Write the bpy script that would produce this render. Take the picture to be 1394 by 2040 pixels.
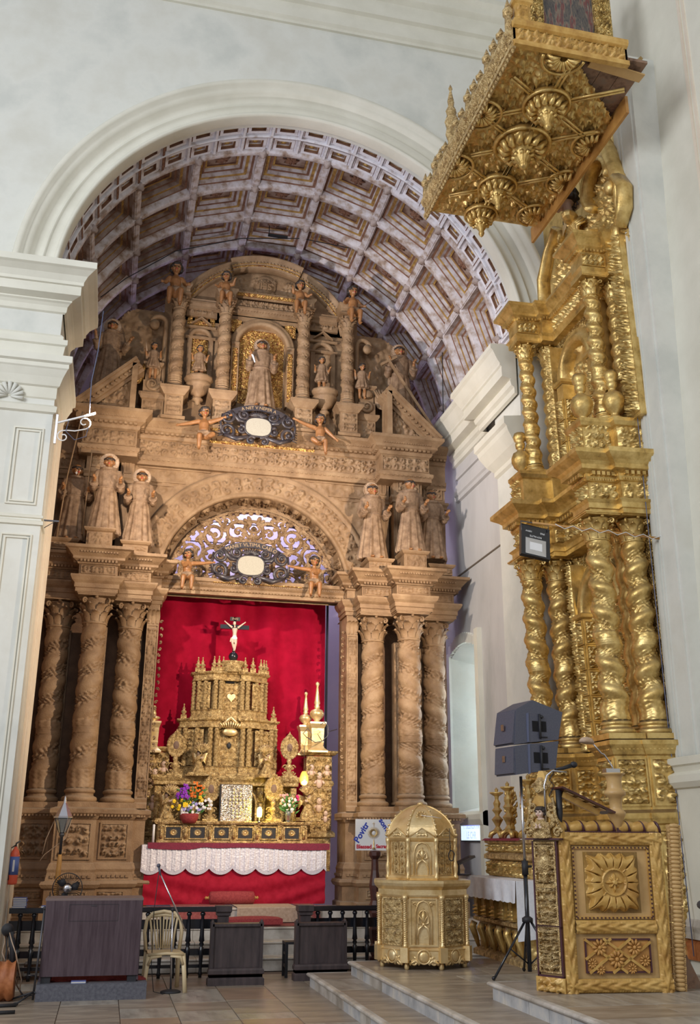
import bpy, bmesh, math, random
import numpy as np
from math import sin, cos, pi, radians, sqrt, atan2
from mathutils import Vector, Matrix
random.seed(7)
S = bpy.context.scene
COL = S.collection
for _o in list(bpy.data.objects): bpy.data.objects.remove(_o)

# ---------------------------------------------------------------- camera
F = 1960.0; H = 1.7
_p = math.atan(655 / F); _y = math.atan(482 / math.hypot(F, 655)); _r = radians(0.4)
FW = Vector((sin(_y) * cos(_p), cos(_y) * cos(_p), sin(_p)))
_rt = Vector((cos(_y), -sin(_y), 0)); _up = _rt.cross(FW)
R2 = _rt * cos(_r) + _up * sin(_r); U2 = _up * cos(_r) - _rt * sin(_r)
cam_d = bpy.data.cameras.new('camera'); cam = bpy.data.objects.new('camera', cam_d); COL.objects.link(cam)
cam_d.sensor_fit = 'VERTICAL'; cam_d.sensor_height = 36; cam_d.lens = F / 2040 * 36
cam_d.clip_end = 200
cam.matrix_world = Matrix(((R2.x, U2.x, -FW.x, 0), (R2.y, U2.y, -FW.y, 0), (R2.z, U2.z, -FW.z, H), (0, 0, 0, 1)))
S.camera = cam
def ray(u, v): return FW + R2 * ((u - 697) / F) + U2 * ((1020 - v) / F)
def PY(u, v, y):                                   # measured point of the place at depth y
    d = ray(u, v); t = y / d.y; return Vector((t * d.x, y, H + t * d.z))
def PX(u, v, x):
    d = ray(u, v); t = x / d.x; return Vector((x, t * d.y, H + t * d.z))

# ---------------------------------------------------------------- world, lights, exposure
S.view_settings.view_transform = 'Standard'
try: S.view_settings.look = 'None'
except Exception: pass
S.view_settings.gamma = 1; S.view_settings.exposure = 0.08
S.view_settings.use_curve_mapping = False
W = bpy.data.worlds.new('world'); S.world = W; W.use_nodes = True
W.node_tree.nodes['Background'].inputs[0].default_value = (0.93, 0.95, 1.0, 1)
W.node_tree.nodes['Background'].inputs[1].default_value = 0.40
def area(name, loc, target, sx, sy, power, col):
    l = bpy.data.lights.new(name, 'AREA'); l.shape = 'RECTANGLE'; l.size = sx; l.size_y = sy; l.energy = power; l.color = col
    o = bpy.data.objects.new(name, l); COL.objects.link(o); o.location = loc
    o.rotation_euler = (Vector(target) - Vector(loc)).to_track_quat('-Z', 'Y').to_euler(); return o
def spot(name, loc, target, power, col, ang=70, blend=.5, rad=.06):
    l = bpy.data.lights.new(name, 'SPOT'); l.energy = power; l.color = col; l.spot_size = radians(ang); l.spot_blend = blend; l.shadow_soft_size = rad
    o = bpy.data.objects.new(name, l); COL.objects.link(o); o.location = loc
    o.rotation_euler = (Vector(target) - Vector(loc)).to_track_quat('-Z', 'Y').to_euler(); return o
def point(name, loc, power, col, rad=.05):
    l = bpy.data.lights.new(name, 'POINT'); l.energy = power; l.color = col; l.shadow_soft_size = rad
    o = bpy.data.objects.new(name, l); COL.objects.link(o); o.location = loc; return o
area('nave_window_light', (-9, 2, 9), (5, 12, 6), 5, 6, 1250, (.90, .94, 1))
area('nave_window_light', (0, -3, 12), (2, 14, 8), 7, 4, 300, (.95, .96, 1))
area('chancel_window_light', (7.6, 17.1, 4.0), (2, 15.6, 3.4), 1.5, 2.8, 620, (.85, .92, 1))
area('sanctuary_back_light', (2.2, 18.45, 9.4), (2.2, 19.7, 7.2), 2.5, .5, 150, (.80, .74, 1))
spot('floodlight_beam', (5.0, 11.0, 5.2), (0.9, 17.5, 5.2), 1750, (1, .80, .60), 88, .6, .07)
spot('left_floodlight_beam', (-0.7, 13.2, 7.4), (3.4, 17.5, 7.8), 900, (1, .84, .68), 100, .6, .07)
spot('vault_fill_light', (-0.5, 13.3, 7.6), (5.6, 16.2, 12.2), 520, (.92, .90, 1), 95, .7, .1)  # added bluish fill that brightens the vault's right side; no such fixture there

# ---------------------------------------------------------------- materials
MATS = {}
def mat(name, cols, rough=.6, metal=0., scale=3., bump=0., bscale=20., detail=6., carve=0., cscale=9., dust=None, wave=0., wscale=3., emit=None, spec=.5, stretch=None, voro=0., dustamt=.5, trans=0., lo=.35, hi=.65):
    m = bpy.data.materials.new(name); m.use_nodes = True; nt = m.node_tree; N = nt.nodes; L = nt.links
    b = N['Principled BSDF']; b.inputs['Roughness'].default_value = rough; b.inputs['Metallic'].default_value = metal
    b.inputs['Specular IOR Level'].default_value = spec
    if trans: b.inputs['Transmission Weight'].default_value = trans
    if isinstance(cols[0], (int, float)): cols = [cols]
    tc = N.new('ShaderNodeTexCoord'); mp = N.new('ShaderNodeMapping'); L.new(tc.outputs['Object'], mp.inputs[0])
    if stretch: mp.inputs['Scale'].default_value = stretch
    V = mp.outputs[0]
    def noise(sc, de, rg=.6):
        n = N.new('ShaderNodeTexNoise'); n.inputs['Scale'].default_value = sc; n.inputs['Detail'].default_value = de
        n.inputs['Roughness'].default_value = rg; L.new(V, n.inputs['Vector']); return n
    n = noise(scale, detail)
    out = None
    if len(cols) > 1:
        r = N.new('ShaderNodeValToRGB'); e = r.color_ramp.elements
        k = len(cols)
        e[0].position = lo; e[0].color = (*cols[0], 1); e[1].position = hi; e[1].color = (*cols[-1], 1)
        for i in range(1, k - 1):
            q = e.new(lo + (hi - lo) * i / (k - 1)); q.color = (*cols[i], 1)
        L.new(n.outputs['Fac'], r.inputs[0]); out = r.outputs[0]
    if dust:
        g = N.new('ShaderNodeNewGeometry'); sx = N.new('ShaderNodeSeparateXYZ'); L.new(g.outputs['Normal'], sx.inputs[0])
        mr = N.new('ShaderNodeMapRange'); mr.inputs[1].default_value = .25; mr.inputs[2].default_value = .95; mr.inputs[3].default_value = 0; mr.inputs[4].default_value = dustamt
        L.new(sx.outputs[2], mr.inputs[0]); mx = N.new('ShaderNodeMix'); mx.data_type = 'RGBA'
        L.new(mr.outputs[0], mx.inputs[0])
        if out: L.new(out, mx.inputs[6])
        else: mx.inputs[6].default_value = (*cols[0], 1)
        mx.inputs[7].default_value = (*dust, 1); out = mx.outputs[2]
    if out: L.new(out, b.inputs['Base Color'])
    else: b.inputs['Base Color'].default_value = (*cols[0], 1)
    prev = None
    def addbump(src, strength, dist):
        nonlocal prev
        bp = N.new('ShaderNodeBump'); bp.inputs['Strength'].default_value = strength; bp.inputs['Distance'].default_value = dist
        L.new(src, bp.inputs['Height'])
        if prev: L.new(prev, bp.inputs['Normal'])
        prev = bp.outputs[0]
    if bump: addbump(noise(bscale, 6).outputs['Fac'], min(1, bump), .01 * max(1, bump))
    if carve:
        v = N.new('ShaderNodeTexVoronoi'); v.feature = 'SMOOTH_F1'; v.inputs['Scale'].default_value = cscale
        nn = noise(cscale * .45, 2); va = N.new('ShaderNodeVectorMath'); va.operation = 'MULTIPLY_ADD'
        L.new(nn.outputs['Color'], va.inputs[0]); va.inputs[1].default_value = (.35, .35, .35); L.new(V, va.inputs[2])
        L.new(va.outputs[0], v.inputs['Vector']); ml = N.new('ShaderNodeMath'); ml.operation = 'SINE'
        mm = N.new('ShaderNodeMath'); mm.operation = 'MULTIPLY'; mm.inputs[1].default_value = 14
        L.new(v.outputs['Distance'], mm.inputs[0]); L.new(mm.outputs[0], ml.inputs[0]); addbump(ml.outputs[0], min(1, carve), .012)
    if voro:
        v = N.new('ShaderNodeTexVoronoi'); v.inputs['Scale'].default_value = voro; L.new(V, v.inputs['Vector']); addbump(v.outputs['Distance'], .7, .01)
    if wave:
        w = N.new('ShaderNodeTexWave'); w.inputs['Scale'].default_value = wscale; w.inputs['Distortion'].default_value = 3; w.inputs['Detail'].default_value = 3
        L.new(V, w.inputs['Vector']); addbump(w.outputs['Fac'], wave, .01)
    if prev: L.new(prev, b.inputs['Normal'])
    if emit:
        b.inputs['Emission Color'].default_value = (*emit[0], 1); b.inputs['Emission Strength'].default_value = emit[1]
    MATS[name] = m; return m
mat('plaster', [(.60, .61, .56), (.70, .70, .64), (.64, .63, .56)], .8, scale=.8, bump=.6, bscale=2.6, spec=.2)
mat('plaster_cream', [(.66, .64, .54), (.74, .72, .62)], .7, scale=1.5, bump=.3, bscale=4, spec=.3)
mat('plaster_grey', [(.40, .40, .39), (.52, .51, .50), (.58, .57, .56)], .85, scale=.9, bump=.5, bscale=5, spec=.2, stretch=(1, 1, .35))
mat('plaster_lavender', [(.62, .56, .74), (.68, .62, .78)], .8, scale=2)
mat('plaster_warm', [(.70, .60, .48), (.76, .68, .56)], .75, scale=2, bump=.3, bscale=6)
mat('line_brown', (.45, .33, .22), .8)
mat('crack', (.14, .11, .08), .9)
mat('wood', [(.165, .094, .046), (.295, .185, .100), (.42, .285, .165)], .55, scale=3.2, lo=.25, hi=.78, bump=.7, bscale=45, dust=(.38, .30, .22), dustamt=.6, spec=.4)
mat('wood_carved', [(.18, .105, .05), (.30, .19, .105), (.42, .285, .165)], .62, scale=6, carve=.8, cscale=11, bump=.4, bscale=60, dust=(.40, .32, .25), dustamt=.4, spec=.35)
mat('wood_dark', [(.10, .05, .025), (.17, .09, .045)], .7, scale=5, bump=.5, bscale=40)
mat('wood_gilt', [(.30, .10, .05), (.62, .36, .11), (.85, .55, .18)], .35, .7, scale=22, carve=.7, cscale=16)
mat('robe', [(.15, .088, .048), (.24, .15, .088), (.33, .22, .135)], .6, scale=9, bump=.5, bscale=60, dust=(.40, .32, .26), dustamt=.35)
mat('skin', [(.26, .115, .042), (.38, .18, .07)], .4, scale=8)
mat('skin_pale', [(.62, .44, .34), (.72, .54, .44)], .45, scale=8)
mat('hair', (.035, .025, .02), .6)
mat('eye', (.02, .015, .012), .3)
mat('halo', [(.34, .22, .13), (.50, .37, .27)], .6, scale=12)
mat('gold', [(.22, .135, .055), (.64, .43, .14), (.86, .64, .26)], .36, .66, scale=6, bump=.45, bscale=30, dust=(.26, .19, .12), dustamt=.85, lo=.22, hi=.64)
mat('gold_carved', [(.20, .12, .05), (.60, .40, .13), (.84, .62, .25)], .38, .7, scale=9, carve=1., cscale=15, bump=.4, bscale=60, dust=(.26, .19, .12), dustamt=.7, lo=.32, hi=.62)
mat('gold_pale', [(.62, .42, .17), (.78, .58, .29), (.86, .68, .38)], .33, .6, scale=4, bump=.3, bscale=30, spec=.5)
mat('gold_pale_dark', [(.30, .19, .06), (.50, .33, .12)], .4, .6, scale=14, carve=.6, cscale=20)
mat('gold_aged', [(.30, .19, .08), (.58, .40, .17), (.80, .61, .31)], .40, .35, scale=16, carve=.6, cscale=22, bump=.3, bscale=70, dust=(.38, .29, .20), dustamt=.4)
mat('honey', [(.42, .22, .05), (.56, .33, .085), (.68, .44, .14)], .34, .12, scale=5, bump=.35, bscale=35, spec=.5)
mat('honey_plain', [(.50, .31, .12), (.60, .39, .16)], .42, scale=4, bump=.2, bscale=30)
mat('ochre_wood', [(.42, .20, .05), (.55, .29, .08)], .5, scale=6, bump=.3, bscale=30)
mat('plum_paint', (.07, .022, .03), .4)
mat('plank_old', [(.12, .07, .045), (.28, .17, .11), (.22, .17, .13)], .85, scale=6, bump=.8, bscale=20)
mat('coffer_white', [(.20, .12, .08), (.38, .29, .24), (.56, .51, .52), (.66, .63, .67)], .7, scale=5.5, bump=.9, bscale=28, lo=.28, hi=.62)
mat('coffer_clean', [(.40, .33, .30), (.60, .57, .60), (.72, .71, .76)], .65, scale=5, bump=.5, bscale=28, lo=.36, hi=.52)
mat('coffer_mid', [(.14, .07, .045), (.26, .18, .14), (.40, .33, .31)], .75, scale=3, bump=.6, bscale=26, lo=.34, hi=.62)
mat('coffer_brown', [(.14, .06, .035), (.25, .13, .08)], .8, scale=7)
mat('coffer_gold', [(.28, .14, .05), (.55, .36, .10)], .5, .4, scale=10, carve=.4)
mat('marble_floor', [(.17, .13, .10), (.31, .25, .19), (.42, .35, .27)], .32, scale=1.3, detail=9, bump=.12, bscale=30, stretch=(1, 4, 1), spec=.45)
mat('marble_floor_red', [(.24, .16, .11), (.37, .26, .18)], .34, scale=2, bump=.1, bscale=30, stretch=(1, 4, 1))
mat('marble_floor_pale', [(.20, .17, .14), (.34, .30, .25), (.42, .38, .32)], .32, scale=1.6, bump=.1, bscale=30, stretch=(4, 1, 1))
mat('marble_step', [(.28, .25, .21), (.44, .40, .35), (.58, .55, .50)], .4, scale=3, detail=8, bump=.15, bscale=25)
mat('marble_blue', [(.34, .35, .36), (.48, .48, .48), (.62, .58, .52)], .4, scale=4, detail=8)
mat('grout', (.16, .11, .08), .9)
mat('black_paint', (.012, .013, .018), .22, spec=.6)
mat('black_matte', (.02, .02, .024), .6)
mat('desk_laminate', [(.055, .034, .042), (.095, .066, .076)], .5, scale=30, bump=.1, bscale=80, stretch=(1, 1, .08), spec=.35)
mat('desk_top', (.18, .13, .12), .5)
mat('stone_plinth', [(.075, .075, .095), (.13, .13, .15)], .75, scale=30, bump=.4, bscale=90)
mat('kneeler_wood', [(.035, .026, .028), (.075, .055, .055)], .5, scale=14, stretch=(1, 1, .15), bump=.2, bscale=40)
mat('mahogany', [(.045, .014, .012), (.09, .03, .022)], .35, scale=9)
mat('plastic_cream', (.70, .56, .34), .35, spec=.5)
mat('metal', (.62, .62, .66), .25, 1.)
mat('metal_dark', (.10, .10, .11), .4, .8)
mat('red_cloth', [(.30, .006, .022), (.40, .012, .035)], .75, scale=9, bump=.3, bscale=120, spec=.15)
mat('red_curtain', [(.26, .0015, .018), (.38, .004, .030)], .8, scale=3, bump=.2, bscale=90, spec=.1)
mat('maroon_cloth', [(.15, .010, .035), (.25, .02, .05)], .75, scale=60)
mat('cushion_red', [(.24, .025, .03), (.34, .05, .05)], .85, scale=40, bump=.4, bscale=120)
mat('lace', [(.66, .62, .68), (.84, .82, .86)], .32, scale=30, voro=38, spec=.7)
mat('lace_fringe', [(.50, .48, .56), (.66, .64, .70)], .7, scale=60, bump=.5, bscale=140)
mat('white_cloth', [(.72, .73, .78), (.82, .83, .87)], .8, scale=20, bump=.3, bscale=90)
mat('carpet_beige', [(.38, .27, .19), (.50, .38, .28)], .9, scale=30, bump=.4, bscale=120)
mat('carpet_red', [(.22, .04, .04), (.32, .09, .08)], .9, scale=30, bump=.4, bscale=120)
mat('white_paint', (.78, .78, .78), .5)
mat('blue_ink', (.03, .06, .42), .5)
mat('red_ink', (.55, .03, .06), .5)
mat('cart_black', [(.018, .018, .028), (.06, .045, .045)], .38, scale=14, spec=.6)
mat('cart_face', [(.36, .33, .27), (.42, .40, .33)], .7, scale=60)
mat('ink_gold', (.40, .28, .16), .5)
mat('glass_pane', (.55, .60, .60), .15, trans=.75)
mat('speaker_grey', [(.075, .080, .115), (.10, .105, .14)], .5, scale=60, bump=.2, bscale=150)
mat('speaker_blue', (.11, .13, .22), .45)
mat('glow_yellow', (1, .9, .2), .5, emit=((1, .85, .12), 9))
mat('glow_lamp', (1, .8, .4), .5, emit=((1, .62, .16), 7))
mat('glow_white', (1, 1, .9), .5, emit=((1, .95, .8), 14))
mat('amber_glass', (.75, .40, .08), .3, emit=((1, .5, .1), .8))
mat('led_blue', (.2, .25, 1), .4, emit=((.12, .15, 1), 4))
mat('led_panel', (.6, .7, .8), .4, emit=((.65, .8, .85), 1.1))
mat('orange_paint', (.75, .12, .06), .35)
mat('label_blue', (.10, .16, .45), .4)
mat('paper', (.62, .60, .56), .8)
mat('leaf_green', [(.03, .12, .02), (.08, .26, .05)], .5, scale=20)
for n_, c_ in dict(purple=(.30, .04, .55), orange=(.85, .20, .02), yellow=(.90, .62, .02), white=(.85, .84, .86), lilac=(.45, .40, .80), pink=(.85, .38, .42), magenta=(.6, .02, .18), peach=(.85, .55, .35)).items():
    mat('petal_' + n_, c_, .6)
mat('brown_cloth', [(.28, .08, .02), (.42, .15, .05)], .6, scale=12, bump=.3)
mat('mirror_mosaic', [(.35, .25, .15), (.75, .65, .55)], .18, 1., scale=30, voro=60)
mat('disc_pearl', (.55, .50, .42), .3, .5)
mat('black_gap', (.004, .004, .006), .9)
mat('bluish_panel', [(.22, .34, .42), (.30, .42, .50)], .6, scale=6)
mat('painting', [(.02, .02, .025), (.05, .045, .05), (.13, .11, .09), (.05, .05, .055), (.20, .16, .12), (.16, .04, .04), (.09, .08, .075), (.30, .24, .18), (.04, .04, .05)], .6, scale=3.4, stretch=(3, 1, .5), lo=.3, hi=.7)
mat('rubble', [(.16, .09, .06), (.30, .19, .13), (.24, .17, .15)], .9, scale=3.5, bump=1.5, bscale=6)
def M_(n): return MATS[n]

# ---------------------------------------------------------------- mesh builder
class MB:
    def __init__(s): s.v = []; s.f = []; s.m = []; s.sm = []
    def add(s, vs, fs, mi=0, sm=False):
        o = len(s.v); s.v.extend([tuple(p) for p in vs]); s.f.extend([tuple(i + o for i in f) for f in fs])
        s.m.extend([mi] * len(fs)); s.sm.extend([sm] * len(fs)); return s
    def box(s, x0, x1, y0, y1, z0, z1, mi=0):
        return s.add([(x0, y0, z0), (x1, y0, z0), (x1, y1, z0), (x0, y1, z0), (x0, y0, z1), (x1, y0, z1), (x1, y1, z1), (x0, y1, z1)],
                     [(0, 3, 2, 1), (4, 5, 6, 7), (0, 1, 5, 4), (1, 2, 6, 5), (2, 3, 7, 6), (3, 0, 4, 7)], mi)
    def bar(s, a, b, w, h, mi=0, up=(0, 0, 1)):
        a = Vector(a); b = Vector(b); d = (b - a).normalized(); u = Vector(up)
        if abs(d.dot(u)) > .98: u = Vector((1, 0, 0))
        r = d.cross(u).normalized() * w / 2; u = r.cross(d).normalized() * h / 2
        vs = [a - r - u, a + r - u, a + r + u, a - r + u, b - r - u, b + r - u, b + r + u, b - r + u]
        return s.add(vs, [(0, 3, 2, 1), (4, 5, 6, 7), (0, 1, 5, 4), (1, 2, 6, 5), (2, 3, 7, 6), (3, 0, 4, 7)], mi)
    def lathe(s, prof, seg=16, c=(0, 0, 0), mi=0, sm=True, M=None, flute=0, fa=.0):
        vs = []; n = len(prof)
        for r, z in prof:
            for k in range(seg):
                a = 2 * pi * k / seg; rr = r * (1 + fa * cos(flute * a)) if flute else r
                p = Vector((rr * cos(a), rr * sin(a), z))
                if M: p = M @ p
                vs.append((p.x + c[0], p.y + c[1], p.z + c[2]))
        fs = []
        for i in range(n - 1):
            for k in range(seg):
                k2 = (k + 1) % seg; fs.append((i * seg + k, i * seg + k2, (i + 1) * seg + k2, (i + 1) * seg + k))
        if prof[0][0] > 1e-4: fs.append(tuple(range(seg - 1, -1, -1)))
        if prof[-1][0] > 1e-4: fs.append(tuple((n - 1) * seg + k for k in range(seg)))
        return s.add(vs, fs, mi, sm)
    def ball(s, c, r, mi=0, seg=10, rings=6, M=None):
        if isinstance(r, (int, float)): r = (r, r, r)
        pr = [(sin(pi * i / rings), -cos(pi * i / rings)) for i in range(rings + 1)]
        sc = Matrix.Diagonal((r[0], r[1], r[2], 1))
        if M: sc = M @ sc
        return s.lathe([(max(a, 1e-5), z) for a, z in pr], seg, c, mi, True, sc)
    def tube(s, pts, r, seg=8, mi=0, flat=None, up=(0, 1, 0)):
        pts = [Vector(p) for p in pts]; n = len(pts); vs = []
        prevn = None
        for i, p in enumerate(pts):
            d = (pts[min(i + 1, n - 1)] - pts[max(i - 1, 0)]).normalized()
            if prevn is None:
                u = Vector(up)
                if abs(d.dot(u)) > .95: u = Vector((1, 0, 0)) if abs(d.x) < .9 else Vector((0, 0, 1))
                nn = (u - d * d.dot(u)).normalized()
            else: nn = (prevn - d * d.dot(prevn)).normalized()
            prevn = nn; bb = d.cross(nn); rr = r[i] if isinstance(r, (list, tuple)) else r
            for k in range(seg):
                a = 2 * pi * k / seg; q = p + nn * (cos(a) * rr * (flat or 1)) + bb * (sin(a) * rr); vs.append(q)
        fs = []
        for i in range(n - 1):
            for k in range(seg):
                k2 = (k + 1) % seg; fs.append((i * seg + k, i * seg + k2, (i + 1) * seg + k2, (i + 1) * seg + k))
        fs.append(tuple(range(seg - 1, -1, -1))); fs.append(tuple((n - 1) * seg + k for k in range(seg)))
        return s.add(vs, fs, mi, True)
    def prism(s, poly, y0, y1, mi=0, axis='y'):         # polygon in x,z extruded along y (or in x,y along z)
        n = len(poly)
        if axis == 'y': a = [(p[0], y0, p[1]) for p in poly] + [(p[0], y1, p[1]) for p in poly]
        elif axis == 'x': a = [(y0, p[0], p[1]) for p in poly] + [(y1, p[0], p[1]) for p in poly]
        else: a = [(p[0], p[1], y0) for p in poly] + [(p[0], p[1], y1) for p in poly]
        fs = [(i, (i + 1) % n, (i + 1) % n + n, i + n) for i in range(n)] + [tuple(range(n - 1, -1, -1)), tuple(range(n, 2 * n))]
        return s.add(a, fs, mi)
    def mould(s, prof, path, mi=0, closed=False, sm=False):
        """profile [(outward, z)] swept along a plan path [(x,y)] with mitred corners; outward = right of travel"""
        n = len(path); offs = []
        for i in range(n):
            p = Vector(path[i]); 
            if closed: a = Vector(path[i - 1]); b = Vector(path[(i + 1) % n])
            else: a = Vector(path[max(i - 1, 0)]); b = Vector(path[min(i + 1, n - 1)])
            d1 = (p - a) if (p - a).length > 1e-6 else (b - p); d2 = (b - p) if (b - p).length > 1e-6 else (p - a)
            d1.normalize(); d2.normalize(); n1 = Vector((d1.y, -d1.x)); n2 = Vector((d2.y, -d2.x)); m = n1 + n2
            m = m / max(.25, m.dot(n1)) if m.length > 1e-6 else n1
            offs.append((p, m))
        vs = []
        for p, m in offs:
            for o, z in prof: q = p + m * o; vs.append((q.x, q.y, z))
        k = len(prof); fs = []
        for i in range(n if closed else n - 1):
            j = (i + 1) % n
            for t in range(k - 1): fs.append((i * k + t, j * k + t, j * k + t + 1, i * k + t + 1))
        if not closed: fs.append(tuple(range(k))); fs.append(tuple((n - 1) * k + t for t in range(k - 1, -1, -1)))
        return s.add(vs, fs, mi, sm)
    def dentils(s, path, out, z0, z1, w, gap, depth, mi=0):
        for i in range(len(path) - 1):
            a = Vector(path[i]); b = Vector(path[i + 1]); d = b - a; L = d.length
            if L < w: continue
            d.normalize(); nrm = Vector((d.y, -d.x)); n = max(1, int((L + 2 * out * .6) / (w + gap)))
            for k in range(n):
                t = (k + .5) * L / n; c = a + d * t + nrm * out
                p0 = c - d * w / 2; p1 = c + d * w / 2; q1 = p1 - nrm * depth; q0 = p0 - nrm * depth
                s.add([(p0.x, p0.y, z0), (p1.x, p1.y, z0), (q1.x, q1.y, z0), (q0.x, q0.y, z0), (p0.x, p0.y, z1), (p1.x, p1.y, z1), (q1.x, q1.y, z1), (q0.x, q0.y, z1)],
                      [(3, 2, 1, 0), (4, 5, 6, 7), (0, 1, 5, 4), (1, 2, 6, 5), (2, 3, 7, 6), (3, 0, 4, 7)], mi)
        return s
    def grid(s, fn, nu, nv, mi=0, sm=True, closeu=False):
        vs = [fn(i / nu, j / nv) for j in range(nv + 1) for i in range(nu + (0 if closeu else 1))]
        w = nu + (0 if closeu else 1); fs = []
        for j in range(nv):
            for i in range(nu):
                i2 = (i + 1) % w if closeu else i + 1
                fs.append((j * w + i, j * w + i2, (j + 1) * w + i2, (j + 1) * w + i))
        return s.add(vs, fs, mi, sm)
    def spiral(s, c, r, turns, a0, w, y, hand=1, n=26, mi=0, tail=None, flat=.6):
        pts = []; rr = []
        if tail:
            for t in tail: pts.append(Vector((t[0], y, t[1]))); rr.append(w)
        for i in range(n + 1):
            t = i / n; q = r * (1 - t) ** .8; a = a0 + hand * 2 * pi * turns * t
            pts.append(Vector((c[0] + q * cos(a), y - .0 * t, c[1] + q * sin(a)))); rr.append(w * (1 - .5 * t))
        s.tube(pts, rr, 6, mi, flat=flat, up=(0, 1, 0)); s.ball((c[0], y, c[1]), w * 1.15, mi, 7, 4); return s
    def mesh(s, name, mats, ang=None):
        me = bpy.data.meshes.new(name); me.from_pydata(s.v, [], s.f)
        for mm in mats: me.materials.append(MATS[mm] if isinstance(mm, str) else mm)
        me.polygons.foreach_set('material_index', s.m); me.polygons.foreach_set('use_smooth', s.sm); me.update(); return me
    def build(s, name, mats, parent=None, loc=None):
        if isinstance(mats, str): mats = [mats]
        return link(name, s.mesh(name, mats), parent, loc)
def link(name, me, parent=None, loc=None, rz=0, sc=None):
    o = bpy.data.objects.new(name, me); COL.objects.link(o)
    if parent: o.parent = parent
    if loc is not None: o.location = loc
    if rz: o.rotation_euler = (0, 0, rz)
    if sc: o.scale = sc if not isinstance(sc, (int, float)) else (sc, sc, sc)
    return o
def tag(o, label=None, cat=None, group=None, kind=None):
    if label: o['label'] = label
    if cat: o['category'] = cat
    if group: o['group'] = group
    if kind: o['kind'] = kind
    return o
def empty(name, loc, label, cat, rz=0, group=None):
    o = bpy.data.objects.new(name, None); COL.objects.link(o); o.location = loc; o.rotation_euler = (0, 0, rz); o.empty_display_size = .1
    return tag(o, label, cat, group)
def dup(root, loc, rz=None, label=None, group=None, sc=None):
    r = root.copy(); COL.objects.link(r); r.location = loc
    if rz is not None: r.rotation_euler = (0, 0, rz)
    if sc: r.scale = (sc, sc, sc)
    if label: r['label'] = label
    if group: r['group'] = group
    for ch in list(root.children):
        c = ch.copy(); COL.objects.link(c); c.parent = r
        for g in list(ch.children): d = g.copy(); COL.objects.link(d); d.parent = c
    return r
def struct(o): o['kind'] = 'structure'; return o
def arc(cx, cz, r, a0, a1, n): return [(cx + r * cos(a0 + (a1 - a0) * i / n), cz + r * sin(a0 + (a1 - a0) * i / n)) for i in range(n + 1)]
def text(name, body, size, m, parent, M, depth=.004, align='CENTER', arcr=None, sx=1, bold=0):
    """flat lettering turned into a mesh; lies in local x,z facing -y after M"""
    c = bpy.data.curves.new(name, 'FONT'); c.body = body; c.size = size; c.extrude = depth; c.align_x = align; c.align_y = 'CENTER'; c.offset = bold; c.resolution_u = 3
    t = bpy.data.objects.new(name, c); COL.objects.link(t); dg = bpy.context.evaluated_depsgraph_get(); dg.update()
    me = bpy.data.meshes.new_from_object(t.evaluated_get(dg)); COL.objects.unlink(t); bpy.data.objects.remove(t)
    R = Matrix.Rotation(pi / 2, 4, 'X')
    if arcr:
        for v in me.vertices:
            a = v.co.x / arcr; rr = arcr + v.co.y; v.co.x = rr * sin(a); v.co.y = rr * cos(a) - arcr
    me.transform(Matrix.Diagonal((sx, 1, 1, 1))); me.transform(M @ R); me.materials.clear(); me.materials.append(MATS[m]); me.name = name
    return link(name, me, parent)

# carved relief: a displaced grid with mirrored scrolls, leaves and bosses
def scroll_height(X, Z, w, h, seed, sym=True):
    rnd = random.Random(seed); Hh = np.zeros_like(X); A = abs(X - w / 2) if sym else X
    W2 = w / 2 if sym else w; s = min(W2, h)
    nx = max(1, int(round(W2 / (s * .62)))); nz = max(1, int(round(h / (s * .62))))
    for i in range(nx):
        for j in range(nz):
            cx = (i + .5) * W2 / nx; cz = (j + .5) * h / nz; R = .56 * min(W2 / nx, h / nz) * 1.0
            dx = A - cx; dz = Z - cz; r = np.hypot(dx, dz) / R; th = np.arctan2(dz, dx)
            hand = 1 if (i + j) % 2 else -1
            arm = .5 + .5 * np.cos(hand * th - 7.5 * np.sqrt(r + .02) + rnd.random() * 6)
            lob = .75 + .25 * np.cos(9 * th + 3 * r)
            m = np.clip(1.25 - r, 0, 1) ** .5
            Hh = np.maximum(Hh, m * np.clip(arm * lob * 1.3 - .15, 0, 1)); Hh = np.maximum(Hh, np.clip(1 - (r / .2) ** 2, 0, 1) ** .5 * 1.05)
    return Hh
def relief(w, h, seed=1, depth=.03, cell=.02, sym=True, fn=None, maxn=140):
    nu = min(maxn, max(8, int(w / cell))); nv = min(maxn, max(8, int(h / cell)))
    X, Z = np.meshgrid(np.linspace(0, w, nu + 1), np.linspace(0, h, nv + 1))
    Hh = (fn or scroll_height)(X, Z, w, h, seed, sym)
    if not fn: t_ = np.clip((Hh - .22) / .38, 0, 1); Hh = t_ * t_ * (3 - 2 * t_) * .75 + Hh * .45; depth = depth * 1.8
    e = np.minimum.reduce([X, w - X, Z, h - Z]) / (min(w, h) * .08); Hh = Hh * np.clip(e, 0, 1)
    v = np.stack([X.ravel(), -(Hh * depth).ravel(), Z.ravel()], 1)
    idx = np.arange((nu + 1) * (nv + 1)).reshape(nv + 1, nu + 1)
    f = np.stack([idx[:-1, :-1].ravel(), idx[:-1, 1:].ravel(), idx[1:, 1:].ravel(), idx[1:, :-1].ravel()], 1)
    return v, f
def add_relief(mb, x0, y, z0, w, h, mi=0, seed=1, depth=.03, cell=.022, sym=True, M=None, fn=None, maxn=140):
    v, f = relief(w, h, seed, depth, cell, sym, fn, maxn); v = v + np.array([x0, y, z0])
    if M is not None: A = np.array(M); v = v @ A[:3, :3].T + A[:3, 3]
    mb.add(v.tolist(), f.tolist(), mi, True)
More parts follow.
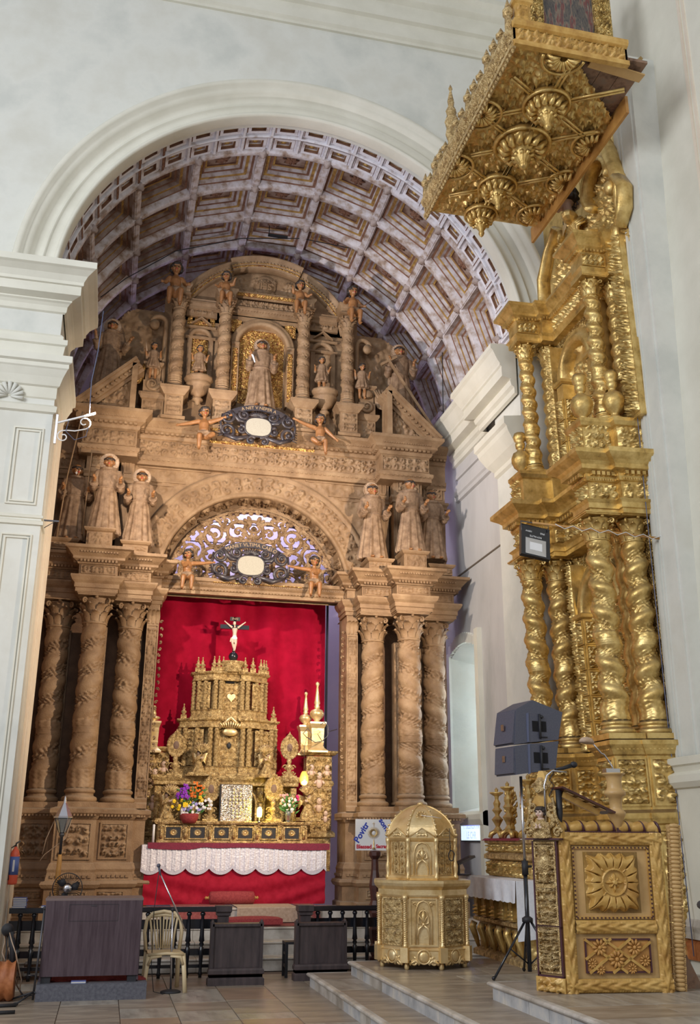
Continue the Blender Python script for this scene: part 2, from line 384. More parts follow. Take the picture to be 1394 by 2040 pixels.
def frame(mb, x0, x1, z0, z1, w, y, d, mi=0):     # raised rectangular frame on a -y face
    for a in ((x0, x1, z0, z0 + w), (x0, x1, z1 - w, z1), (x0, x0 + w, z0 + w, z1 - w), (x1 - w, x1, z0 + w, z1 - w)):
        mb.box(a[0], a[1], y - d, y, a[2], a[3], mi)

# twisted column: real helical shaft with vine-filled grooves; height 1, bulge radius ~ R
def twist_mesh(name, Hh, R, turns, hand, mi_mats, seg=56, nz=190, ring=.34, vine=1., band=.10, ph0=0., xo=.05):
    rnd = np.random.RandomState(3); th = np.linspace(0, 2 * pi, seg, endpoint=False); z = np.linspace(0, 1, nz + 1)
    T, Zz = np.meshgrid(th, z); ph = hand * T - 2 * pi * turns * Zz + ph0
    lobe = .5 + .5 * np.cos(ph); r = .74 + .31 * np.sqrt(lobe + 1e-6)
    g = np.clip((.50 - lobe) / .30, 0, 1)
    u = T * 7 + hand * Zz * 60; w_ = Zz * Hh / R
    lump = np.abs(np.sin(6 * T + 9 * np.sin(w_ * 1.7)) * np.sin(w_ * 5.5 + 2 * np.sin(4 * T))) * .8 + np.abs(np.sin(13 * T + w_ * 7)) * .35
    stem = np.exp(-((lobe - .03) / .05) ** 2) * .5
    r = r + vine * g * (.26 * np.clip(lump * 1.4 - .25, 0, 1) + .12 * stem - .03)
    # lower leaf band, collar at a third
    leaf = .07 * np.abs(np.sin(5 * T)) + .05 * np.abs(np.sin(w_ * 8 + 3 * np.cos(10 * T)))
    lowb = Zz < band; r = np.where(lowb, .98 + leaf * (1 + 0 * Zz), r)
    col = np.abs(Zz - ring) < .018; r = np.where(col, 1.04 + .03 * np.cos((Zz - ring) * 2 * pi / .012), r)
    col2 = (Zz > ring + .018) & (Zz < ring + .06); r = np.where(col2, 1.0 + leaf * .8, r)
    cxo = xo * np.cos(hand * (2 * pi * turns * Zz - ph0)); czo = xo * np.sin(hand * (2 * pi * turns * Zz - ph0))
    env = np.clip(Zz / .05, 0, 1) * np.clip((1 - Zz) / .04, 0, 1)
    X = R * (r * np.cos(T) * (1 - .08 * Zz) + cxo * env); Y_ = R * (r * np.sin(T) * (1 - .08 * Zz) + czo * env)
    v = np.stack([X.ravel(), Y_.ravel(), (Zz * Hh).ravel()], 1)
    idx = np.arange((nz + 1) * seg).reshape(nz + 1, seg); nx = np.roll(idx, -1, 1)
    f = np.stack([idx[:-1].ravel(), nx[:-1].ravel(), nx[1:].ravel(), idx[1:].ravel()], 1)
    me = bpy.data.meshes.new(name); me.from_pydata(v.tolist(), [], f.tolist())
    for mm in mi_mats: me.materials.append(MATS[mm])
    me.polygons.foreach_set('use_smooth', [True] * len(f)); me.update(); return me
def leaf_strip(mb, base, h, w, outdir, curl=.35, mi=0, n=5):
    o = Vector(outdir).normalized(); t = Vector((-o.y, o.x, 0)); vs = []
    for i in range(n + 1):
        k = i / n; out = h * curl * (k ** 2.2) * 1.3; zz = h * (k - .30 * max(0, k - .72) / .28 * .9)
        ww = w * (sin(pi * (.22 + .70 * k)) ** .8) * .5
        c = Vector(base) + o * (out + .0) + Vector((0, 0, zz))
        vs += [c - t * ww - o * w * .12, c + o * w * .16, c + t * ww - o * w * .12]
    fs = []
    for i in range(n):
        a = i * 3; fs += [(a, a + 1, a + 4, a + 3), (a + 1, a + 2, a + 5, a + 4)]
    mb.add(vs, fs, mi, True)
def capital_mb(R, Hc, aba=1.5):
    m = MB(); m.lathe([(R * .92, 0), (R * 1.03, .01), (R * 1.03, Hc * .06), (R * .88, Hc * .09), (R * .90, Hc * .5), (R * 1.1, Hc * .8), (R * 1.2, Hc * .86)], 20)
    for row, (z, hh, n, off) in enumerate(((Hc * .08, Hc * .42, 8, 0), (Hc * .30, Hc * .46, 8, pi / 8))):
        for k in range(n):
            a = off + 2 * pi * k / n; d = (cos(a), sin(a), 0); leaf_strip(m, (d[0] * R * .93, d[1] * R * .93, z), hh, R * .72, d, .42)
            m.ball((d[0] * R * (1.25 + .08 * row), d[1] * R * (1.25 + .08 * row), z + hh * .78), R * .13, 0, 6, 4)
    for k in range(4):
        a = pi / 4 + pi / 2 * k; d = Vector((cos(a), sin(a), 0))
        pts = []; 
        for i in range(15):
            t = i / 14; q = R * .26 * (1 - t) ** .7; b = pi * .9 - t * 2 * pi * 1.3
            pts.append(d * (R * 1.32 + q * cos(b)) + Vector((0, 0, Hc * .76 + q * sin(b))))
        m.tube(pts, R * .09, 6, 0, up=(d.y, -d.x, 0))
        d2 = Vector((cos(a + pi / 4), sin(a + pi / 4), 0)); m.ball(d2 * R * 1.25 + Vector((0, 0, Hc * .88)), R * .17, 0, 8, 4)
    s_ = R * aba; m.box(-s_, s_, -s_, s_, Hc * .90, Hc * .95); s_ *= 1.05; m.box(-s_, s_, -s_, s_, Hc * .95, Hc)
    return m
def base_mb(R, Hb, sq=1.5):
    m = MB(); m.box(-R * sq, R * sq, -R * sq, R * sq, 0, Hb * .28)
    pr = [(R * 1.30, Hb * .28)]
    for i in range(7): a = -pi / 2 + pi * i / 6; pr.append((R * (1.22 + .16 * cos(a)), Hb * (.42 + .14 * sin(a))))
    pr += [(R * 1.10, Hb * .60), (R * 1.08, Hb * .70)]
    for i in range(7): a = -pi / 2 + pi * i / 6; pr.append((R * (1.08 + .12 * cos(a)), Hb * (.82 + .10 * sin(a))))
    pr += [(R * 1.02, Hb)]; m.lathe(pr, 28); return m
_meshcache = {}
def column(parent, loc, Hh, R, turns, hand, mats, hc, hb, name='twisted_column', ph0=0., capm=None, seg=56, nz=190, ring=.34):
    """column thing-part with base and capital as sub-parts; loc = foot"""
    key = (Hh, R, turns, hand, mats, ph0, seg)
    if key not in _meshcache:
        _meshcache[key] = (twist_mesh('column_shaft', Hh - hc - hb, R, turns, hand, [mats], seg, nz, ph0=ph0, ring=ring, xo=.10 if mats == 'gold' else .05, vine=.75 if mats == 'gold' else 1.),
                           capital_mb(R, hc).mesh('capital', [capm or mats]), base_mb(R, hb).mesh('column_base', [mats]))
    a, b, c = _meshcache[key]
    o = link(name, a, parent, (loc[0], loc[1], loc[2] + hb)); 
    link('capital', b, o, (0, 0, Hh - hc - hb)); link('column_base', c, o, (0, 0, -hb)); return o
# ================================================================= SETTING
XL, XR, YA, ZS, RV = -1.44, 6.18, 13.8, 9.63, 3.81
CXV = (XL + XR) / 2
# floor: a bed with separately laid marble slabs
fl = MB(); fl.box(-7, 12, -1, 19.9, -.3, -.012); floor = struct(fl.build('floor', 'grout'))
tile_mesh = {}
def tile(w, d, t, m, parent, loc, name='tile', g=.004):
    key = (round(w, 3), round(d, 3), round(t, 3), m)
    if key not in tile_mesh:
        b = MB(); b.add([(g, g, -t), (w - g, g, -t), (w - g, d - g, -t), (g, d - g, -t), (g, g, -.003), (w - g, g, -.003), (w - g, d - g, -.003), (g, d - g, -.003),
                         (g + .003, g + .003, 0), (w - g - .003, g + .003, 0), (w - g - .003, d - g - .003, 0), (g + .003, d - g - .003, 0)],
                        [(0, 1, 5, 4), (1, 2, 6, 5), (2, 3, 7, 6), (3, 0, 4, 7), (4, 5, 9, 8), (5, 6, 10, 9), (6, 7, 11, 10), (7, 4, 8, 11), (8, 9, 10, 11)])
        tile_mesh[key] = b.mesh(name, [m])
    return link(name, tile_mesh[key], parent, loc)
rnd = random.Random(5)
xs = [-1.75, -1.03, -.34, .28, .86, 1.45, 2.04, 2.60]
for i in range(len(xs) - 1):
    y = 9.6
    while y < 14.25:
        d = (.60, .34, .95)[int(rnd.random() * 3)]; d = min(d, 14.3 - y)
        if d < .1: break
        m = 'marble_floor_red' if rnd.random() < .12 else ('marble_floor_pale' if rnd.random() < .25 else 'marble_floor')
        tile(xs[i + 1] - xs[i], d, .011, m, floor, (xs[i], y, 0)); y += d
for x in (2.60, 3.3, 4.0, 4.7, 5.4):
    for y in (12.9, 13.6): tile(.7, .7, .011, 'marble_floor', floor, (x, y, 0))
# raised platform on the right: three steps running towards the camera
def step_platform(name, x0, x1, y0, y1, z0, z1, seed, ytiles=None):
    p = MB(); p.box(x0 + .03, x1, y0, y1 - .03, z0 - .01, z1 - .012); o = struct(p.build(name, 'grout'))
    o['label'] = 'grey marble step'
    n = MB(); r_ = .022                                           # rounded nosing slab along the left and far edges
    prof = [(0, z1 - 2 * r_)] + [(.028 * cos(a) + .012, z1 - r_ + r_ * sin(a)) for a in [(-pi / 2 + pi * i / 6) for i in range(7)]] + [(-.02, z1 + .001), (-.02, z1 - 2 * r_)]
    n.mould(prof, [(x1, y1), (x0 + .03, y1), (x0 + .03, y0)][::-1] if False else [(x0 + .03, y0), (x0 + .03, y1), (x1, y1)][::-1], 0)
    n.build('nosing', 'marble_step', o)
    rn = random.Random(seed); y = y1 - .03
    while y > y0 + .1:                                             # riser slabs
        w = rn.choice((.30, .42, .55)); w = min(w, y - y0)
        b = MB(); b.box(x0 + .022, x0 + .045, y - w + .004, y - .004, z0, z1 - 2 * r_)
        b.build('riser_slab', rn.choice(('marble_blue', 'marble_step', 'marble_blue')), o); y -= w
    b = MB(); b.box(x0 + .05, x1, y1 - .03, y1 - .008, z0, z1 - 2 * r_); b.build('riser_slab', 'marble_step', o)
    y = y1 - .03
    while y > y0 + .05:
        d = rn.choice((.6, .75, .9)); d = min(d, y - y0); x = x0 + .05
        while x < x1 - .05:
            w = rn.choice((.62, .80, .95)); w = min(w, x1 - x)
            if x > 6.9: break
            tile(w, d, .011, rn.choice(('marble_floor', 'marble_floor', 'marble_floor_pale')), o, (x, y - d, z1)); x += w
        y -= d
    return o
step_platform('floor_step', 2.56, 9, 8.6, 13.1, 0, .15, 1)
step_platform('floor_step', 3.02, 9, 8.2, 12.84, .15, .30, 2)
step_platform('floor_step', 3.62, 9, 6.6, 9.62, .30, .45, 3)
# chancel platform steps behind the rail
def slab_step(x0, x1, y0, y1, z0, z1, m='marble_step'):
    p = MB(); p.box(x0, x1, y0 + .03, y1, z0, z1 - .035); o = struct(p.build('floor_step', 'plaster_warm')); o['label'] = 'chancel step'
    x = x0
    while x < x1 - .01:
        w = min(.92, x1 - x); b = MB()
        pr = [(y0 + .02, z1 - .035), (y0 + .004, z1 - .028), (y0, z1 - .018), (y0 + .004, z1 - .006), (y0 + .02, z1), (y0 + .5, z1), (y0 + .5, z1 - .035)]
        b.prism(pr, x + .003, x + w - .003, 0, 'x'); b.build('tread_slab', m, o)
        c = MB(); c.box(x + .003, x + w - .003, y0 + .016, y0 + .034, z0, z1 - .037); c.build('riser_slab', m, o); x += w
    return o
slab_step(XL, XR, 14.62, 15.0, 0, .17); slab_step(XL, XR, 14.98, 15.42, .0, .34); slab_step(XL, XR, 15.38, 16.3, .0, .50)
slab_step(.3, 4.25, 16.02, 17.2, .49, .72); 
p = MB(); p.box(XL, XR, 15.85, 19.8, 0, .49); struct(p.build('floor_chancel', 'plaster_warm'))

# arch wall (faces the nave) with the round opening
w = MB(); NA = 48
WX0, WX1, WZ1 = -9, 9.5, 19.5; YB = 14.75
inner = [(XR, 0), (XR, ZS)] + [(CXV + RV * cos(a), ZS + RV * sin(a)) for a in [pi * i / NA for i in range(1, NA)]] + [(XL, ZS), (XL, 0)]
def outer_pt(p):
    x, z = p
    if z <= ZS: return (WX1, z) if x > CXV else (WX0, z)
    a = atan2(z - ZS, x - CXV); dx, dz = cos(a), sin(a)
    t = min([k for k in ((WX1 - CXV) / dx if dx > 1e-6 else 1e9, (WX0 - CXV) / dx if dx < -1e-6 else 1e9, (WZ1 - ZS) / dz if dz > 1e-6 else 1e9) if k > 0])
    return (CXV + dx * t, ZS + dz * t)
outer = [outer_pt(p) for p in inner]
vs = [(p[0], YA, p[1]) for p in inner] + [(p[0], YA, p[1]) for p in outer]; n = len(inner)
w.add(vs, [(i, i + 1, n + i + 1, n + i) for i in range(n - 1)])
vs = [(p[0], YA, p[1]) for p in inner] + [(p[0], 14.0 if p[1] > ZS + .01 else YB, p[1]) for p in inner]
w.add(vs[:], [(i, n + i, n + i + 1, i + 1) for i in range(n - 1)])
w.add([(WX0, YA, ZS + 2.5), (WX1, YA, ZS + 2.5), (WX1, YA, WZ1), (WX0, YA, WZ1)], [])
# corner fillers above
w.add([(WX0, YA + .002, ZS + 2), (WX0, YA + .002, WZ1), (-1, YA + .002, WZ1)], [(0, 2, 1)])
w.add([(WX1, YA + .002, ZS + 2), (WX1, YA + .002, WZ1), (6, YA + .002, WZ1)], [(0, 1, 2)])
wall_arch = struct(w.build('wall_front', 'plaster'))
# archivolt mouldings
def sweep_arch(mb, prof, r_sign=1, a0=0, a1=pi, n=72, cx=CXV, cz=ZS, mi=0, yface=YA, R=RV):
    """prof [(radial offset, projection towards -y)]"""
    k = len(prof); vs = []
    for i in range(n + 1):
        a = a0 + (a1 - a0) * i / n
        for r, pr in prof: vs.append((cx + (R + r) * cos(a), yface - pr, cz + (R + r) * sin(a)))
    fs = []
    for i in range(n):
        for t in range(k - 1): fs.append((i * k + t, i * k + t + 1, (i + 1) * k + t + 1, (i + 1) * k + t))
    mb.add(vs, fs, mi, True)
a = MB(); sweep_arch(a, [(-.02, -.1), (-.02, .10), (.0, .14), (.04, .14), (.05, .10), (.09, .07), (.20, .07), (.21, .10), (.23, .10), (.24, .07), (.30, .07), (.36, .09), (.40, .16), (.46, .20), (.50, .20), (.53, .26), (.60, .28), (.63, .24), (.64, .0)])
struct(a.build('trim_1', 'plaster_cream'))
# high cornice on the arch wall
c = MB(); c.mould([(0, 15.52), (.05, 15.52), (.05, 15.58), (.10, 15.62), (.10, 15.80), (.07, 15.82), (.07, 15.95), (.14, 15.98), (.14, 16.06), (.10, 16.08), (.10, 16.35), (.2, 16.42), (.22, 16.55), (.3, 16.6), (.3, 16.7), (0, 16.72)], [(6.6, YA), (-9, YA)][::-1])
struct(c.build('trim_2', 'plaster_cream'))
# chancel side walls, back wall
p = MB(); p.add([(XL, YB, 0), (XL, 19.8, 0), (XL, 19.8, ZS), (XL, YB, ZS)], [(0, 1, 2, 3)]); struct(p.build('wall_left', 'rubble'))
# right chancel wall with deep window recess
wy0, wy1, wz0, wz1 = 16.45, 17.86, 2.20, 5.02
p = MB(); y0, y1 = YA + .05, 19.8
def wq(ya, yb, za, zb): p.add([(XR, ya, za), (XR, yb, za), (XR, yb, zb), (XR, ya, zb)], [(3, 2, 1, 0)])
wq(y0, wy0, 0, ZS + .4); wq(wy1, y1, 0, ZS + .4); wq(wy0, wy1, 0, wz0); wq(wy0, wy1, wz1 + .25, ZS + .4)
# segmental head
K = 14; hd = [(wy0 + (wy1 - wy0) * i / K, wz1 + .16 * sin(pi * i / K)) for i in range(K + 1)]
for i in range(K): p.add([(XR, hd[i][0], hd[i][1]), (XR, hd[i + 1][0], hd[i + 1][1]), (XR, hd[i + 1][0], wz1 + .25), (XR, hd[i][0], wz1 + .25)], [(3, 2, 1, 0)])
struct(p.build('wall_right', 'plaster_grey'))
p = MB(); rec = [(wy0, wz0)] + hd + [(wy1, wz0)]; n = len(rec)
vs = [(XR, a_, b_) for a_, b_ in rec] + [(XR + .95, 17.15 + (a_ - 17.15) * .82, 3.6 + (b_ - 3.6) * .86) for a_, b_ in rec]
p.add(vs, [(i, (i + 1) % n, n + (i + 1) % n, n + i) for i in range(n)])
struct(p.build('trim_3', 'plaster'))
p = MB(); frame(p, 0, 0, 0, 0, 0, 0, 0)
for (ya, yb, za, zb) in ((wy0 - .14, wy0, wz0 - .1, wz1 + .1), (wy1, wy1 + .14, wz0 - .1, wz1 + .1), (wy0 - .2, wy1 + .14, wz0 - .2, wz0 - .06)): p.box(XR - .05, XR + .01, ya, yb, za, zb)
for i in range(K): p.box(XR - .05, XR + .01, hd[i][0], hd[i + 1][0] + .01, max(hd[i][1], hd[i + 1][1]), hd[i][1] + .2)
struct(p.build('trim_4', 'plaster'))
wn = MB(); wn.box(XR + .90, XR + .93, wy0 + .12, wy1 - .12, wz0 + .15, wz1 - .1); wn_o = struct(wn.build('window_1', 'glass_pane'))
for z in (2.9, 3.6, 4.3): b = MB(); b.box(XR + .87, XR + .95, wy0 + .1, wy1 - .1, z - .02, z + .02); b.build('glazing_bar', 'white_paint', wn_o)
for y in (16.9, 17.4): b = MB(); b.box(XR + .87, XR + .95, y - .02, y + .02, wz0 + .1, wz1); b.build('glazing_bar', 'white_paint', wn_o)
# sill apron under the window and pale pipe beside it
p = MB(); p.mould([(0, 1.95), (.10, 1.97), (.14, 2.06), (.14, 2.14), (.04, 2.2), (0, 2.2)], [(XR, 18.2), (XR, 16.2)][::-1][::-1]); struct(p.build('trim_5', 'plaster_cream'))
p = MB(); p.box(XR - .09, XR, 16.20, 16.36, 0, 5.3); struct(p.build('trim_6', 'plaster_cream'))
# crack line moulding along the right wall
p = MB(); p.box(XR - .012, XR, 14.0, 17.5, 6.50, 6.53, 0); struct(p.build('trim_7', 'crack'))
# right impost cornice: near block breaks forward, lower bands
def runx(prof, x, path): q = MB(); q.mould(prof, path); return q
CO = [(0, 8.72), (.05, 8.74), (.05, 8.84), (.10, 8.88), (.12, 8.96), (.10, 8.99), (.26, 9.02), (.26, 9.20), (.29, 9.22), (.29, 9.26), (.33, 9.32), (.40, 9.48), (.44, 9.52), (.44, 9.60), (0, 9.63)]
p = MB(); p.mould(CO, [(XR, 17.35), (XR, 15.4), (XR - .14, 15.4), (XR - .14, YA - .02)]); struct(p.build('trim_8', 'plaster_cream'))
p = MB(); p.mould([(0, 7.95), (.05, 7.97), (.05, 8.05), (.08, 8.08), (.08, 8.16), (.05, 8.18), (.05, 8.30), (0, 8.32)], [(XR, 17.2), (XR, 14.9)])
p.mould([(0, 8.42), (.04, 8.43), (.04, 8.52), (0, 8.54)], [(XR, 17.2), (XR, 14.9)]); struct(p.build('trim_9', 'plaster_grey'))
p = MB(); p.mould([(0, 7.62), (.04, 7.66), (.04, 7.74), (.14, 7.86), (.24, 8.06), (.26, 8.14), (.30, 8.18), (.30, 8.30), (0, 8.34)], [(XR, 14.9), (XR - .1, 14.9), (XR - .1, YA - .02)])
struct(p.build('trim_10', 'plaster_cream'))
p = MB(); p.box(XR - .1, XR + .1, YA - .02, 14.9, 0, 9.4); struct(p.build('trim_11', 'plaster'))
# left pier with panelled pilaster, capital and impost
PXl = -1.20; PF = 13.42
p = MB(); p.box(-9, PXl, PF, 14.75, 0, 8.0); p.box(-9, PXl - .02, PF - .02 + .02, 14.75, 8.0, 9.62); struct(p.build('wall_pier', 'plaster'))
p = MB()
def pierpath(dx=0, y0=PF): return [(-9, y0 - dx), (PXl + dx, y0 - dx), (PXl + dx, 14.8)]
p.mould([(-.02, 8.52), (.03, 8.54), (.03, 8.62), (.0, 8.66)], pierpath())
p.mould([(0, 9.0), (.03, 9.02), (.04, 9.10), (.07, 9.14), (.10, 9.16), (.10, 9.18), (.22, 9.22), (.22, 9.36), (.25, 9.37), (.25, 9.42), (.30, 9.50), (.38, 9.56), (.42, 9.58), (.42, 9.68), (0, 9.70)], pierpath())
p.mould([(0, 8.28), (.05, 8.30), (.07, 8.44), (.10, 8.46), (.10, 8.54), (0, 8.56)], pierpath())
p.mould([(0, 7.62), (.02, 7.64), (.02, 7.80), (.05, 7.82), (.09, 7.94), (.14, 8.04), (.16, 8.06), (.16, 8.12), (.20, 8.14), (.20, 8.24), (0, 8.27)], pierpath())
p.mould([(0, 7.40), (.04, 7.42), (.05, 7.50), (0, 7.54)], pierpath())
struct(p.build('trim_12', 'plaster_cream'))
p = MB()
for x1 in (PXl,):
    for (x0_, x1_, z0_, z1_) in ((-1.66, -1.30, 5.98, 7.22), (-1.66, -1.30, .8, 5.66)):
        for k, w_ in enumerate((.05, .09)): frame(p, x0_ - .1 + w_ * 1.2, x1_ + .05 - w_ * .9, z0_ + w_, z1_ - w_, .02, PF, .022)
p.mould([(0, 5.74), (.03, 5.75), (.03, 5.80), (0, 5.82)], pierpath()); p.mould([(0, 5.84), (.02, 5.85), (.02, 5.88), (0, 5.9)], pierpath())
struct(p.build('trim_13', 'plaster_cream'))
p = MB(); p.box(PXl, PXl + .03, 13.8, 14.78, 0, 7.4); p.box(PXl, PXl + .05, 14.2, 14.8, 0, 8.6); struct(p.build('trim_14', 'plaster_warm'))
# shell relief above the pilaster
sh = MB()
for i in range(9):
    a = radians(-10 + i * 25); sh.tube([(-1.82 + .03 * cos(a), PF - .02, 7.62 + .03 * sin(a)), (-1.82 + .2 * cos(a), PF - .05, 7.62 + .2 * sin(a))], [.012, .035], 6)
struct(sh.build('trim_15', 'plaster'))

# vault: ribs with separate coffers
YV0, ROW = 14.69, 1.02; NROW = 5
vt = MB()
def vp(a, r, y): return (CXV + r * sin(a), y, ZS + r * cos(a))
a0, a1 = radians(-90), radians(90); n = 90
prof_back = RV + .42
vt.add([vp(a0 + (a1 - a0) * i / n, prof_back, y) for y in (13.8, 20) for i in range(n + 1)], [(i, i + 1, n + 2 + i, n + 1 + i) for i in range(n)], 1, True)
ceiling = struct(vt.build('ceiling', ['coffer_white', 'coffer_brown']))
def arc_rib(y0, y1, rin, rout, mi=0, name='rib', aa=a0, ab=a1, nn=90, mats=('coffer_white',)):
    b = MB(); vs = []
    for i in range(nn + 1):
        a = aa + (ab - aa) * i / nn
        vs += [vp(a, rout, y0), vp(a, rin, y0), vp(a, rin - .012, y0 + (y1 - y0) * .25), vp(a, rin - .012, y0 + (y1 - y0) * .75), vp(a, rin, y1), vp(a, rout, y1)]
    fs = [(6 * i + t, 6 * i + t + 1, 6 * i + 7 + t, 6 * i + 6 + t) for i in range(nn) for t in range(5)]
    b.add(vs, fs, 0, True); return b.build(name, list(mats), ceiling)
arc_rib(13.78, 13.84, RV - .0, RV + .2, mats=('coffer_clean',)); arc_rib(14.225, 14.265, RV + .0, RV + .12, mats=('coffer_clean',)); arc_rib(14.62, 14.73, RV - .02, RV + .4, mats=('coffer_white',))
for k in range(1, NROW + 1): arc_rib(YV0 + k * ROW - .07, YV0 + k * ROW + .07, RV - .01, RV + .4)
# longitudinal ribs
lr = MB(); lr.box(-.07, .07, 0, NROW * ROW, 0, .36); lr.box(-.045, .045, 0, NROW * ROW, -.015, .01); lrm = lr.mesh('rib', ['coffer_white'])
for k in range(-4, 6):
    ang = radians(-9 + 18 * k if False else (k * 18 - 9)); o = link('rib', lrm, ceiling, (CXV + RV * sin(ang), YV0, ZS + RV * cos(ang))); o.rotation_euler = (0, ang, 0)
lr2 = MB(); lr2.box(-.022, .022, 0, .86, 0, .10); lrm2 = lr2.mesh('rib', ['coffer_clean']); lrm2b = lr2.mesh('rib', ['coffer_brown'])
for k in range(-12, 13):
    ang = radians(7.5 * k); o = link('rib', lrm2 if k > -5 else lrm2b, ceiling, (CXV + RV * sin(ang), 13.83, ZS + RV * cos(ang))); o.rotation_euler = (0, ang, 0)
# boss rosettes at crossings
bs = MB(); bs.lathe([(.001, -.10), (.03, -.09), (.05, -.05), (.085, -.03), (.085, 0), (.06, .03)], 10, flute=5, fa=.18); bsm = bs.mesh('boss', ['coffer_mid'])
for k in range(-4, 6):
    for j in range(0, NROW + 1):
        ang = radians(k * 18 - 9); o = link('boss', bsm, ceiling, (CXV + (RV - .01) * sin(ang), YV0 + j * ROW, ZS + (RV - .01) * cos(ang))); o.rotation_euler = (0, ang, 0)
# one coffer: nested stepped frames receding upwards
def coffer_mesh(wa, wy, steps, mats, rose=True):
    b = MB()
    for (i0, d0, i1, d1, mi) in steps:
        def ringpts(ins, d): x = wa / 2 - ins; y = wy / 2 - ins; return [(-x, -y, d), (x, -y, d), (x, y, d), (-x, y, d)]
        b.add(ringpts(i0, d0) + ringpts(i1, d1), [(k, (k + 1) % 4, 4 + (k + 1) % 4, 4 + k) for k in range(4)], mi)
    x = wa / 2 - steps[-1][2]; y = wy / 2 - steps[-1][2]; d = steps[-1][3]
    b.add([(-x, -y, d), (x, -y, d), (x, y, d), (-x, y, d)], [(0, 1, 2, 3)], 2)
    return b.mesh('coffer', mats)
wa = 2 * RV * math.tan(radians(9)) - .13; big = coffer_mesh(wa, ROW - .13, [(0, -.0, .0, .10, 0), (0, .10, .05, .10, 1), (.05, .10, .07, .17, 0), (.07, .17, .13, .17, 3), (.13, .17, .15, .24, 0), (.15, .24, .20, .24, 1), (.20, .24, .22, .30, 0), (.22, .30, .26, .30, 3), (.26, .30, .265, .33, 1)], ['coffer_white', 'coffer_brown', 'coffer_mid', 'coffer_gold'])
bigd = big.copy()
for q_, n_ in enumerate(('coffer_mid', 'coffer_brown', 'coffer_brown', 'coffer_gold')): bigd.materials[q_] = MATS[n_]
wa2 = 2 * RV * math.tan(radians(3.75)) - .05
small = coffer_mesh(wa2, .375, [(0, .0, .0, .05, 0), (.0, .05, .03, .05, 0), (.03, .05, .04, .03, 1), (.04, .03, .095, .03, 0), (.095, .03, .10, .08, 1), (.10, .08, .115, .08, 3), (.115, .08, .12, .10, 0)], ['coffer_clean', 'coffer_brown', 'coffer_mid', 'coffer_gold'])
rs = MB()
for k in range(8): a_ = pi / 4 * k; rs.tube([(0, 0, -.02), (.09 * cos(a_), .09 * sin(a_), -.03), (.16 * cos(a_), .16 * sin(a_), -.0)], [.02, .032, .008], 6)
rs.ball((0, 0, -.03), .04, 0, 8, 4); rsm = rs.mesh('rosette', ['coffer_brown'])
rs = MB(); rs.ball((0, 0, 0), (.05, .04, .03), 0, 8, 4); [rs.ball((.05 * cos(a_), .05 * sin(a_), 0), .018, 0, 6, 3) for a_ in [pi / 3 * q for q in range(6)]]; rsm2 = rs.mesh('rosette', ['coffer_gold'])
for k in range(-5, 5):
    ang = radians(k * 18)
    for s_ in (ang,):
        pass
    for j in range(NROW):
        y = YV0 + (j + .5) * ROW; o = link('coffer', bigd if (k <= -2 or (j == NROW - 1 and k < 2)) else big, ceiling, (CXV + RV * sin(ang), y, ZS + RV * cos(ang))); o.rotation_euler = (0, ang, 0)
        link('rosette', rsm, o, (0, 0, .32))
for k in (5,):
    ang = radians(k * 18)
for k in range(-12, 12):
    ang = radians(7.5 * k + 3.75)
    for j in range(2):
        y = 13.84 + .20 + j * .43; o = link('coffer', small, ceiling, (CXV + RV * sin(ang), y, ZS + RV * cos(ang))); o.rotation_euler = (0, ang, 0)
        link('rosette', rsm2, o, (0, 0, .10))
# back wall, pale lavender, lit from its own window
p = MB(); p.add([(XL - .5, 19.75, 0), (XR + .5, 19.75, 0), (XR + .5, 19.75, 14.2), (XL - .5, 19.75, 14.2)], [(0, 1, 2, 3)]); struct(p.build('wall_back', 'plaster_lavender'))
# nave wall right of the gold altar, with pilaster, base and panel
NX = 6.80
p = MB(); p.box(NX, 9.5, 2.0, YA, 0, 19.5); p.box(6.60, 6.9, 2, 11.15, 0, 2.32); struct(p.build('wall_nave_right', 'plaster_cream'))
p = MB()
def skew(x0, x1, ya, yb, z0=2.66, z1=12.4, dx=-.26, dy=-.42):
    p.add([(x0, ya, z0), (x1, ya, z0), (x1, yb, z0), (x0, yb, z0), (x0 + dx, ya + dy, z1), (x1, ya + dy, z1), (x1, yb + dy, z1), (x0 + dx, yb + dy, z1)], [(0, 3, 2, 1), (4, 5, 6, 7), (0, 1, 5, 4), (1, 2, 6, 5), (2, 3, 7, 6), (3, 0, 4, 7)])
skew(6.66, 6.9, 10.52, 11.12); skew(6.64, 6.7, 10.97, 11.02); skew(6.645, 6.7, 10.90, 10.93); skew(6.64, 6.7, 10.58, 10.62)
struct(p.build('trim_16', 'plaster'))
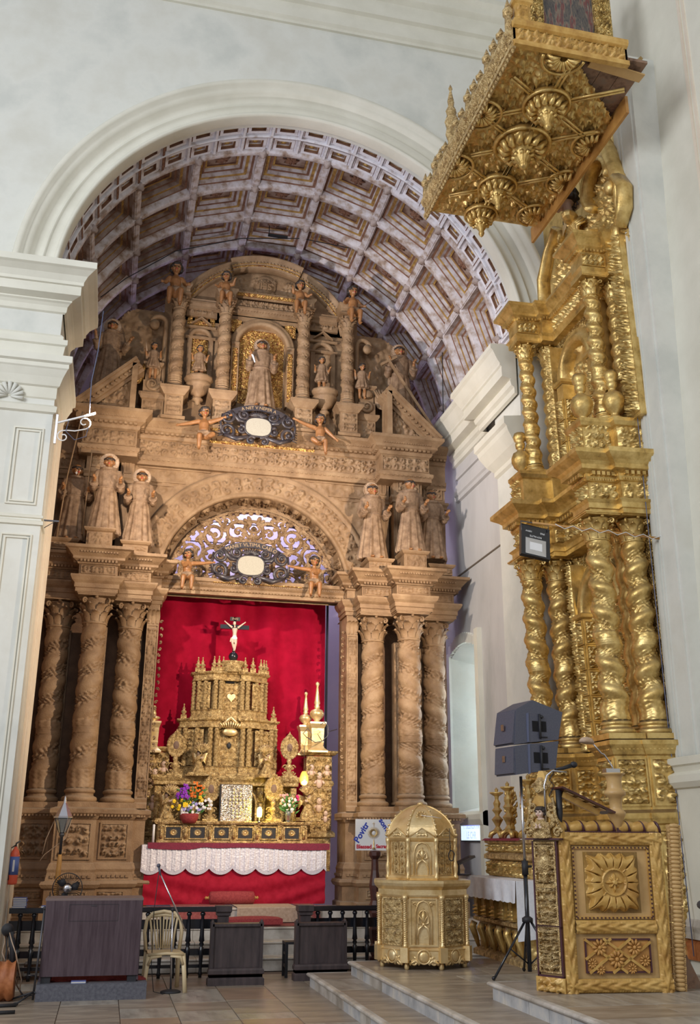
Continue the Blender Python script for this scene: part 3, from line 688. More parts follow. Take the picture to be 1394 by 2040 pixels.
# ================================================================= FIGURES (one continuous surface each, carved wood)
def fuse(mb, voxel, mats, paint, name='figure', smooth=1):
    """melt overlapping closed pieces into one continuous skin and colour it by region"""
    me = mb.mesh('tmp', ['robe']); o = bpy.data.objects.new('tmp', me); COL.objects.link(o)
    r = o.modifiers.new('r', 'REMESH'); r.mode = 'VOXEL'; r.voxel_size = voxel
    if smooth: q = o.modifiers.new('s', 'SMOOTH'); q.factor = .5; q.iterations = smooth
    dg = bpy.context.evaluated_depsgraph_get(); dg.update(); out = bpy.data.meshes.new_from_object(o.evaluated_get(dg)); bpy.data.objects.remove(o)
    out.name = name; out.materials.clear()
    for m in mats: out.materials.append(MATS[m])
    n = len(out.polygons); c = np.zeros(n * 3); out.polygons.foreach_get('center', c); c = c.reshape(-1, 3); mi = np.zeros(n, dtype=np.int32)
    for (k, ce, ra) in paint:
        ra = (ra, ra, ra) if isinstance(ra, (int, float)) else ra
        mi[(((c - np.array(ce)) / np.array(ra)) ** 2).sum(1) < 1] = k
    out.polygons.foreach_set('material_index', mi.tolist()); out.polygons.foreach_set('use_smooth', [True] * n); out.update(); return out
def head(mb, paint, c, r, hair=True, skin=1, dark=2, tilt=0, turn=0, curls=True, tonsure=False):
    """c centre of skull, r half height of head; faces -y"""
    R = Matrix.Rotation(turn, 4, 'Z') @ Matrix.Rotation(tilt, 4, 'Y')
    def P(x, y, z): q = R @ Vector((x * r, y * r, z * r)); return (c[0] + q.x, c[1] + q.y, c[2] + q.z)
    mb.ball(P(0, .05, .12), (r * .80, r * .88, r * .92), 0, 16, 10); mb.ball(P(0, -.18, -.30), (r * .60, r * .62, r * .66), 0, 12, 8)
    mb.ball(P(0, -.62, -.78), r * .22, 0, 8, 5); mb.tube([P(0, -.78, .10), P(0, -1.02, -.22), P(0, -.80, -.30)], [r * .09, r * .15, r * .10], 6)
    mb.tube([P(-.2, -.78, -.50), P(0, -.90, -.50), P(.2, -.78, -.50)], [r * .07, r * .12, r * .07], 6)
    for s in (-1, 1):
        mb.ball(P(.80 * s, .05, -.10), (r * .12, r * .22, r * .28), 0, 8, 5); mb.ball(P(.42 * s, -.55, -.28), r * .26, 0, 8, 5)
        mb.tube([P(.14 * s, -.84, .22), P(.38 * s, -.82, .28), P(.60 * s, -.66, .18)], [r * .07, r * .09, r * .05], 5)
    paint.append((skin, c, (r * 1.25, r * 1.3, r * 1.3)))
    if hair:
        if tonsure:
            for k in range(18):
                a = 2 * pi * k / 18
                mb.ball(P(.74 * cos(a), .12 + .80 * sin(a), .42 + .12 * sin(a)), r * .20, 0, 6, 4); paint.append((dark, P(.78 * cos(a), .12 + .85 * sin(a), .44 + .12 * sin(a)), r * .25))
            paint.append((dark, P(0, .75, 0), (r * .8, r * .5, r * .6)))
        else:
            for k in range(26 if curls else 14):
                a = 2 * pi * k / 13 + (.2 if k > 12 else 0); zz = .30 if k < 13 else .78; rr = .84 if k < 13 else .48
                if k < 13 and sin(a) < -.75: zz = .62
                if k < 13 and sin(a) > -.2:
                    mb.ball(P(.86 * cos(a), .1 + .84 * sin(a), -.25), r * .33, 0, 6, 4); paint.append((dark, P(.9 * cos(a), .15 + .9 * sin(a), -.3), r * .46))
                mb.ball(P(rr * cos(a), .08 + rr * sin(a), zz), r * .33, 0, 6, 4); paint.append((dark, P(rr * 1.05 * cos(a), .12 + rr * 1.05 * sin(a), zz + .10), r * .44))
            paint.append((dark, P(0, .35, .75), (r * .8, r * .8, r * .5)))
    for s in (-1, 1): paint.append((3, P(.32 * s, -.80, .06), (r * .17, r * .25, r * .10)))
    paint.append((4, P(0, -.92, -.50), (r * .17, r * .14, r * .07)))
def hand(mb, paint, w, d, s, size=.09, skin=1, side=1):
    """palm at wrist w pointing along d with four curled fingers and a thumb"""
    w = Vector(w); d = Vector(d).normalized(); up = Vector((0, 0, 1)); t = d.cross(up)
    if t.length < .1: t = Vector((1, 0, 0))
    t.normalize(); n = t.cross(d).normalized(); c = w + d * size * .35
    mb.ball(c, (size * .30, size * .30, size * .34), 0, 8, 6)
    for i in range(4):
        o = c + d * size * .22 + n * size * (.24 - .16 * i); L = size * (.42, .48, .45, .34)[i]
        mb.tube([o, o + d * L * .6 + t * side * L * .15, o + d * L * .75 + t * side * L * .65, o + d * L * .35 + t * side * L * .8], [size * .085, size * .08, size * .075, size * .06], 6)
    o = c + n * size * .22; mb.tube([o, o + n * size * .22 + d * size * .12, o + n * size * .26 + d * size * .34 + t * side * size * .1], [size * .10, size * .09, size * .07], 6)
    paint.append((skin, tuple(c + d * size * .25), size * .85))
def robe_loft(mb, rows, folds=13, seg=64, amp=.10):
    """rows (z, rx, ry, fold strength, cx, cy)"""
    vs = []
    for z, rx, ry, fs_, cx, cy in rows:
        for k in range(seg):
            a = 2 * pi * k / seg; q = 1 + amp * fs_ * (cos(folds * a + 1.3 * sin(2 * a)) * .7 + .3 * cos((folds + 6) * a)); vs.append((cx + rx * q * cos(a), cy + ry * q * sin(a), z))
    n = len(rows); fs = [(i * seg + k, i * seg + (k + 1) % seg, (i + 1) * seg + (k + 1) % seg, (i + 1) * seg + k) for i in range(n - 1) for k in range(seg)]
    fs += [tuple(range(seg - 1, -1, -1)), tuple((n - 1) * seg + k for k in range(seg))]; mb.add(vs, fs, 0, True)
def friar_mesh(h, elbL=(-.165, -.0, .57), hanL=(-.15, -.16, .635), elbR=(.165, -.0, .57), hanR=(.15, -.16, .635), turn=0., cape=False):
    m = MB(); pt = []; H_ = h
    rows = [(0, .185, .14, 1, 0, 0), (.03, .19, .145, 1.1, 0, 0), (.25, .155, .12, 1, 0, 0), (.42, .13, .10, .8, 0, 0), (.55, .112, .085, .45, 0, 0), (.575, .105, .08, .2, 0, 0), (.60, .112, .085, .3, 0, 0), (.70, .130, .090, .25, 0, 0), (.78, .135, .085, .1, 0, 0), (.82, .10, .07, 0, 0, 0), (.845, .05, .05, 0, 0, 0)]
    robe_loft(m, [(a * h, b * h, c * h, d, e, f) for a, b, c, d, e, f in rows])
    m.lathe([(.108 * h, .566 * h), (.120 * h, .572 * h), (.120 * h, .584 * h), (.108 * h, .59 * h)], 24, M=Matrix.Diagonal((1, .78, 1, 1)))
    # cowl
    m.tube([(.085 * h * cos(a), -.01 * h + .07 * h * sin(a), .825 * h + .01 * h * sin(a)) for a in [2 * pi * i / 16 for i in range(17)]], .022 * h, 8)
    m.ball((0, .075 * h, .79 * h), (.06 * h, .045 * h, .09 * h)); m.tube([(0, 0, .80 * h), (0, -.008 * h, .88 * h)], .036 * h, 10)
    if cape: robe_loft(m, [(.02 * h, .16 * h, .05 * h, 1, 0, .11 * h), (.4 * h, .15 * h, .04 * h, .8, 0, .09 * h), (.78 * h, .12 * h, .04 * h, .2, 0, .05 * h)], 9)
    for s, e, q in ((-1, elbL, hanL), (1, elbR, hanR)):
        sh = Vector((s * .115, 0, .775)) * h; e = Vector(e) * h; q = Vector(q) * h; d = (q - e).normalized()
        m.ball(sh, .048 * h); m.tube([sh, sh.lerp(e, .5) + Vector((s * .008 * h, 0, 0)), e], [.050 * h, .048 * h, .046 * h], 10)
        wr = e + d * (q - e).length * .72; m.tube([e, e.lerp(wr, .5) + Vector((0, 0, -.01 * h)), wr + Vector((0, 0, -.012 * h))], [.046 * h, .050 * h, .056 * h], 10)
        m.tube([e + Vector((0, 0, -.02 * h)), e.lerp(wr, .7) + Vector((0, 0, -.05 * h)), wr + Vector((0, 0, -.055 * h))], [.03 * h, .035 * h, .028 * h], 8)
        m.tube([wr, q], [.026 * h, .022 * h], 8); hand(m, pt, q, d, s, .078 * h, side=-s)
    for s in (-1, 1): m.ball((s * .06 * h, -.13 * h, .015 * h), (.03 * h, .055 * h, .02 * h)); pt.append((1, (s * .06 * h, -.17 * h, .01 * h), .035 * h))
    head(m, pt, (0, -.012 * h, .92 * h), .077 * h, tonsure=True, turn=turn)
    return fuse(m, .0085 * h / 1.4 * 1.0, ['robe', 'skin', 'hair', 'eye', 'red_ink'], pt, 'friar_figure', 1)
def child_mesh(h, hl=(-.19, -.10, .64), hr=(.19, -.10, .64), turn=0.):
    m = MB(); pt = []
    rows = [(.30, .165, .13, 1.3, 0, 0), (.33, .17, .135, 1.3, 0, 0), (.45, .14, .11, 1, 0, 0), (.58, .105, .085, .4, 0, 0), (.68, .115, .085, .2, 0, 0), (.76, .11, .075, 0, 0, 0), (.80, .05, .05, 0, 0, 0)]
    robe_loft(m, [(a * h, b * h, c * h, d, e, f) for a, b, c, d, e, f in rows], 12)
    m.tube([(0, 0, .76 * h), (0, -.01 * h, .85 * h)], .04 * h, 8)
    for s, q in ((-1, hl), (1, hr)):
        sh = Vector((s * .105, 0, .73)) * h; e = Vector((s * .17, .0, .57)) * h; q = Vector(q) * h; d = (q - e).normalized()
        m.tube([sh, e], [.045 * h, .036 * h], 8); m.tube([e, q], [.036 * h, .024 * h], 8); m.ball(e, .036 * h, 0, 8, 6); hand(m, pt, q, d, s, .085 * h, side=-s); pt.append((1, tuple(e.lerp(q, .6)), .05 * h))
        a = Vector((s * .06, 0, .32)) * h; k = Vector((s * .065, -.02, .17)) * h; f = Vector((s * .065, 0, .03)) * h
        m.tube([a, k, f], [.050 * h, .038 * h, .026 * h], 8); m.ball((s * .067 * h, -.045 * h, .022 * h), (.03 * h, .065 * h, .024 * h), 0, 8, 5); pt.append((1, tuple(k.lerp(f, .4)), (.08 * h, .15 * h, .17 * h)))
    head(m, pt, (0, -.01 * h, .905 * h), .088 * h, turn=turn)
    return fuse(m, .0075 * h / .75, ['robe', 'skin', 'hair', 'eye', 'red_ink'], pt, 'child_figure', 1)
def putto_mesh(h, hl, hr, kl=(-.16, -.30, .02), kr=(.16, -.30, .02), fl=(-.17, -.30, -.42), fr=(.15, -.26, -.42), turn=0., tilt=0., elb=None, cloth=True, mats=('skin', 'skin', 'hair', 'eye', 'red_ink', 'robe')):
    """seated naked child; seat at origin, h = sitting height"""
    m = MB(); pt = []; V = lambda a: Vector(a) * h
    m.tube([V((0, 0, .08)), V((0, -.02, .28)), V((0, -.01, .46)), V((0, .01, .60))], [.17 * h, .155 * h, .165 * h, .12 * h], 14)
    m.ball(V((0, -.07, .24)), (.15 * h, .12 * h, .15 * h)); m.ball(V((0, 0, .05)), (.20 * h, .17 * h, .12 * h)); m.tube([V((0, 0, .58)), V((0, -.01, .74))], .065 * h, 8)
    for s, q, k, f in ((-1, hl, kl, fl), (1, hr, kr, fr)):
        sh = V((s * .17, 0, .56)); q = V(q); e = sh.lerp(q, .5) + V((s * .03, .02, -.07)) * (1 if (q - sh).length < .5 * h else .15)
        m.ball(sh, .075 * h, 0, 8, 6); m.tube([sh, e], [.085 * h, .068 * h], 8); m.ball(e, .066 * h, 0, 8, 5); m.tube([e, q], [.068 * h, .045 * h], 8); hand(m, pt, q, (q - e), s, .13 * h, skin=0, side=-s)
        hp = V((s * .09, -.02, .05)); k = V(k); f = V(f)
        m.tube([hp, hp.lerp(k, .5), k], [.125 * h, .12 * h, .088 * h], 10); m.ball(k, .09 * h, 0, 8, 6); m.tube([k, k.lerp(f, .4), f], [.084 * h, .082 * h, .052 * h], 10)
        m.ball(f + V((0, -.06, -.03)), (.045 * h, .10 * h, .04 * h), 0, 8, 5)
        for t_ in range(4): m.ball(f + V((-.03 + .02 * t_, -.15, -.04)), .016 * h, 0, 5, 4)
    if cloth:
        m.tube([V((-.19, -.08, .16)), V((-.05, -.20, .10)), V((.10, -.20, .14)), V((.2, -.05, .2))], [.05 * h, .06 * h, .055 * h, .04 * h], 8); pt.append((5, tuple(V((0, -.14, .12))), (.26 * h, .14 * h, .10 * h)))
    head(m, pt, tuple(V((0, -.02, .88))), .18 * h, turn=turn, tilt=tilt, skin=0)
    return fuse(m, .0105 * h / .62, list(mats), pt, 'putto_figure', 1)
def halo_obj(parent, loc, r):
    m = MB(); n = 40; vs = [(0, -.012, 0)]; fs = []
    for ring_, (q, dy) in enumerate(((r * .35, -.012), (r * .9, -.006), (r, -.02), (r, .01))):
        for k in range(n): a = 2 * pi * k / n; vs.append((q * cos(a), dy - (.006 if k % 2 and ring_ < 2 else 0), q * sin(a)))
    for k in range(n): fs.append((0, 1 + k, 1 + (k + 1) % n))
    for g in range(3):
        for k in range(n): k2 = (k + 1) % n; fs.append((1 + g * n + k, 1 + (g + 1) * n + k, 1 + (g + 1) * n + k2, 1 + g * n + k2))
    m.add(vs, fs, 0, False); return m.build('halo', 'halo', parent, loc)
MF = {}
MF['a'] = friar_mesh(1.36); MF['b'] = friar_mesh(1.36, turn=.25); MF['c'] = friar_mesh(1.36, hanL=(-.20, -.12, .72), hanR=(.24, -.10, .68), turn=-.15, cape=True)
MF['d'] = friar_mesh(1.36, hanL=(-.16, -.14, .70), hanR=(.15, -.15, .68), turn=.1, cape=True)
MC = {'a': child_mesh(.74), 'b': child_mesh(.74, hl=(-.2, -.08, .70), hr=(.16, -.14, .66), turn=.2)}
CR = 2.26
def statue(px, foot, top, y, kind, label, halo=.0, rz=0., cat='statue', lib=MF, hb=1.36, name='friar_statue', group=None):
    f = PY(px, foot, y); t = PY(px, top, y); hh = t.z - f.z
    o = empty(name, (f.x, y, f.z), label, cat, rz, group or ('friar statues on the retable' if 'friar' in name else 'child statues on the retable')); b = link('figure', lib[kind], o, (0, 0, 0), 0, hh / hb)
    if halo: halo_obj(o, (0, .06, hh * .93), halo)
    return o, hh

# ================================================================= THE MAIN RETABLE
RT = empty('retable', (0, 0, 0), 'tall carved brown wooden retable filling the chancel under the coffered vault', 'retable')
def mir(path): return path + [(2 * CR - x, y) for x, y in reversed(path)]
def mirx(x): return 2 * CR - x
# --- podium: plinths and carved pedestals
LPATH = [(-1.42, 17.3), (-1.38, 17.3), (-1.38, 16.82), (-.78, 16.82), (-.78, 16.36), (-.16, 16.36), (-.16, 16.66), (.40, 16.66), (.40, 17.0), (.60, 17.0), (.60, 17.5)]
def both(mk):
    for sgn in (0, 1):
        P = LPATH if not sgn else [(mirx(x), y) for x, y in reversed(LPATH)]; mk(P, sgn)
BASEP = [(0, .49), (.10, .49), (.10, .74), (.06, .76), (.06, .98), (.10, 1.0), (.13, 1.05), (.11, 1.09), (.06, 1.10), (.04, 1.22), (.05, 1.26), (.02, 1.34), (0, 1.36), (0, 1.98), (.02, 2.0), (.04, 2.04), (.08, 2.08), (.08, 2.14), (.0, 2.17)]
def mkbase(P, s):
    m = MB(); m.mould(BASEP, P); m.dentils(P, .085, 2.035, 2.065, .03, .03, .04); m.dentils(P, .075, 1.14, 1.18, .05, .03, .03)
    m.add([(x, y, 2.168) for x, y in P] + [(P[-1][0], 17.8, 2.168), (P[0][0], 17.8, 2.168)], [tuple(range(len(P) + 2))] if not s else [tuple(range(len(P) + 2))]); m.build('podium', 'wood', RT)
both(mkbase)
def rel_panel(name, x0, x1, z0, z1, y, seed, mats='wood', dep=.035, cell=.018, fr=.03, parent=RT, M=None):
    m = MB(); frame(m, x0, x1, z0, z1, fr, y, .022); add_relief(m, x0 + fr, y - .002, z0 + fr, x1 - x0 - 2 * fr, z1 - z0 - 2 * fr, 0, seed, dep, cell)
    return m.build(name, mats, parent)
for s in (0, 1):
    for i, (x0, x1, y) in enumerate(((-1.32, -.86, 16.82), (-.73, -.21, 16.36), (-.10, .35, 16.66))):
        a, b = (x0, x1) if not s else (mirx(x1), mirx(x0)); rel_panel('pedestal_panel', a, b, 1.40, 1.95, y - .001, i + 3)
        rel_panel('plinth_panel', a, b, .56, .72, y - .101, i + 30, dep=.02); rel_panel('plinth_panel', a, b, .80, .96, y - .061, i + 40, dep=.02)
# --- six twisted columns below with matching pilasters behind
for s in (0, 1):
    for i, (x, y) in enumerate(((-1.06, 17.10), (-.46, 16.66), (.13, 16.96))):
        xx = x if not s else mirx(x); hand_ = 1 if (i < 2) != bool(s) else -1
        if s and i == 2: hand_ = 1
        column(RT, (xx, y, 2.165), 3.40, .20, 6.0, hand_, 'wood', .50, .30)
        pm = MB(); pm.box(-.16, .16, .22, .42, 0, 2.92); pm.box(-.19, .19, .20, .42, -.0, .06); pm.box(-.19, .19, .20, .42, .12, .16)
        frame(pm, -.15, .15, .2, 2.85, .025, .22, .015); add_relief(pm, -.12, .219, .22, .24, 2.6, 0, 9, .02, .03)
        pm.build('pilaster', 'wood', RT, (xx + (.05 if not s else -.05), y, 2.17))
pm = MB()                                                      # jamb pilasters beside the opening
for s in (0, 1):
    x0, x1 = (.40, .60) if not s else (mirx(.60), mirx(.40)); pm = MB(); pm.box(x0, x1, 17.0, 17.5, 2.17, 5.6); frame(pm, x0, x1, 2.3, 5.2, .02, 17.0, .02); add_relief(pm, x0 + .02, 16.998, 2.34, .16, 2.8, 0, 12, .03, .02)
    pm.mould([(0, 2.17), (.06, 2.17), (.06, 2.24), (.03, 2.27), (.04, 2.32), (0, 2.35)], [(x0, 17.0), (x1, 17.0)])
    for q in range(3): leaf_strip(pm, (x0 + .03 + .07 * q, 16.99, 5.22), .3, .09, (0, -1, 0), .3)
    pm.build('jamb_pilaster', 'wood', RT)
    ft = MB(); rn = random.Random(4)                             # carved fringe of leaves towards the curtain
    for k in range(26):
        z = 2.4 + .115 * k; xx = .61 if not s else mirx(.61); d = 1 if not s else -1
        ft.spiral((xx + d * .035, z), .035, .9, rn.random() * 6, .013, 17.1, d, 8); 
    tag(ft.build('leaf_fringe', 'wood_carved', RT), kind='stuff')
bk = MB(); 
for s in (0, 1):
    x0, x1 = (-1.42, .62) if not s else (mirx(.62), mirx(-1.42)); bk.box(x0, x1, 17.45, 17.52, .5, 8.3)
bk.build('back_board', 'wood_dark', RT)
# --- lower entablature
ENT = [(0, 5.56), (.03, 5.56), (.03, 5.62), (.05, 5.63), (.05, 5.70), (.09, 5.74), (.12, 5.80), (.12, 5.83), (.02, 5.85), (.0, 5.86), (0, 6.02), (.03, 6.03), (.04, 6.06), (.11, 6.10), (.11, 6.14), (.15, 6.18), (.20, 6.24), (.24, 6.26), (.24, 6.31), (0, 6.34)]
def shift(P, d): return P
def mkent(P, s):
    m = MB(); m.mould(ENT, P); m.dentils(P, .10, 6.055, 6.095, .035, .03, .05); m.dentils(P, .19, 6.19, 6.215, .03, .035, .03)
    m.add([(x, y, 6.335) for x, y in P] + [(P[-1][0], 17.8, 6.335), (P[0][0], 17.8, 6.335)], [tuple(range(len(P) + 2))])
    m.add([(x, y, 5.562) for x, y in P] + [(P[-1][0], 17.8, 5.562), (P[0][0], 17.8, 5.562)], [tuple(range(len(P) + 1, -1, -1))]); m.build('lower_entablature', 'wood', RT)
    for i in range(len(P) - 1):
        if abs(P[i][1] - P[i + 1][1]) < .01 and abs(P[i + 1][0] - P[i][0]) > .3: rel_panel('frieze_panel', P[i][0] + .03, P[i + 1][0] - .03, 5.868, 6.015, P[i][1] - .001, 50 + i, dep=.02, fr=.012)
both(mkent)
# --- lintel across the opening
lm = MB(); LP = [(.60, 17.3), (mirx(.60), 17.3)]
lm.mould([(0, 5.84), (.10, 5.84), (.10, 5.90), (.13, 5.92), (.13, 5.96), (.17, 6.0), (.17, 6.04), (.20, 6.06), (.20, 6.12), (.1, 6.15), (-.2, 6.15), (-.2, 5.84)], LP)
lm.dentils(LP, .125, 5.905, 5.935, .03, .03, .03); lm.dentils(LP, .185, 6.01, 6.035, .02, .02, .03); lm.build('lintel', 'wood', RT)
g = MB(); g.mould([(0, 6.045), (.202, 6.045), (.202, 6.06), (0, 6.06)], [(1.5, 17.3), (3.1, 17.3)]); g.build('gilt_fillet', 'wood_gilt', RT)
# --- great round arch with carved soffit, spandrels
AZ = 6.05; AR = 1.72
am = MB(); sweep_arch(am, [(0, -.45), (0, .0), (.02, .04), (.06, .04), (.08, .02), (.42, .02), (.44, .05), (.50, .05), (.52, .0)], cx=CR, cz=AZ, yface=17.30, R=AR)
am.build('arch', 'wood', RT)
am = MB()                                                      # carved band on the archivolt
def band(mb, r0, r1, y, a0, a1, n, seed, dep):
    L_ = (r0 + r1) / 2 * (a1 - a0); v, f = relief(L_, r1 - r0, seed, dep, .02, False, maxn=320)
    vs = [(CR + (r0 + p[2]) * cos(a1 - p[0] / L_ * (a1 - a0)), y + p[1], AZ + (r0 + p[2]) * sin(a1 - p[0] / L_ * (a1 - a0))) for p in v]; mb.add(vs, f.tolist(), 0, True)
band(am, AR + .09, AR + .41, 17.278, 0, pi, 1, 5, .03); am.build('carved_band', 'wood', RT)
am = MB()
for k in range(7):                                             # carved soffit panels under the arch
    a_0 = pi * k / 7 + .03; a_1 = pi * (k + 1) / 7 - .03; L_ = AR * (a_1 - a_0); v, f = relief(L_, .36, 20 + k, .035, .022, False)
    vs = [(CR + (AR - .01 + p[1]) * cos(a_1 - p[0] / L_ * (a_1 - a_0)), 17.32 + p[2], AZ + (AR - .01 + p[1]) * sin(a_1 - p[0] / L_ * (a_1 - a_0))) for p in v]
    b = MB(); b.add(vs, f.tolist(), 0, True); b.build('soffit_panel', 'wood', RT)
am = MB(); sweep_arch(am, [(-.14, -.2), (-.14, .0), (-.11, .02), (-.07, .0), (-.03, .03), (.02, .03), (.02, -.2)], cx=CR, cz=AZ, yface=17.70, R=AR); am.build('inner_ring', 'wood', RT)
def spandrel(X, Z, w, h, seed, sym): return scroll_height(X, Z, w, h, seed, True) * (np.hypot(X - w / 2, Z + 6.34 - AZ) > AR + .53) + 0
v, f = relief(5.0, 1.92, 3, .04, .026, True, lambda X, Z, w, h, sd, sy: np.where((np.hypot(X - w / 2, Z + 6.34 - AZ) > AR + .58), np.maximum.reduce([scroll_height(X % 1.25, Z % .64, 1.25, .64, 7, True), np.zeros_like(X)]), 0), maxn=230)
c_ = v[f].mean(1); keep = np.hypot(c_[:, 0] - 2.5, c_[:, 2] + 6.34 - AZ) > AR + .40
b = MB(); b.add((v + np.array([CR - 2.5, 17.30, 6.34])).tolist(), f[keep].tolist(), 0, True); b.build('spandrel', 'wood', RT)
for s in (0, 1):
    b = MB(); q = [(CR - 2.1, 8.16), (CR - 1.0, 8.16), (CR - 1.0, 8.13)]; sx = (lambda x: x) if not s else mirx
    for a_, c2 in (((CR - 2.2, 8.18), (CR - .9, 8.18)), ((CR - 2.2, 7.92), (CR - 1.35, 7.92)), ((CR - 2.2, 7.85), (CR - 1.55, 7.85))):
        b = MB(); b.bar((sx(a_[0]), 17.28, a_[1]), (sx(c2[0]), 17.28, c2[1]), .03, .03); b.build('spandrel_moulding', 'wood', RT)
# --- pierced tracery screen of scrolls
tr = MB(); rn = random.Random(11); ty = 17.66
def sp2(x, z, r, turns, a0, w, hand):
    for s in (1, -1): tr.spiral((CR + s * x, AZ + z), r, turns, a0 if s > 0 else pi - a0, w * 1.35, ty, hand * s, 30, flat=.5)
for (x, z, r, tn, a0_, w_, h_) in ((.0, 1.22, .20, 1.4, -1.5, .030, 1), (.30, 1.12, .24, 1.6, 2.5, .032, -1), (.30, .72, .28, 1.7, 1.2, .036, 1), (.72, 1.05, .26, 1.6, 3.3, .034, 1), (.78, .62, .30, 1.7, .5, .036, -1),
                             (1.14, .72, .24, 1.5, 2.0, .032, 1), (1.18, .30, .28, 1.6, 5.0, .034, -1), (1.42, .34, .17, 1.4, 1.0, .028, 1), (.70, .22, .28, 1.6, 2.2, .036, 1), (.28, .30, .26, 1.5, 4.2, .034, -1), (1.38, .10, .16, 1.3, 3.0, .028, 1),
                             (.52, 1.34, .14, 1.3, 0, .026, -1), (.96, 1.14, .16, 1.2, 1, .026, 1), (.10, .92, .15, 1.2, 3, .026, 1), (.52, .46, .15, 1.2, 2, .026, 1), (.95, .36, .14, 1.2, 5, .026, -1)):
    sp2(x, z, r, tn, a0_, w_, h_)
    for q in range(5):
        a_ = a0_ + q * 1.3; 
        for s in (1, -1):
            cx_ = CR + s * (x + r * 1.02 * cos(a_)); cz_ = AZ + z + r * 1.02 * sin(a_)
            if (cx_ - CR) ** 2 + (cz_ - AZ) ** 2 < 1.56 ** 2 and cz_ > AZ + .08: tr.ball((cx_, ty, cz_), (.075, .014, .045), 0, 8, 4, Matrix.Rotation(-a_ * s + (0 if s > 0 else pi), 4, 'Y'))
for k in range(36):
    a_ = .05 + (pi - .1) * k / 35; q = 1.52 + .02 * (k % 2); tr.ball((CR + q * cos(a_), ty, AZ + q * sin(a_)), (.05, .018, .05), 0, 7, 4)
tr.tube([(CR + 1.57 * cos(a_), ty, AZ + 1.57 * sin(a_)) for a_ in [pi * i / 40 for i in range(41)]], .035, 6, flat=.6)
for s in (-1, 1):                                               # big acanthus leaves at the foot
    for k in range(6): tr.tube([(CR + s * (.35 + .0 * k), ty, AZ + .10), (CR + s * (.55 + .10 * k), ty - .01, AZ + .10 + .03 * k), (CR + s * (.72 + .12 * k), ty, AZ + .14 + .07 * k)], [.03, .045, .012], 6, flat=.4)
    for zz in (.45, .9, 1.3): tr.bar((CR - sqrt(1.55 ** 2 - zz ** 2), ty + .012, AZ + zz), (CR + sqrt(1.55 ** 2 - zz ** 2), ty + .012, AZ + zz), .010, .016)
tag(tr.build('tracery_screen', 'wood_carved', RT))
# --- pilasters behind the friars and the upper entablature
for s in (0, 1):
    for (x0, x1, y, z0) in ((-.86, -.30, 17.02, 6.34), (-1.40, -.90, 17.25, 6.34), (-.26, -.02, 17.22, 6.34)):
        a, b_ = (x0, x1) if not s else (mirx(x1), mirx(x0)); m = MB(); m.box(a, b_, y, 17.5, z0, 8.3); frame(m, a + .04, b_ - .04, z0 + .2, 7.72, .025, y, .02); frame(m, a + .10, b_ - .10, z0 + .26, 7.66, .02, y, .012)
        m.mould([(0, 7.80), (.03, 7.81), (.03, 7.86), (.06, 7.90), (.06, 7.94), (0, 7.96)], [(a, 17.5), (a, y), (b_, y), (b_, 17.5)]); m.build('upper_pilaster', 'wood', RT)
        rel_panel('frieze_panel', a + .06, b_ - .06, 8.0, 8.28, y - .001, 61, dep=.025)
    for i, (x, y) in enumerate(((-1.08, 16.80), (-.50, 16.52), (.10, 16.72))):       # statue pedestals on the cornice
        xx = x if not s else mirx(x); m = MB(); z1 = (6.52, 6.66, 6.53)[i] ; m.box(xx - .21, xx + .21, y - .2, y + .25, 6.33, z1 - .06)
        m.mould([(0, z1 - .07), (.03, z1 - .05), (.05, z1 - .02), (.05, z1), (-.2, z1)], [(xx - .21, y + .25), (xx - .21, y - .2), (xx + .21, y - .2), (xx + .21, y + .25)]); m.box(xx - .2, xx + .2, y - .19, y + .25, z1 - .05, z1)
        o = m.build('statue_pedestal', 'wood', RT); rr = MB(); add_relief(rr, xx - .19, y - .202, 6.36, .38, z1 - 6.44, 0, 70 + i, .02, .02); rr.build('carving', 'wood', o)
UP = [(-1.42, 17.25), (-.98, 17.25), (-.98, 16.88), (-.02, 16.88), (-.02, 17.22), (.0, 17.22)]
UPM = UP + [(mirx(x), y) for x, y in reversed(UP)]
ue = MB(); UEP = [(0, 8.20), (.03, 8.20), (.03, 8.26), (.06, 8.30), (.06, 8.36), (.0, 8.38), (0, 8.70), (.03, 8.72), (.05, 8.76), (.05, 8.79), (.13, 8.84), (.13, 8.89), (.18, 8.94), (.24, 8.99), (.24, 9.05), (-.1, 9.07)]
ue.mould(UEP, UPM); ue.dentils(UPM, .11, 8.785, 8.825, .05, .045, .07); ue.dentils(UPM, .16, 8.90, 8.925, .025, .03, .03); ue.dentils(UPM, .065, 8.28, 8.31, .04, .05, .03)
ue.add([(x, y, 9.06) for x, y in UPM] + [(mirx(-1.42), 18, 9.06), (-1.42, 18, 9.06)], [tuple(range(len(UPM) + 2))]); ue.add([(x, y, 8.203) for x, y in UPM] + [(mirx(-1.42), 18, 8.203), (-1.42, 18, 8.203)], [tuple(range(len(UPM) + 1, -1, -1))]); ue.build('upper_entablature', 'wood', RT)
for s in (0, 1):
    a, b_ = (-.96, -.04) if not s else (mirx(-.04), mirx(-.96)); rel_panel('frieze_panel', a, b_, 8.40, 8.69, 16.879, 81, dep=.025, fr=.012)
for k in range(8):
    x0 = .02 + 4.48 * k / 8; rr = MB(); add_relief(rr, x0, 17.218, 8.40, 4.48 / 8 - .0, .29, 0, 81, .03, .018); rr.build('frieze_panel', 'wood', RT)
g = MB(); g.mould([(0, 8.735), (.045, 8.735), (.062, 8.78), (0, 8.78)], [(1.3, 17.22), (3.3, 17.22)]); g.mould([(0, 8.93), (.185, 8.93), (.22, 8.975), (0, 8.98)], [(1.3, 17.22), (2.9, 17.22)]); g.build('gilt_fillet', 'wood_gilt', RT)
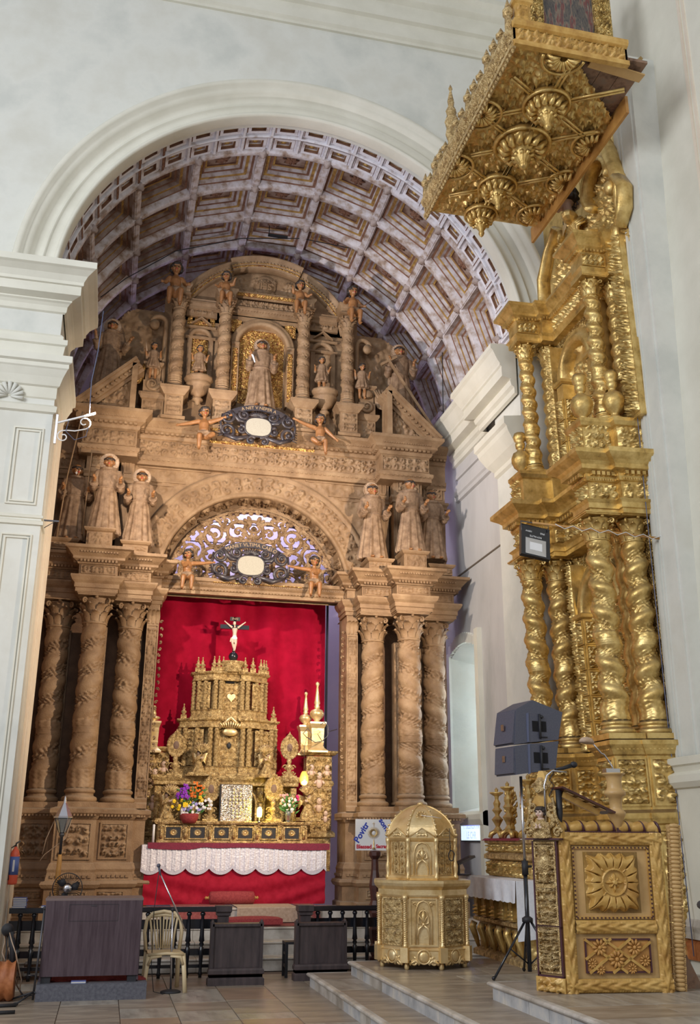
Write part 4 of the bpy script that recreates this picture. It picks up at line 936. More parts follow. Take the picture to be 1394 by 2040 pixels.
# --- broken pediment halves
for s in (0, 1):
    fx = (lambda x: x) if not s else mirx
    m = MB(); a, b_ = Vector((fx(-1.16), 0, 9.06)), Vector((fx(-.12), 0, 10.06))
    for (y0, y1, o0, o1) in ((16.66, 17.1, .0, .05), (16.70, 17.1, -.06, .0), (16.78, 17.1, -.14, -.06), (16.84, 17.1, -.2, -.14)):
        n_ = Vector((-(b_ - a).z, 0, (b_ - a).x)).normalized() * (1 if not s else -1)
        q = [a + n_ * o0, b_ + n_ * o0, b_ + n_ * o1, a + n_ * o1]; m.prism([(p_.x, p_.z) for p_ in q], y0, y1)
    for k in range(14): c_ = a.lerp(b_, (k + .5) / 14) - n_ * .09; m.box(c_.x - .02, c_.x + .02, 16.74, 16.8, c_.z - .02, c_.z + .02)
    m.prism([(fx(-1.0), 9.06), (fx(-.2), 9.06), (fx(-.2), 9.84)], 16.90, 17.1); m.box(min(fx(-.2), fx(-.1)), max(fx(-.2), fx(-.1)), 16.7, 17.1, 9.06, 9.98)
    m.build('pediment', 'wood', RT)
    rr = MB(); v, f = relief(.62, .62, 5, .03, .02, False); keep = [t for t in f.tolist() if v[t[0]][2] < v[t[0]][0] - .02]
    rr.add([(fx(-.84 + p_[0]), 16.89 + p_[1], 9.08 + p_[2]) for p_ in v], keep, 0, True); rr.build('pediment_carving', 'wood', RT)
# --- upper storey
UX = (-1.67, -.78, .78, 1.67)
m = MB(); m.box(CR - 1.95, CR + 1.95, 17.52, 17.6, 9.05, 11.9); m.build('back_board', 'wood', RT)
for dx in UX:
    x = CR + dx; m = MB(); m.box(x - .17, x + .17, 17.0, 17.52, 9.06, 9.62); P = [(x - .17, 17.52), (x - .17, 17.0), (x + .17, 17.0), (x + .17, 17.52)]
    m.mould([(0, 9.06), (.05, 9.06), (.05, 9.12), (0, 9.15)], P); m.mould([(0, 9.55), (.02, 9.56), (.05, 9.60), (.10, 9.66), (.10, 9.72), (-.16, 9.73)], P); o = m.build('upper_pedestal', 'wood', RT)
    rr = MB(); add_relief(rr, x - .13, 16.998, 9.17, .26, .36, 0, 91, .025, .018); rr.build('carving', 'wood', o)
    column(RT, (x, 17.18, 9.72), 2.02, .125, 7.0, 1 if dx < 0 else -1, 'wood', .30, .16, 'upper_column', seg=40, nz=130)
    m = MB(); m.mould([(0, 11.74), (.02, 11.74), (.02, 11.86), (.06, 11.92), (.06, 11.96), (-.15, 11.97)], [(x - .15, 17.55), (x - .15, 17.05), (x + .15, 17.05), (x + .15, 17.55)]); m.box(x - .15, x + .15, 17.06, 17.5, 11.74, 11.96); m.build('impost_block', 'wood', RT)
# central niche
m = MB(); NR = .47
sweep_arch(m, [(0, -.22), (0, .0), (.02, .05), (.08, .05), (.10, .02), (.14, .04), (.17, 0)], n=32, cx=CR, cz=10.95, yface=17.40, R=NR)
for s in (-1, 1):
    m.box(CR + s * .545 - .075, CR + s * .545 + .075, 17.34, 17.52, 9.7, 10.95); m.mould([(0, 10.90), (.03, 10.92), (.03, 10.97), (0, 10.99)], [(CR + s * .545 - .075, 17.34), (CR + s * .545 + .075, 17.34)])
m.build('niche_arch', 'wood', RT)
g = MB(); add_relief(g, CR - .44, 17.515, 9.75, .88, 1.62, 0, 14, .012, .03); 
for s in (-1, 1): add_relief(g, CR + s * .545 - .05, 17.338, 9.8, .10, 1.05, 0, 15, .02, .02); 
for s in (-1, 1): add_relief(g, CR + s * .545 - .11, 17.43, 11.25, .22, .3, 0, 16, .02, .02)
g.build('gilt_niche_back', 'wood_gilt', RT)
m = MB(); m.box(CR - .72, CR + .72, 17.42, 17.53, 11.50, 11.60); m.mould([(0, 11.62), (.05, 11.64), (.05, 11.70), (.09, 11.74), (.09, 11.78), (0, 11.8)], [(CR - 1.5, 17.42), (CR + 1.5, 17.42)]); m.dentils([(CR - .64, 17.42), (CR + .64, 17.42)], .075, 11.70, 11.735, .03, .03, .03)
add_relief(m, CR - .62, 17.41, 11.80, 1.24, .17, 0, 17, .03, .02); m.mould([(0, 11.98), (.05, 12.0), (.09, 12.05), (.09, 12.09), (0, 12.1)], [(CR - .64, 17.36), (CR + .64, 17.36)]); m.build('niche_entablature', 'wood', RT)
g = MB(); g.mould([(0, 12.0), (.06, 12.0), (.10, 12.04), (0, 12.05)], [(CR - .6, 17.34), (CR + .6, 17.34)]); g.build('gilt_fillet', 'wood_gilt', RT)
# side niches with vase corbels
for s in (-1, 1):
    x = CR + s * 1.225; m = MB(); mm = 'wood'
    sweep_arch(m, [(0, -.1), (0, .03), (.04, .05), (.07, .03), (.09, 0)], n=20, cx=x, cz=11.02, yface=17.46, R=.16)
    for q in (-1, 1): m.box(x + q * .205 - .045, x + q * .205 + .045, 17.43, 17.52, 10.05, 11.02)
    m.mould([(0, 11.0), (.03, 11.02), (.03, 11.05), (0, 11.06)], [(x - .29, 17.44), (x + .29, 17.44)])
    m.prism([(x - .2, 11.34), (x, 11.50), (x + .2, 11.34), (x + .2, 11.31), (x, 11.46), (x - .2, 11.31)], 17.42, 17.52); m.mould([(0, 11.24), (.03, 11.25), (.03, 11.29), (0, 11.30)], [(x - .29, 17.46), (x + .29, 17.46)])
    m.box(x - .3, x + .3, 17.44, 17.5, 11.5, 11.78); add_relief(m, x - .27, 17.438, 11.55, .54, .2, 0, 19, .03, .02); m.mould([(0, 11.76), (.04, 11.78), (.07, 11.84), (0, 11.86)], [(x - .3, 17.42), (x + .3, 17.42)]); m.build('side_niche', mm, RT)
    g = MB(); add_relief(g, x - .16, 17.51, 10.1, .32, .95, 0, 22, .01, .03)
    if s < 0: add_relief(g, x - .27, 17.505, 11.3, .54, .22, 0, 23, .02, .02)
    g.build('gilt_niche_back', 'wood_gilt' if s < 0 else 'wood', RT)
    m = MB(); m.lathe([(.001, 9.48), (.04, 9.50), (.05, 9.56), (.10, 9.58), (.10, 9.61), (.06, 9.64), (.07, 9.68), (.16, 9.74), (.23, 9.86), (.245, 9.90), (.21, 9.93), (.24, 9.96), (.27, 10.0), (.27, 10.04), (.001, 10.05)], 24, (x, 17.22, 0), flute=12, fa=.03); m.build('vase_corbel', 'wood', RT)
# segmental gable: a broken arc
GR = 1.86; GZ = 12.86 - GR
def gable(a0_, a1_, y, nm, rr0=0.):
    m = MB(); sweep_arch(m, [(-.20, -.15), (-.20, .0), (-.17, .03), (-.13, .03), (-.12, .06), (-.07, .06), (-.05, .11), (.0, .14), (.02, .14), (.02, -.2)], a0=a0_, a1=a1_, n=40, cx=CR, cz=GZ, yface=y, R=GR)
    n_ = int((a1_ - a0_) * GR / .07)
    for k in range(n_):
        a_ = a0_ + (a1_ - a0_) * (k + .5) / n_; c_ = Vector((CR + (GR - .095) * cos(a_), y - .075, GZ + (GR - .095) * sin(a_))); m.ball(c_, (.018, .02, .018), 0, 5, 3)
    m.build(nm, 'wood', RT)
    g = MB(); sweep_arch(g, [(-.165, .0), (-.165, .036), (-.135, .036), (-.135, 0)], a0=a0_, a1=a1_, n=40, cx=CR, cz=GZ, yface=y, R=GR); sweep_arch(g, [(-.115, .0), (-.115, .066), (-.10, .066)], a0=a0_, a1=a1_, n=40, cx=CR, cz=GZ, yface=y, R=GR); g.build('gilt_fillet', 'wood_gilt', RT)
cA = math.acos(.74 / GR); gable(cA, pi - cA, 17.28, 'gable_arc'); cB = math.acos(1.80 / GR) ; gable(cB + .02, cA + .02, 17.42, 'gable_arc'); gable(pi - cA - .02, pi - cB - .02, 17.42, 'gable_arc')
m = MB(); pts = [(CR - 1.80, 11.9)] + [(CR + (GR - .15) * cos(a_), GZ + (GR - .15) * sin(a_)) for a_ in [pi - cB - (pi - 2 * cB) * i / 30 for i in range(31)]] + [(CR + 1.80, 11.9)]
m.prism(pts, 17.50, 17.56); m.build('gable_board', 'wood', RT)
m = MB(); add_relief(m, CR - .62, 17.495, 12.10, 1.24, .46, 0, 24, .03, .02)
for r_ in (.19, .21): m.lathe([(r_, 0), (r_ + .01, .02), (r_ + .02, 0)], 32, M=Matrix.Translation((CR - .0, 17.46, 12.36)) @ Matrix.Rotation(pi / 2, 4, 'X'))
m.lathe([(.001, .0), (.19, .0), (.19, -.05)], 32, M=Matrix.Translation((CR - .0, 17.455, 12.36)) @ Matrix.Rotation(pi / 2, 4, 'X')); gm = m.build('medallion', 'wood', RT)
text('monogram', 'IHS', .20, 'wood', gm, Matrix.Translation((CR, 17.45, 12.35)), .018, bold=.004)
m = MB(); m.bar((CR, 17.445, 12.41), (CR, 17.445, 12.50), .012, .02); m.bar((CR - .03, 17.445, 12.46), (CR + .03, 17.445, 12.46), .012, .02); m.build('small_cross', 'wood', gm)
# side wings: carved scrolls that follow the vault
for s in (0, 1):
    fx = (lambda x: x) if not s else mirx
    def wingh(X, Z, w, h, sd, sy): return np.maximum(scroll_height(X % .55, Z % .55, .55, .55, 3, False), .0)
    v, f = relief(1.5, 2.5, 3, .06, .03, False, wingh); keep = []
    for t in f.tolist():
        x_ = CR - 1.85 - 1.5 + v[t[0]][0]; z_ = 9.1 + v[t[0]][2]
        if (x_ - CXV) ** 2 + (z_ - ZS) ** 2 < 3.35 ** 2 and z_ < 11.75 - .75 * max(0, (-x_ - .0)) * .9: keep.append(t)
    b = MB(); b.add([(fx(CR - 1.85 - 1.5 + p_[0]), 17.62 + p_[1], 9.1 + p_[2]) for p_ in v], keep, 0, True); b.build('carved_wing', 'wood', RT)
    m = MB(); x = fx(CR - 2.05)                                   # outer pedestal and big console scroll with child statue
    m.box(x - .2, x + .2, 17.2, 17.6, 9.06, 9.55); m.mould([(0, 9.5), (.03, 9.52), (.07, 9.58), (.07, 9.63), (-.2, 9.64)], [(x - .2, 17.6), (x - .2, 17.2), (x + .2, 17.2), (x + .2, 17.6)]); add_relief(m, x - .17, 17.198, 9.12, .34, .36, 0, 33, .02, .02)
    m.build('side_pedestal', 'wood', RT)
    m = MB(); cx_ = fx(CR - 2.08); m.box(cx_ - .17, cx_ + .17, 17.2, 17.5, 9.64, 9.9); m.spiral((cx_, 9.82), .13, 1.6, pi * (0 if not s else 1), .035, 17.18, 1 if s else -1, 20)
    m.box(cx_ - .14, cx_ + .14, 17.22, 17.5, 9.9, 10.24); m.ball((cx_, 17.2, 10.08), (.13, .07, .10)); m.mould([(0, 10.18), (.05, 10.22), (.05, 10.26), (-.14, 10.27)], [(cx_ - .14, 17.5), (cx_ - .14, 17.2), (cx_ + .14, 17.2), (cx_ + .14, 17.5)]); m.build('console_scroll', 'wood', RT)
    m = MB(); cx_ = fx(CR - 1.90); pts = [(cx_, 17.35, 9.7), (cx_, 17.35, 11.2)]; d_ = -1 if not s else 1
    pts += [(cx_ + d_ * (.0 + .14 * (1 - cos(t))), 17.35, 11.2 + .14 * sin(t)) for t in [pi * i / 8 for i in range(1, 9)]]; m.tube(pts, .05, 8, flat=1.2); m.lathe([(.09, -.06), (.09, .06)], 18, M=Matrix.Translation((cx_ + d_ * .22, 17.35, 11.15)) @ Matrix.Rotation(pi / 2, 4, 'X')); m.build('volute_strip', 'wood', RT)
    m = MB(); m.ball((0, 0, 0), (.17, .06, .22)); 
    for k in range(7): a_ = radians(-60 + 20 * k + (0 if not s else 0)); m.tube([(.0, -.05, -.16), (.16 * sin(a_) * .8, -.09, .02), (.22 * sin(a_), -.03, .20)], [.012, .035, .02], 6)
    m.build('shell', 'wood_gilt' if not s else 'wood', RT, (fx(-.14), 17.25, 10.02))
# --- dark cartouches
def cartouche(px, py, y, label, words, w=1.36, h=.72, tsize=.085):
    c = PY(px, py, y); o = empty('cartouche', (c.x, y, c.z), label, 'cartouche', 0, 'dark cartouches on the retable'); m = MB()
    for s in (-1, 1):
        for (x, z, r, tn, a_, hd) in ((.56, .13, .13, 1.5, 2.2, 1), (.26, .20, .10, 1.4, .6, -1), (.56, -.14, .14, 1.5, 4.2, -1), (.30, -.10, .09, 1.4, 1.2, 1), (.12, -.30, .09, 1.3, 2.6, -1)):
            m.spiral((s * x * w / 1.36, z), r, tn, a_ if s > 0 else pi - a_, .036, -.03, hd * s, 22)
        m.tube([(s * .52, -.02, .26), (s * .36, -.03, .08), (s * .20, -.02, .06)], [.035, .045, .03], 8, flat=.7); m.tube([(s * .62, -.02, -.22), (s * .40, -.04, -.30), (s * .08, -.02, -.20)], [.04, .05, .03], 8, flat=.7)
        m.tube([(s * .66, -.02, .18), (s * .70, -.02, 0), (s * .66, -.02, -.2)], [.03, .02, .035], 8, flat=.7)
        for k in range(5): m.tube([(s * .62, 0, -.04 - .04 * k), (s * .74, 0, -.06 - .05 * k)], [.02, .008], 5)
    m.build('scrollwork', 'cart_black', o)
    s_ = MB()
    for k in range(11): a_ = radians(-75 + 15 * k); s_.tube([(0, -.03, .16), (.13 * sin(a_), -.06, .17 + .06 * cos(a_)), (.19 * sin(a_), -.03, .17 + .12 * cos(a_))], [.01, .022, .012], 5)
    s_.build('shell', 'cart_black', o)
    b = MB(); R_ = .98; n = 30; am_ = .66
    vs = []
    for i in range(n + 1):
        a_ = -am_ + 2 * am_ * i / n
        for r_, yy in ((R_ - .055, -.0), (R_ - .055, -.035), (R_ + .055, -.035), (R_ + .055, .0)): vs.append((r_ * sin(a_), yy, r_ * cos(a_) - R_ + .36))
    b.add(vs, [(4 * i + t, 4 * i + 4 + t, 4 * i + 4 + (t + 1) % 4, 4 * i + (t + 1) % 4) for i in range(n) for t in range(4)], 0, False); rb = b.build('banner', 'cart_black', o)
    text('inscription', words, tsize, 'ink_gold', rb, Matrix.Translation((0, -.037, .36)), .003, arcr=R_)
    f_ = MB(); n = 28; sup = [((abs(cos(t)) ** .75) * (1 if cos(t) > 0 else -1) * .235, (abs(sin(t)) ** .75) * (1 if sin(t) > 0 else -1) * .175) for t in [2 * pi * i / n for i in range(n)]]
    f_.prism(sup, -.055, .0); f_.build('oval_plate', 'cart_face', o, (0, 0, -.03)); e = MB(); e.tube([(x * 1.06, -.03, z * 1.06 - .03) for x, z in sup + [sup[0]]], .022, 6); e.build('oval_rim', 'cart_black', o); return o
cartouche(514, 850, 16.86, 'dark scrolled cartouche with an oval plate held by two cherubs on the upper cornice', 'A NET V NEPER A', 1.40)
cartouche(499, 1125, 17.05, 'dark scrolled cartouche with lettered banner before the pierced lunette', 'MANET VLTIMA CAELO', 1.36, tsize=.092)

# ================================================================= STATUES ON THE RETABLE
st = {}
def fr(px, foot, top, y, kind, label, halo=.15, rz=0.): return statue(px, foot, top, y, kind, label, halo, rz)
o, hh = fr(140, 1080, 925, 16.82, 'b', 'white-faced friar statue at the far left holding two long wooden staffs', 0, .1)
s_ = MB(); s_.tube([(-.24, -.2, .0), (-.17, -.22, 1.1), (-.02, -.2, 2.35)], .014, 6); s_.build('staff', 'wood', o); s_ = MB(); s_.tube([(.17, -.2, .1), (.2, -.2, 1.65)], .012, 6); s_.build('staff', 'wood', o)
mk = MB(); mk.ball((0, -.075, hh * .905), (.055, .03, .075)); mk.build('face_mask', 'white_paint', o)
fr(205, 1066, 908, 16.55, 'a', 'tallest haloed friar statue, middle of the three on the lower left cornice', .17)
fr(272, 1088, 938, 16.76, 'a', 'haloed friar statue nearest the round arch on the left', .16)
fr(742, 1117, 965, 16.76, 'a', 'haloed friar statue nearest the round arch on the right', .16, .15)
fr(818, 1103, 955, 16.55, 'b', 'friar statue without halo, middle of the three on the lower right cornice', 0, .12)
fr(862, 1118, 978, 16.85, 'a', 'shaded friar statue in the corner against the grey right wall', .0, .1)
o, hh = fr(213, 775, 638, 17.35, 'c', 'haloed friar statue with spread arms high on the left above the broken pediment', .17)
o, hh = fr(797, 832, 690, 17.35, 'd', 'haloed friar statue high on the right holding a long diagonal cross', .17, -.05)
s_ = MB(); a_ = PY(772, 712, 17.1) - o.location; b_ = PY(880, 880, 16.95) - o.location; s_.bar(a_, b_, .05, .05); d_ = (b_ - a_).normalized(); t_ = a_ + d_ * .08; s_.bar(t_ + Vector((-.16, 0, -.10)), t_ + Vector((.16, 0, .10)), .05, .05); s_.build('cross', 'wood', o)
o, hh = fr(517, 818, 678, 17.22, 'd', 'central haloed saint statue in the gilded niche holding a pale quill', .16)
s_ = MB(); s_.tube([(-.16, -.26, .88), (-.20, -.24, 1.02), (-.27, -.24, 1.12)], [.012, .022, .004], 6); s_.build('quill', 'white_cloth', o)
def child(px, foot, top, y, k, label): return statue(px, foot, top, y, k, label, 0, 0, 'statue', MC, .74, 'child_statue')
o, hh = child(303, 755, 683, 17.15, 'b', 'small tunic-clad child statue with a knife on the left console scroll')
s_ = MB(); s_.tube([(-.14, -.1, .52), (-.17, -.1, .74)], [.018, .006], 6); s_.build('knife', 'halo', o)
child(395, 760, 688, 17.18, 'a', 'small child statue on the left vase corbel between two twisted columns')
child(640, 782, 712, 17.18, 'a', 'small child statue on the right vase corbel between two twisted columns')
child(721, 796, 725, 17.15, 'b', 'small tunic-clad child statue on the right console scroll')
P1 = putto_mesh(.62, (-.34, -.12, .34), (.34, -.12, .34)); P2 = putto_mesh(.62, (-.30, -.18, .62), (.34, -.16, .42), turn=.15)
P3 = putto_mesh(.62, (-.34, -.10, .38), (.30, -.18, .66), turn=-.2)
def putto(px, seat, top, y, me, label, rz=0., hb=.62 * 1.01):
    f = PY(px, seat, y); t = PY(px, top, y); o = empty('cherub_statue', (f.x, y, f.z), label, 'statue', rz, 'cherub statues on the retable'); link('figure', me, o, (0, 0, 0), 0, (t.z - f.z) / hb); return o
putto(348, 588, 528, 17.02, P1, 'seated cherub statue at the far left of the gable, topmost')
putto(449, 592, 545, 16.95, P3, 'seated cherub statue left of the round medallion gable')
putto(597, 610, 563, 16.95, P2, 'seated cherub statue right of the round medallion gable')
o = putto(702, 627, 575, 17.02, P1, 'seated cherub statue at the far right of the gable holding a stick', .2)
s_ = MB(); s_.tube([(.2, -.1, .2), (.36, -.12, .34)], .012, 6); s_.build('stick', 'wood_dark', o)
Q1 = putto_mesh(.62, (-.78, -.08, .34), (.80, -.05, .84), kl=(-.14, -.24, -.02), kr=(.28, -.22, .06), fl=(-.14, -.20, -.45), fr=(.10, -.30, -.1), turn=.1, tilt=-.1)
Q2 = putto_mesh(.62, (-.85, -.05, .78), (.52, -.12, .18), kl=(-.28, -.22, .05), kr=(.14, -.24, .02), fl=(-.12, -.30, -.08), fr=(.16, -.22, -.42), turn=-.2, tilt=.15)
putto(405, 872, 815, 16.86, Q1, 'tan cherub statue with outstretched arms left of the upper cartouche', hb=.62)
putto(637, 884, 830, 16.86, Q2, 'tan cherub statue leaning in with one arm out, right of the upper cartouche', hb=.62)
Q3 = putto_mesh(.62, (-.02, -.28, .42), (.86, -.06, .62), turn=-.35, tilt=-.2, kl=(-.14, -.26, .0), kr=(.16, -.26, .0)); Q4 = putto_mesh(.62, (-.86, -.06, .62), (-.05, -.28, .38), turn=.3, tilt=.25, kl=(-.14, -.26, .0), kr=(.16, -.26, .0))
putto(372, 1152, 1098, 17.05, Q3, 'brown cherub statue sitting on the lintel left of the lower cartouche', hb=.62)
putto(625, 1166, 1112, 17.05, Q4, 'brown cherub statue sitting on the lintel right of the lower cartouche', hb=.62)
# ================================================================= HIGH ALTAR
AY = 16.9
al = empty('altar', (2.10, AY, .72), 'red-draped high altar table under the crucifix and gilded tabernacle tower', 'altar')
def L(o, name, mats, parent, base): return o.build(name, mats, parent)
b = MB(); b.box(-1.46, 1.44, .02, .72, 0, .90); b.build('table_block', 'ochre_wood', al)
def drape(u, v):
    x = -1.47 + 2.93 * u; z = .88 * v; sag = .55 * ((u - .5) * 2) ** 2
    y = -.012 - .022 * sin(26 * (v + .35 * (1 - ((u - .47) * 2) ** 2) * (1 - v)) ) * (1 - v) - .018 * max(0, sin(9 * u * pi)) * (v > .6) * (v - .6)
    return (x, y - .012, z)
c = MB(); c.grid(drape, 90, 50); tag(c.build('altar_frontal', 'red_cloth'), 'deep red draped cloth hanging down the front of the high altar', 'cloth').location = (2.10, AY, .725)
# lace cloth with eight scallops
c = MB(); NS = 8
def lace(u, v):
    x = -1.53 + 3.0 * u; sc = abs(sin(pi * (u * NS + .12))) ** .7; zb = .60 - .10 * sc; z = .895 * (v) + zb * (1 - v)
    return (x, -.055 - .014 * sin(u * 150) * (1 - v) ** .5 - .006 * sin(u * 390), z)
c.grid(lace, 260, 12, 0)
def fr_(u, v):
    x = -1.53 + 3.0 * u; sc = abs(sin(pi * (u * NS + .12))) ** .7; zb = .60 - .10 * sc; z = zb - .055 * (1 - v); return (x, -.062 - .004 * sin(u * 700), z)
c.grid(fr_, 260, 3, 1)
c.add([(-1.53, -.055, .895), (1.47, -.055, .895), (1.47, .6, .905), (-1.53, .6, .905)], [(0, 1, 2, 3)], 0)
o = c.build('lace_altar_cloth', ['lace', 'lace_fringe']); o.location = (2.10, AY, .725); tag(o, 'shiny white scalloped lace cloth along the front edge of the high altar', 'cloth')
c = MB()
def run(u, v):
    x = -1.44 + 2.96 * u; d = .085 + .02 * sin(u * 9) - .03 * math.exp(-((u - .30) / .05) ** 2)
    return (x, -.075 + .0 * v, .925 - d * (1 - v))
c.grid(run, 60, 3); c.add([(-1.44, -.075, .925), (1.52, -.075, .925), (1.52, .3, .93), (-1.44, .3, .93)], [(0, 1, 2, 3)])
o = c.build('altar_runner', 'maroon_cloth'); o.location = (2.10, AY, .725); tag(o, 'thin maroon runner lying on top of the white lace altar cloth', 'cloth')
# gradine with six framed little sunburst windows
gx0, gx1, gz, gy = .80, 3.30, 1.655, 17.14
gr = empty('gradine', (2.05, gy, gz), 'gilded shelf with six small framed sunburst windows on the high altar', 'shelf')
b = MB(); b.box(gx0 - 2.05, gx1 - 2.05, .02, .34, 0, .30); b.mould([(0, .28), (.03, .29), (.05, .32), (.05, .34), (-.3, .345)], [(gx0 - 2.05, .34), (gx0 - 2.05, .0), (gx1 - 2.05, .0), (gx1 - 2.05, .34)]); b.mould([(0, 0), (.03, 0), (.03, .03), (0, .04)], [(gx0 - 2.05, .0), (gx1 - 2.05, .0)]); b.build('shelf_body', 'gold_aged', gr)
for k in range(7):
    x = gx0 - 2.05 + .07 + k * (gx1 - gx0 - .14) / 6; b = MB(); b.box(x - .05, x + .05, -.02, .03, .03, .28); b.spiral((x, .24), .04, 1.2, 0, .012, -.03, 1, 12); b.tube([(x, -.03, .2), (x, -.05, .14), (x, -.02, .07)], [.03, .02, .03], 6); b.build('bracket', 'gold_aged', gr)
    if k < 6:
        xc = x + (gx1 - gx0 - .14) / 12; b = MB(); b.box(xc - .12, xc + .12, -.001, .01, .07, .24, 0); f_ = b.build('window', 'black_matte', gr)
        b = MB(); frame(b, xc - .14, xc + .14, .05, .26, .02, 0, .015); b.build('window_frame', 'gold_aged', gr)
        b = MB()
        for q in range(16): a_ = pi * q / 8; b.tube([(xc + .025 * cos(a_), -.008, .155 + .025 * sin(a_)), (xc + .07 * cos(a_), -.008, .155 + .06 * sin(a_))], [.009, .002], 4)
        b.lathe([(.001, -.012), (.028, -.01), (.028, 0)], 14, M=Matrix.Translation((xc, -.006, .155)) @ Matrix.Rotation(pi / 2, 4, 'X')); b.build('sunburst', 'gold_pale', f_)
# arcaded rear stage
st_ = empty('altar_stage', (1.95, 17.5, 2.0), 'gilded arcaded stage behind the flowers carrying the tabernacle tower', 'shelf')
b = MB(); x0, x1 = -1.22, 1.22
b.box(x0, x1, .22, .3, -.3, .66); b.mould([(0, .58), (.02, .59), (.02, .64), (.05, .67), (.07, .70), (.07, .74), (-.25, .745)], [(x0, .3), (x0, 0), (x1, 0), (x1, .3)]); b.box(x0, x1, 0, .3, .58, .7); b.build('stage_body', 'gold_aged', st_)
for k in range(5):
    x = x0 + .06 + k * (x1 - x0 - .12) / 4; b = MB(); b.box(x - .05, x + .05, -.0, .22, -.02, .56); b.ball((x, -.03, .42), (.045, .04, .055)); b.ball((x, -.01, .36), (.07, .03, .05)); b.tube([(x, -.02, .3), (x, -.03, .15), (x, -.01, 0)], [.035, .025, .04], 8); b.build('herm_pillar', 'gold_aged', st_)
    if k < 4:
        xc = x + (x1 - x0 - .12) / 8; b = MB(); sweep_arch(b, [(-.03, 0), (-.03, .02), (.0, .03), (.01, 0)], n=16, cx=xc, cz=.30, yface=.02, R=.235)
        for s in (-1, 1): b.box(xc + s * .22 - .015, xc + s * .22 + .015, 0, .03, -.02, .30)
        b.build('arch', 'gold_aged', st_); b = MB(); add_relief(b, xc - .2, .215, -.02, .4, .5, 0, 5, .02, .025); b.build('arch_back', 'gold_aged', st_)
# tabernacle tower
tw = empty('tabernacle', (1.965, 17.55, 2.745), 'two-storey gilded tabernacle tower with twisted colonnettes and finials', 'tabernacle')
smt = twist_mesh('colonnette', 1.0, .075, 8, 1, ['gold_aged'], 16, 70, vine=.6)
def storey(z0, h, sc, W2):
    P = [(-W2, .45), (-W2, .20), (-W2 + .12, .20), (-.42 * sc * 1.05, -.04), (.42 * sc * 1.05, -.04), (W2 - .12, .20), (W2, .20), (W2, .45)]
    P = [(-W2, .45), (-W2, .22), (-.40 * sc, -.05), (-.18 * sc, -.05), (-.18 * sc, .0), (.18 * sc, .0), (.18 * sc, -.05), (.40 * sc, -.05), (W2, .22), (W2, .45)]
    b = MB(); b.mould([(0, z0), (.03, z0), (.03, z0 + .04), (.01, z0 + .05), (.01, z0 + .13), (.03, z0 + .15), (0, z0 + .16)], P)
    b.mould([(0, z0 + h - .16), (.02, z0 + h - .15), (.02, z0 + h - .13), (.0, z0 + h - .12), (.0, z0 + h - .05), (.03, z0 + h - .04), (.05, z0 + h - .02), (.05, z0 + h), (-.1, z0 + h + .005)], P)
    core = [(x * .80, y + .09) for x, y in P]; b.mould([(0, z0), (0, z0 + h)], core); b.add([(x, y, z0 + h) for x, y in P], [tuple(range(len(P)))]); b.add([(x, y, z0 + .155) for x, y in P], [tuple(range(len(P)))]); b.build('storey_body', 'gold_aged', tw)
    hc = h - .32
    cols = [(s * x, y) for s in (-1, 1) for x, y in ((.225 * sc, -.02), (.34 * sc, -.02), (.40 * sc + .35 * (W2 - .4 * sc), .085), (W2 - .10, .17), (W2 - .02, .26))]
    for x, y in cols: link('colonnette', smt, tw, (x, y, z0 + .16), 0, (.62 * sc ** .5, .62 * sc ** .5, hc))
    for s in (-1, 1):
        a_ = atan2(.27, W2 - .4 * sc); wl = math.hypot(.27, W2 - .4 * sc) * .62; M = Matrix.Translation((s * (.40 * sc + (W2 - .4 * sc) * .42), .115, 0)) @ Matrix.Rotation(s * a_, 4, 'Z')
        b = MB(); add_relief(b, -wl / 2, 0, z0 + .18, wl, hc - .04, 0, 8 + int(s), .03, .018, M=M); b.build('side_panel', 'gold_aged', tw)
    b = MB(); add_relief(b, -.165 * sc, .075, z0 + .17, .33 * sc, hc - .02, 0, 31, .025, .016); b.build('door', 'gold_aged', tw)
    return z0 + h
z1_ = storey(0, .97, 1.0, .86); z2_ = storey(z1_, .82, .84, .66)
fin = MB(); fin.box(-.05, .05, -.05, .05, 0, .10); fin.lathe([(.03, .10), (.02, .12), (.045, .15), (.05, .18), (.025, .21), (.018, .23), (.03, .25), (.012, .28), (.008, .33), (.016, .345), (.001, .37)], 10); fm = fin.mesh('finial', ['gold_aged'])
for x, y, z in ((-.80, .25, z1_), (.80, .25, z1_), (-.60, .15, z2_), (-.52, .15, z2_), (-.33, -.02, z2_), (-.25, -.06, z2_), (-.17, -.02, z2_), (.22, -.02, z2_), (.36, -.02, z2_), (.52, .1, z2_), (.58, .14, z2_), (.63, .2, z2_)): link('finial', fm, tw, (x, y, z), 0, (1.0, 1.0, .74))
b = MB(); b.lathe([(.20, z2_), (.16, z2_ + .08), (.18, z2_ + .10), (.19, z2_ + .14), (.21, z2_ + .16), (.21, z2_ + .18), (.001, z2_ + .19)], 16, flute=8, fa=.05); b.build('crown_pedestal', 'gold_aged', tw)
b = MB(); b.tube([(-.2, -.06, .80), (0, -.09, .99), (.2, -.06, .80)], [.03, .05, .03], 6); [b.tube([(.03 * q, -.08, .80), (.045 * q, -.1, .92 - .01 * abs(q))], [.008, .02], 5) for q in range(-4, 5)]; b.ball((0, -.05, .74), (.14, .03, .07)); b.build('shell_canopy', 'gold_pale', tw)
b = MB(); b.ball((.0, .045, .52), (.04, .02, .055)); b.build('keyhole_boss', 'black_matte', tw)
b = MB(); b.box(-.10, .05, .03, .06, z1_ + .63, z1_ + .67); b.build('dark_slot', 'black_gap', tw)
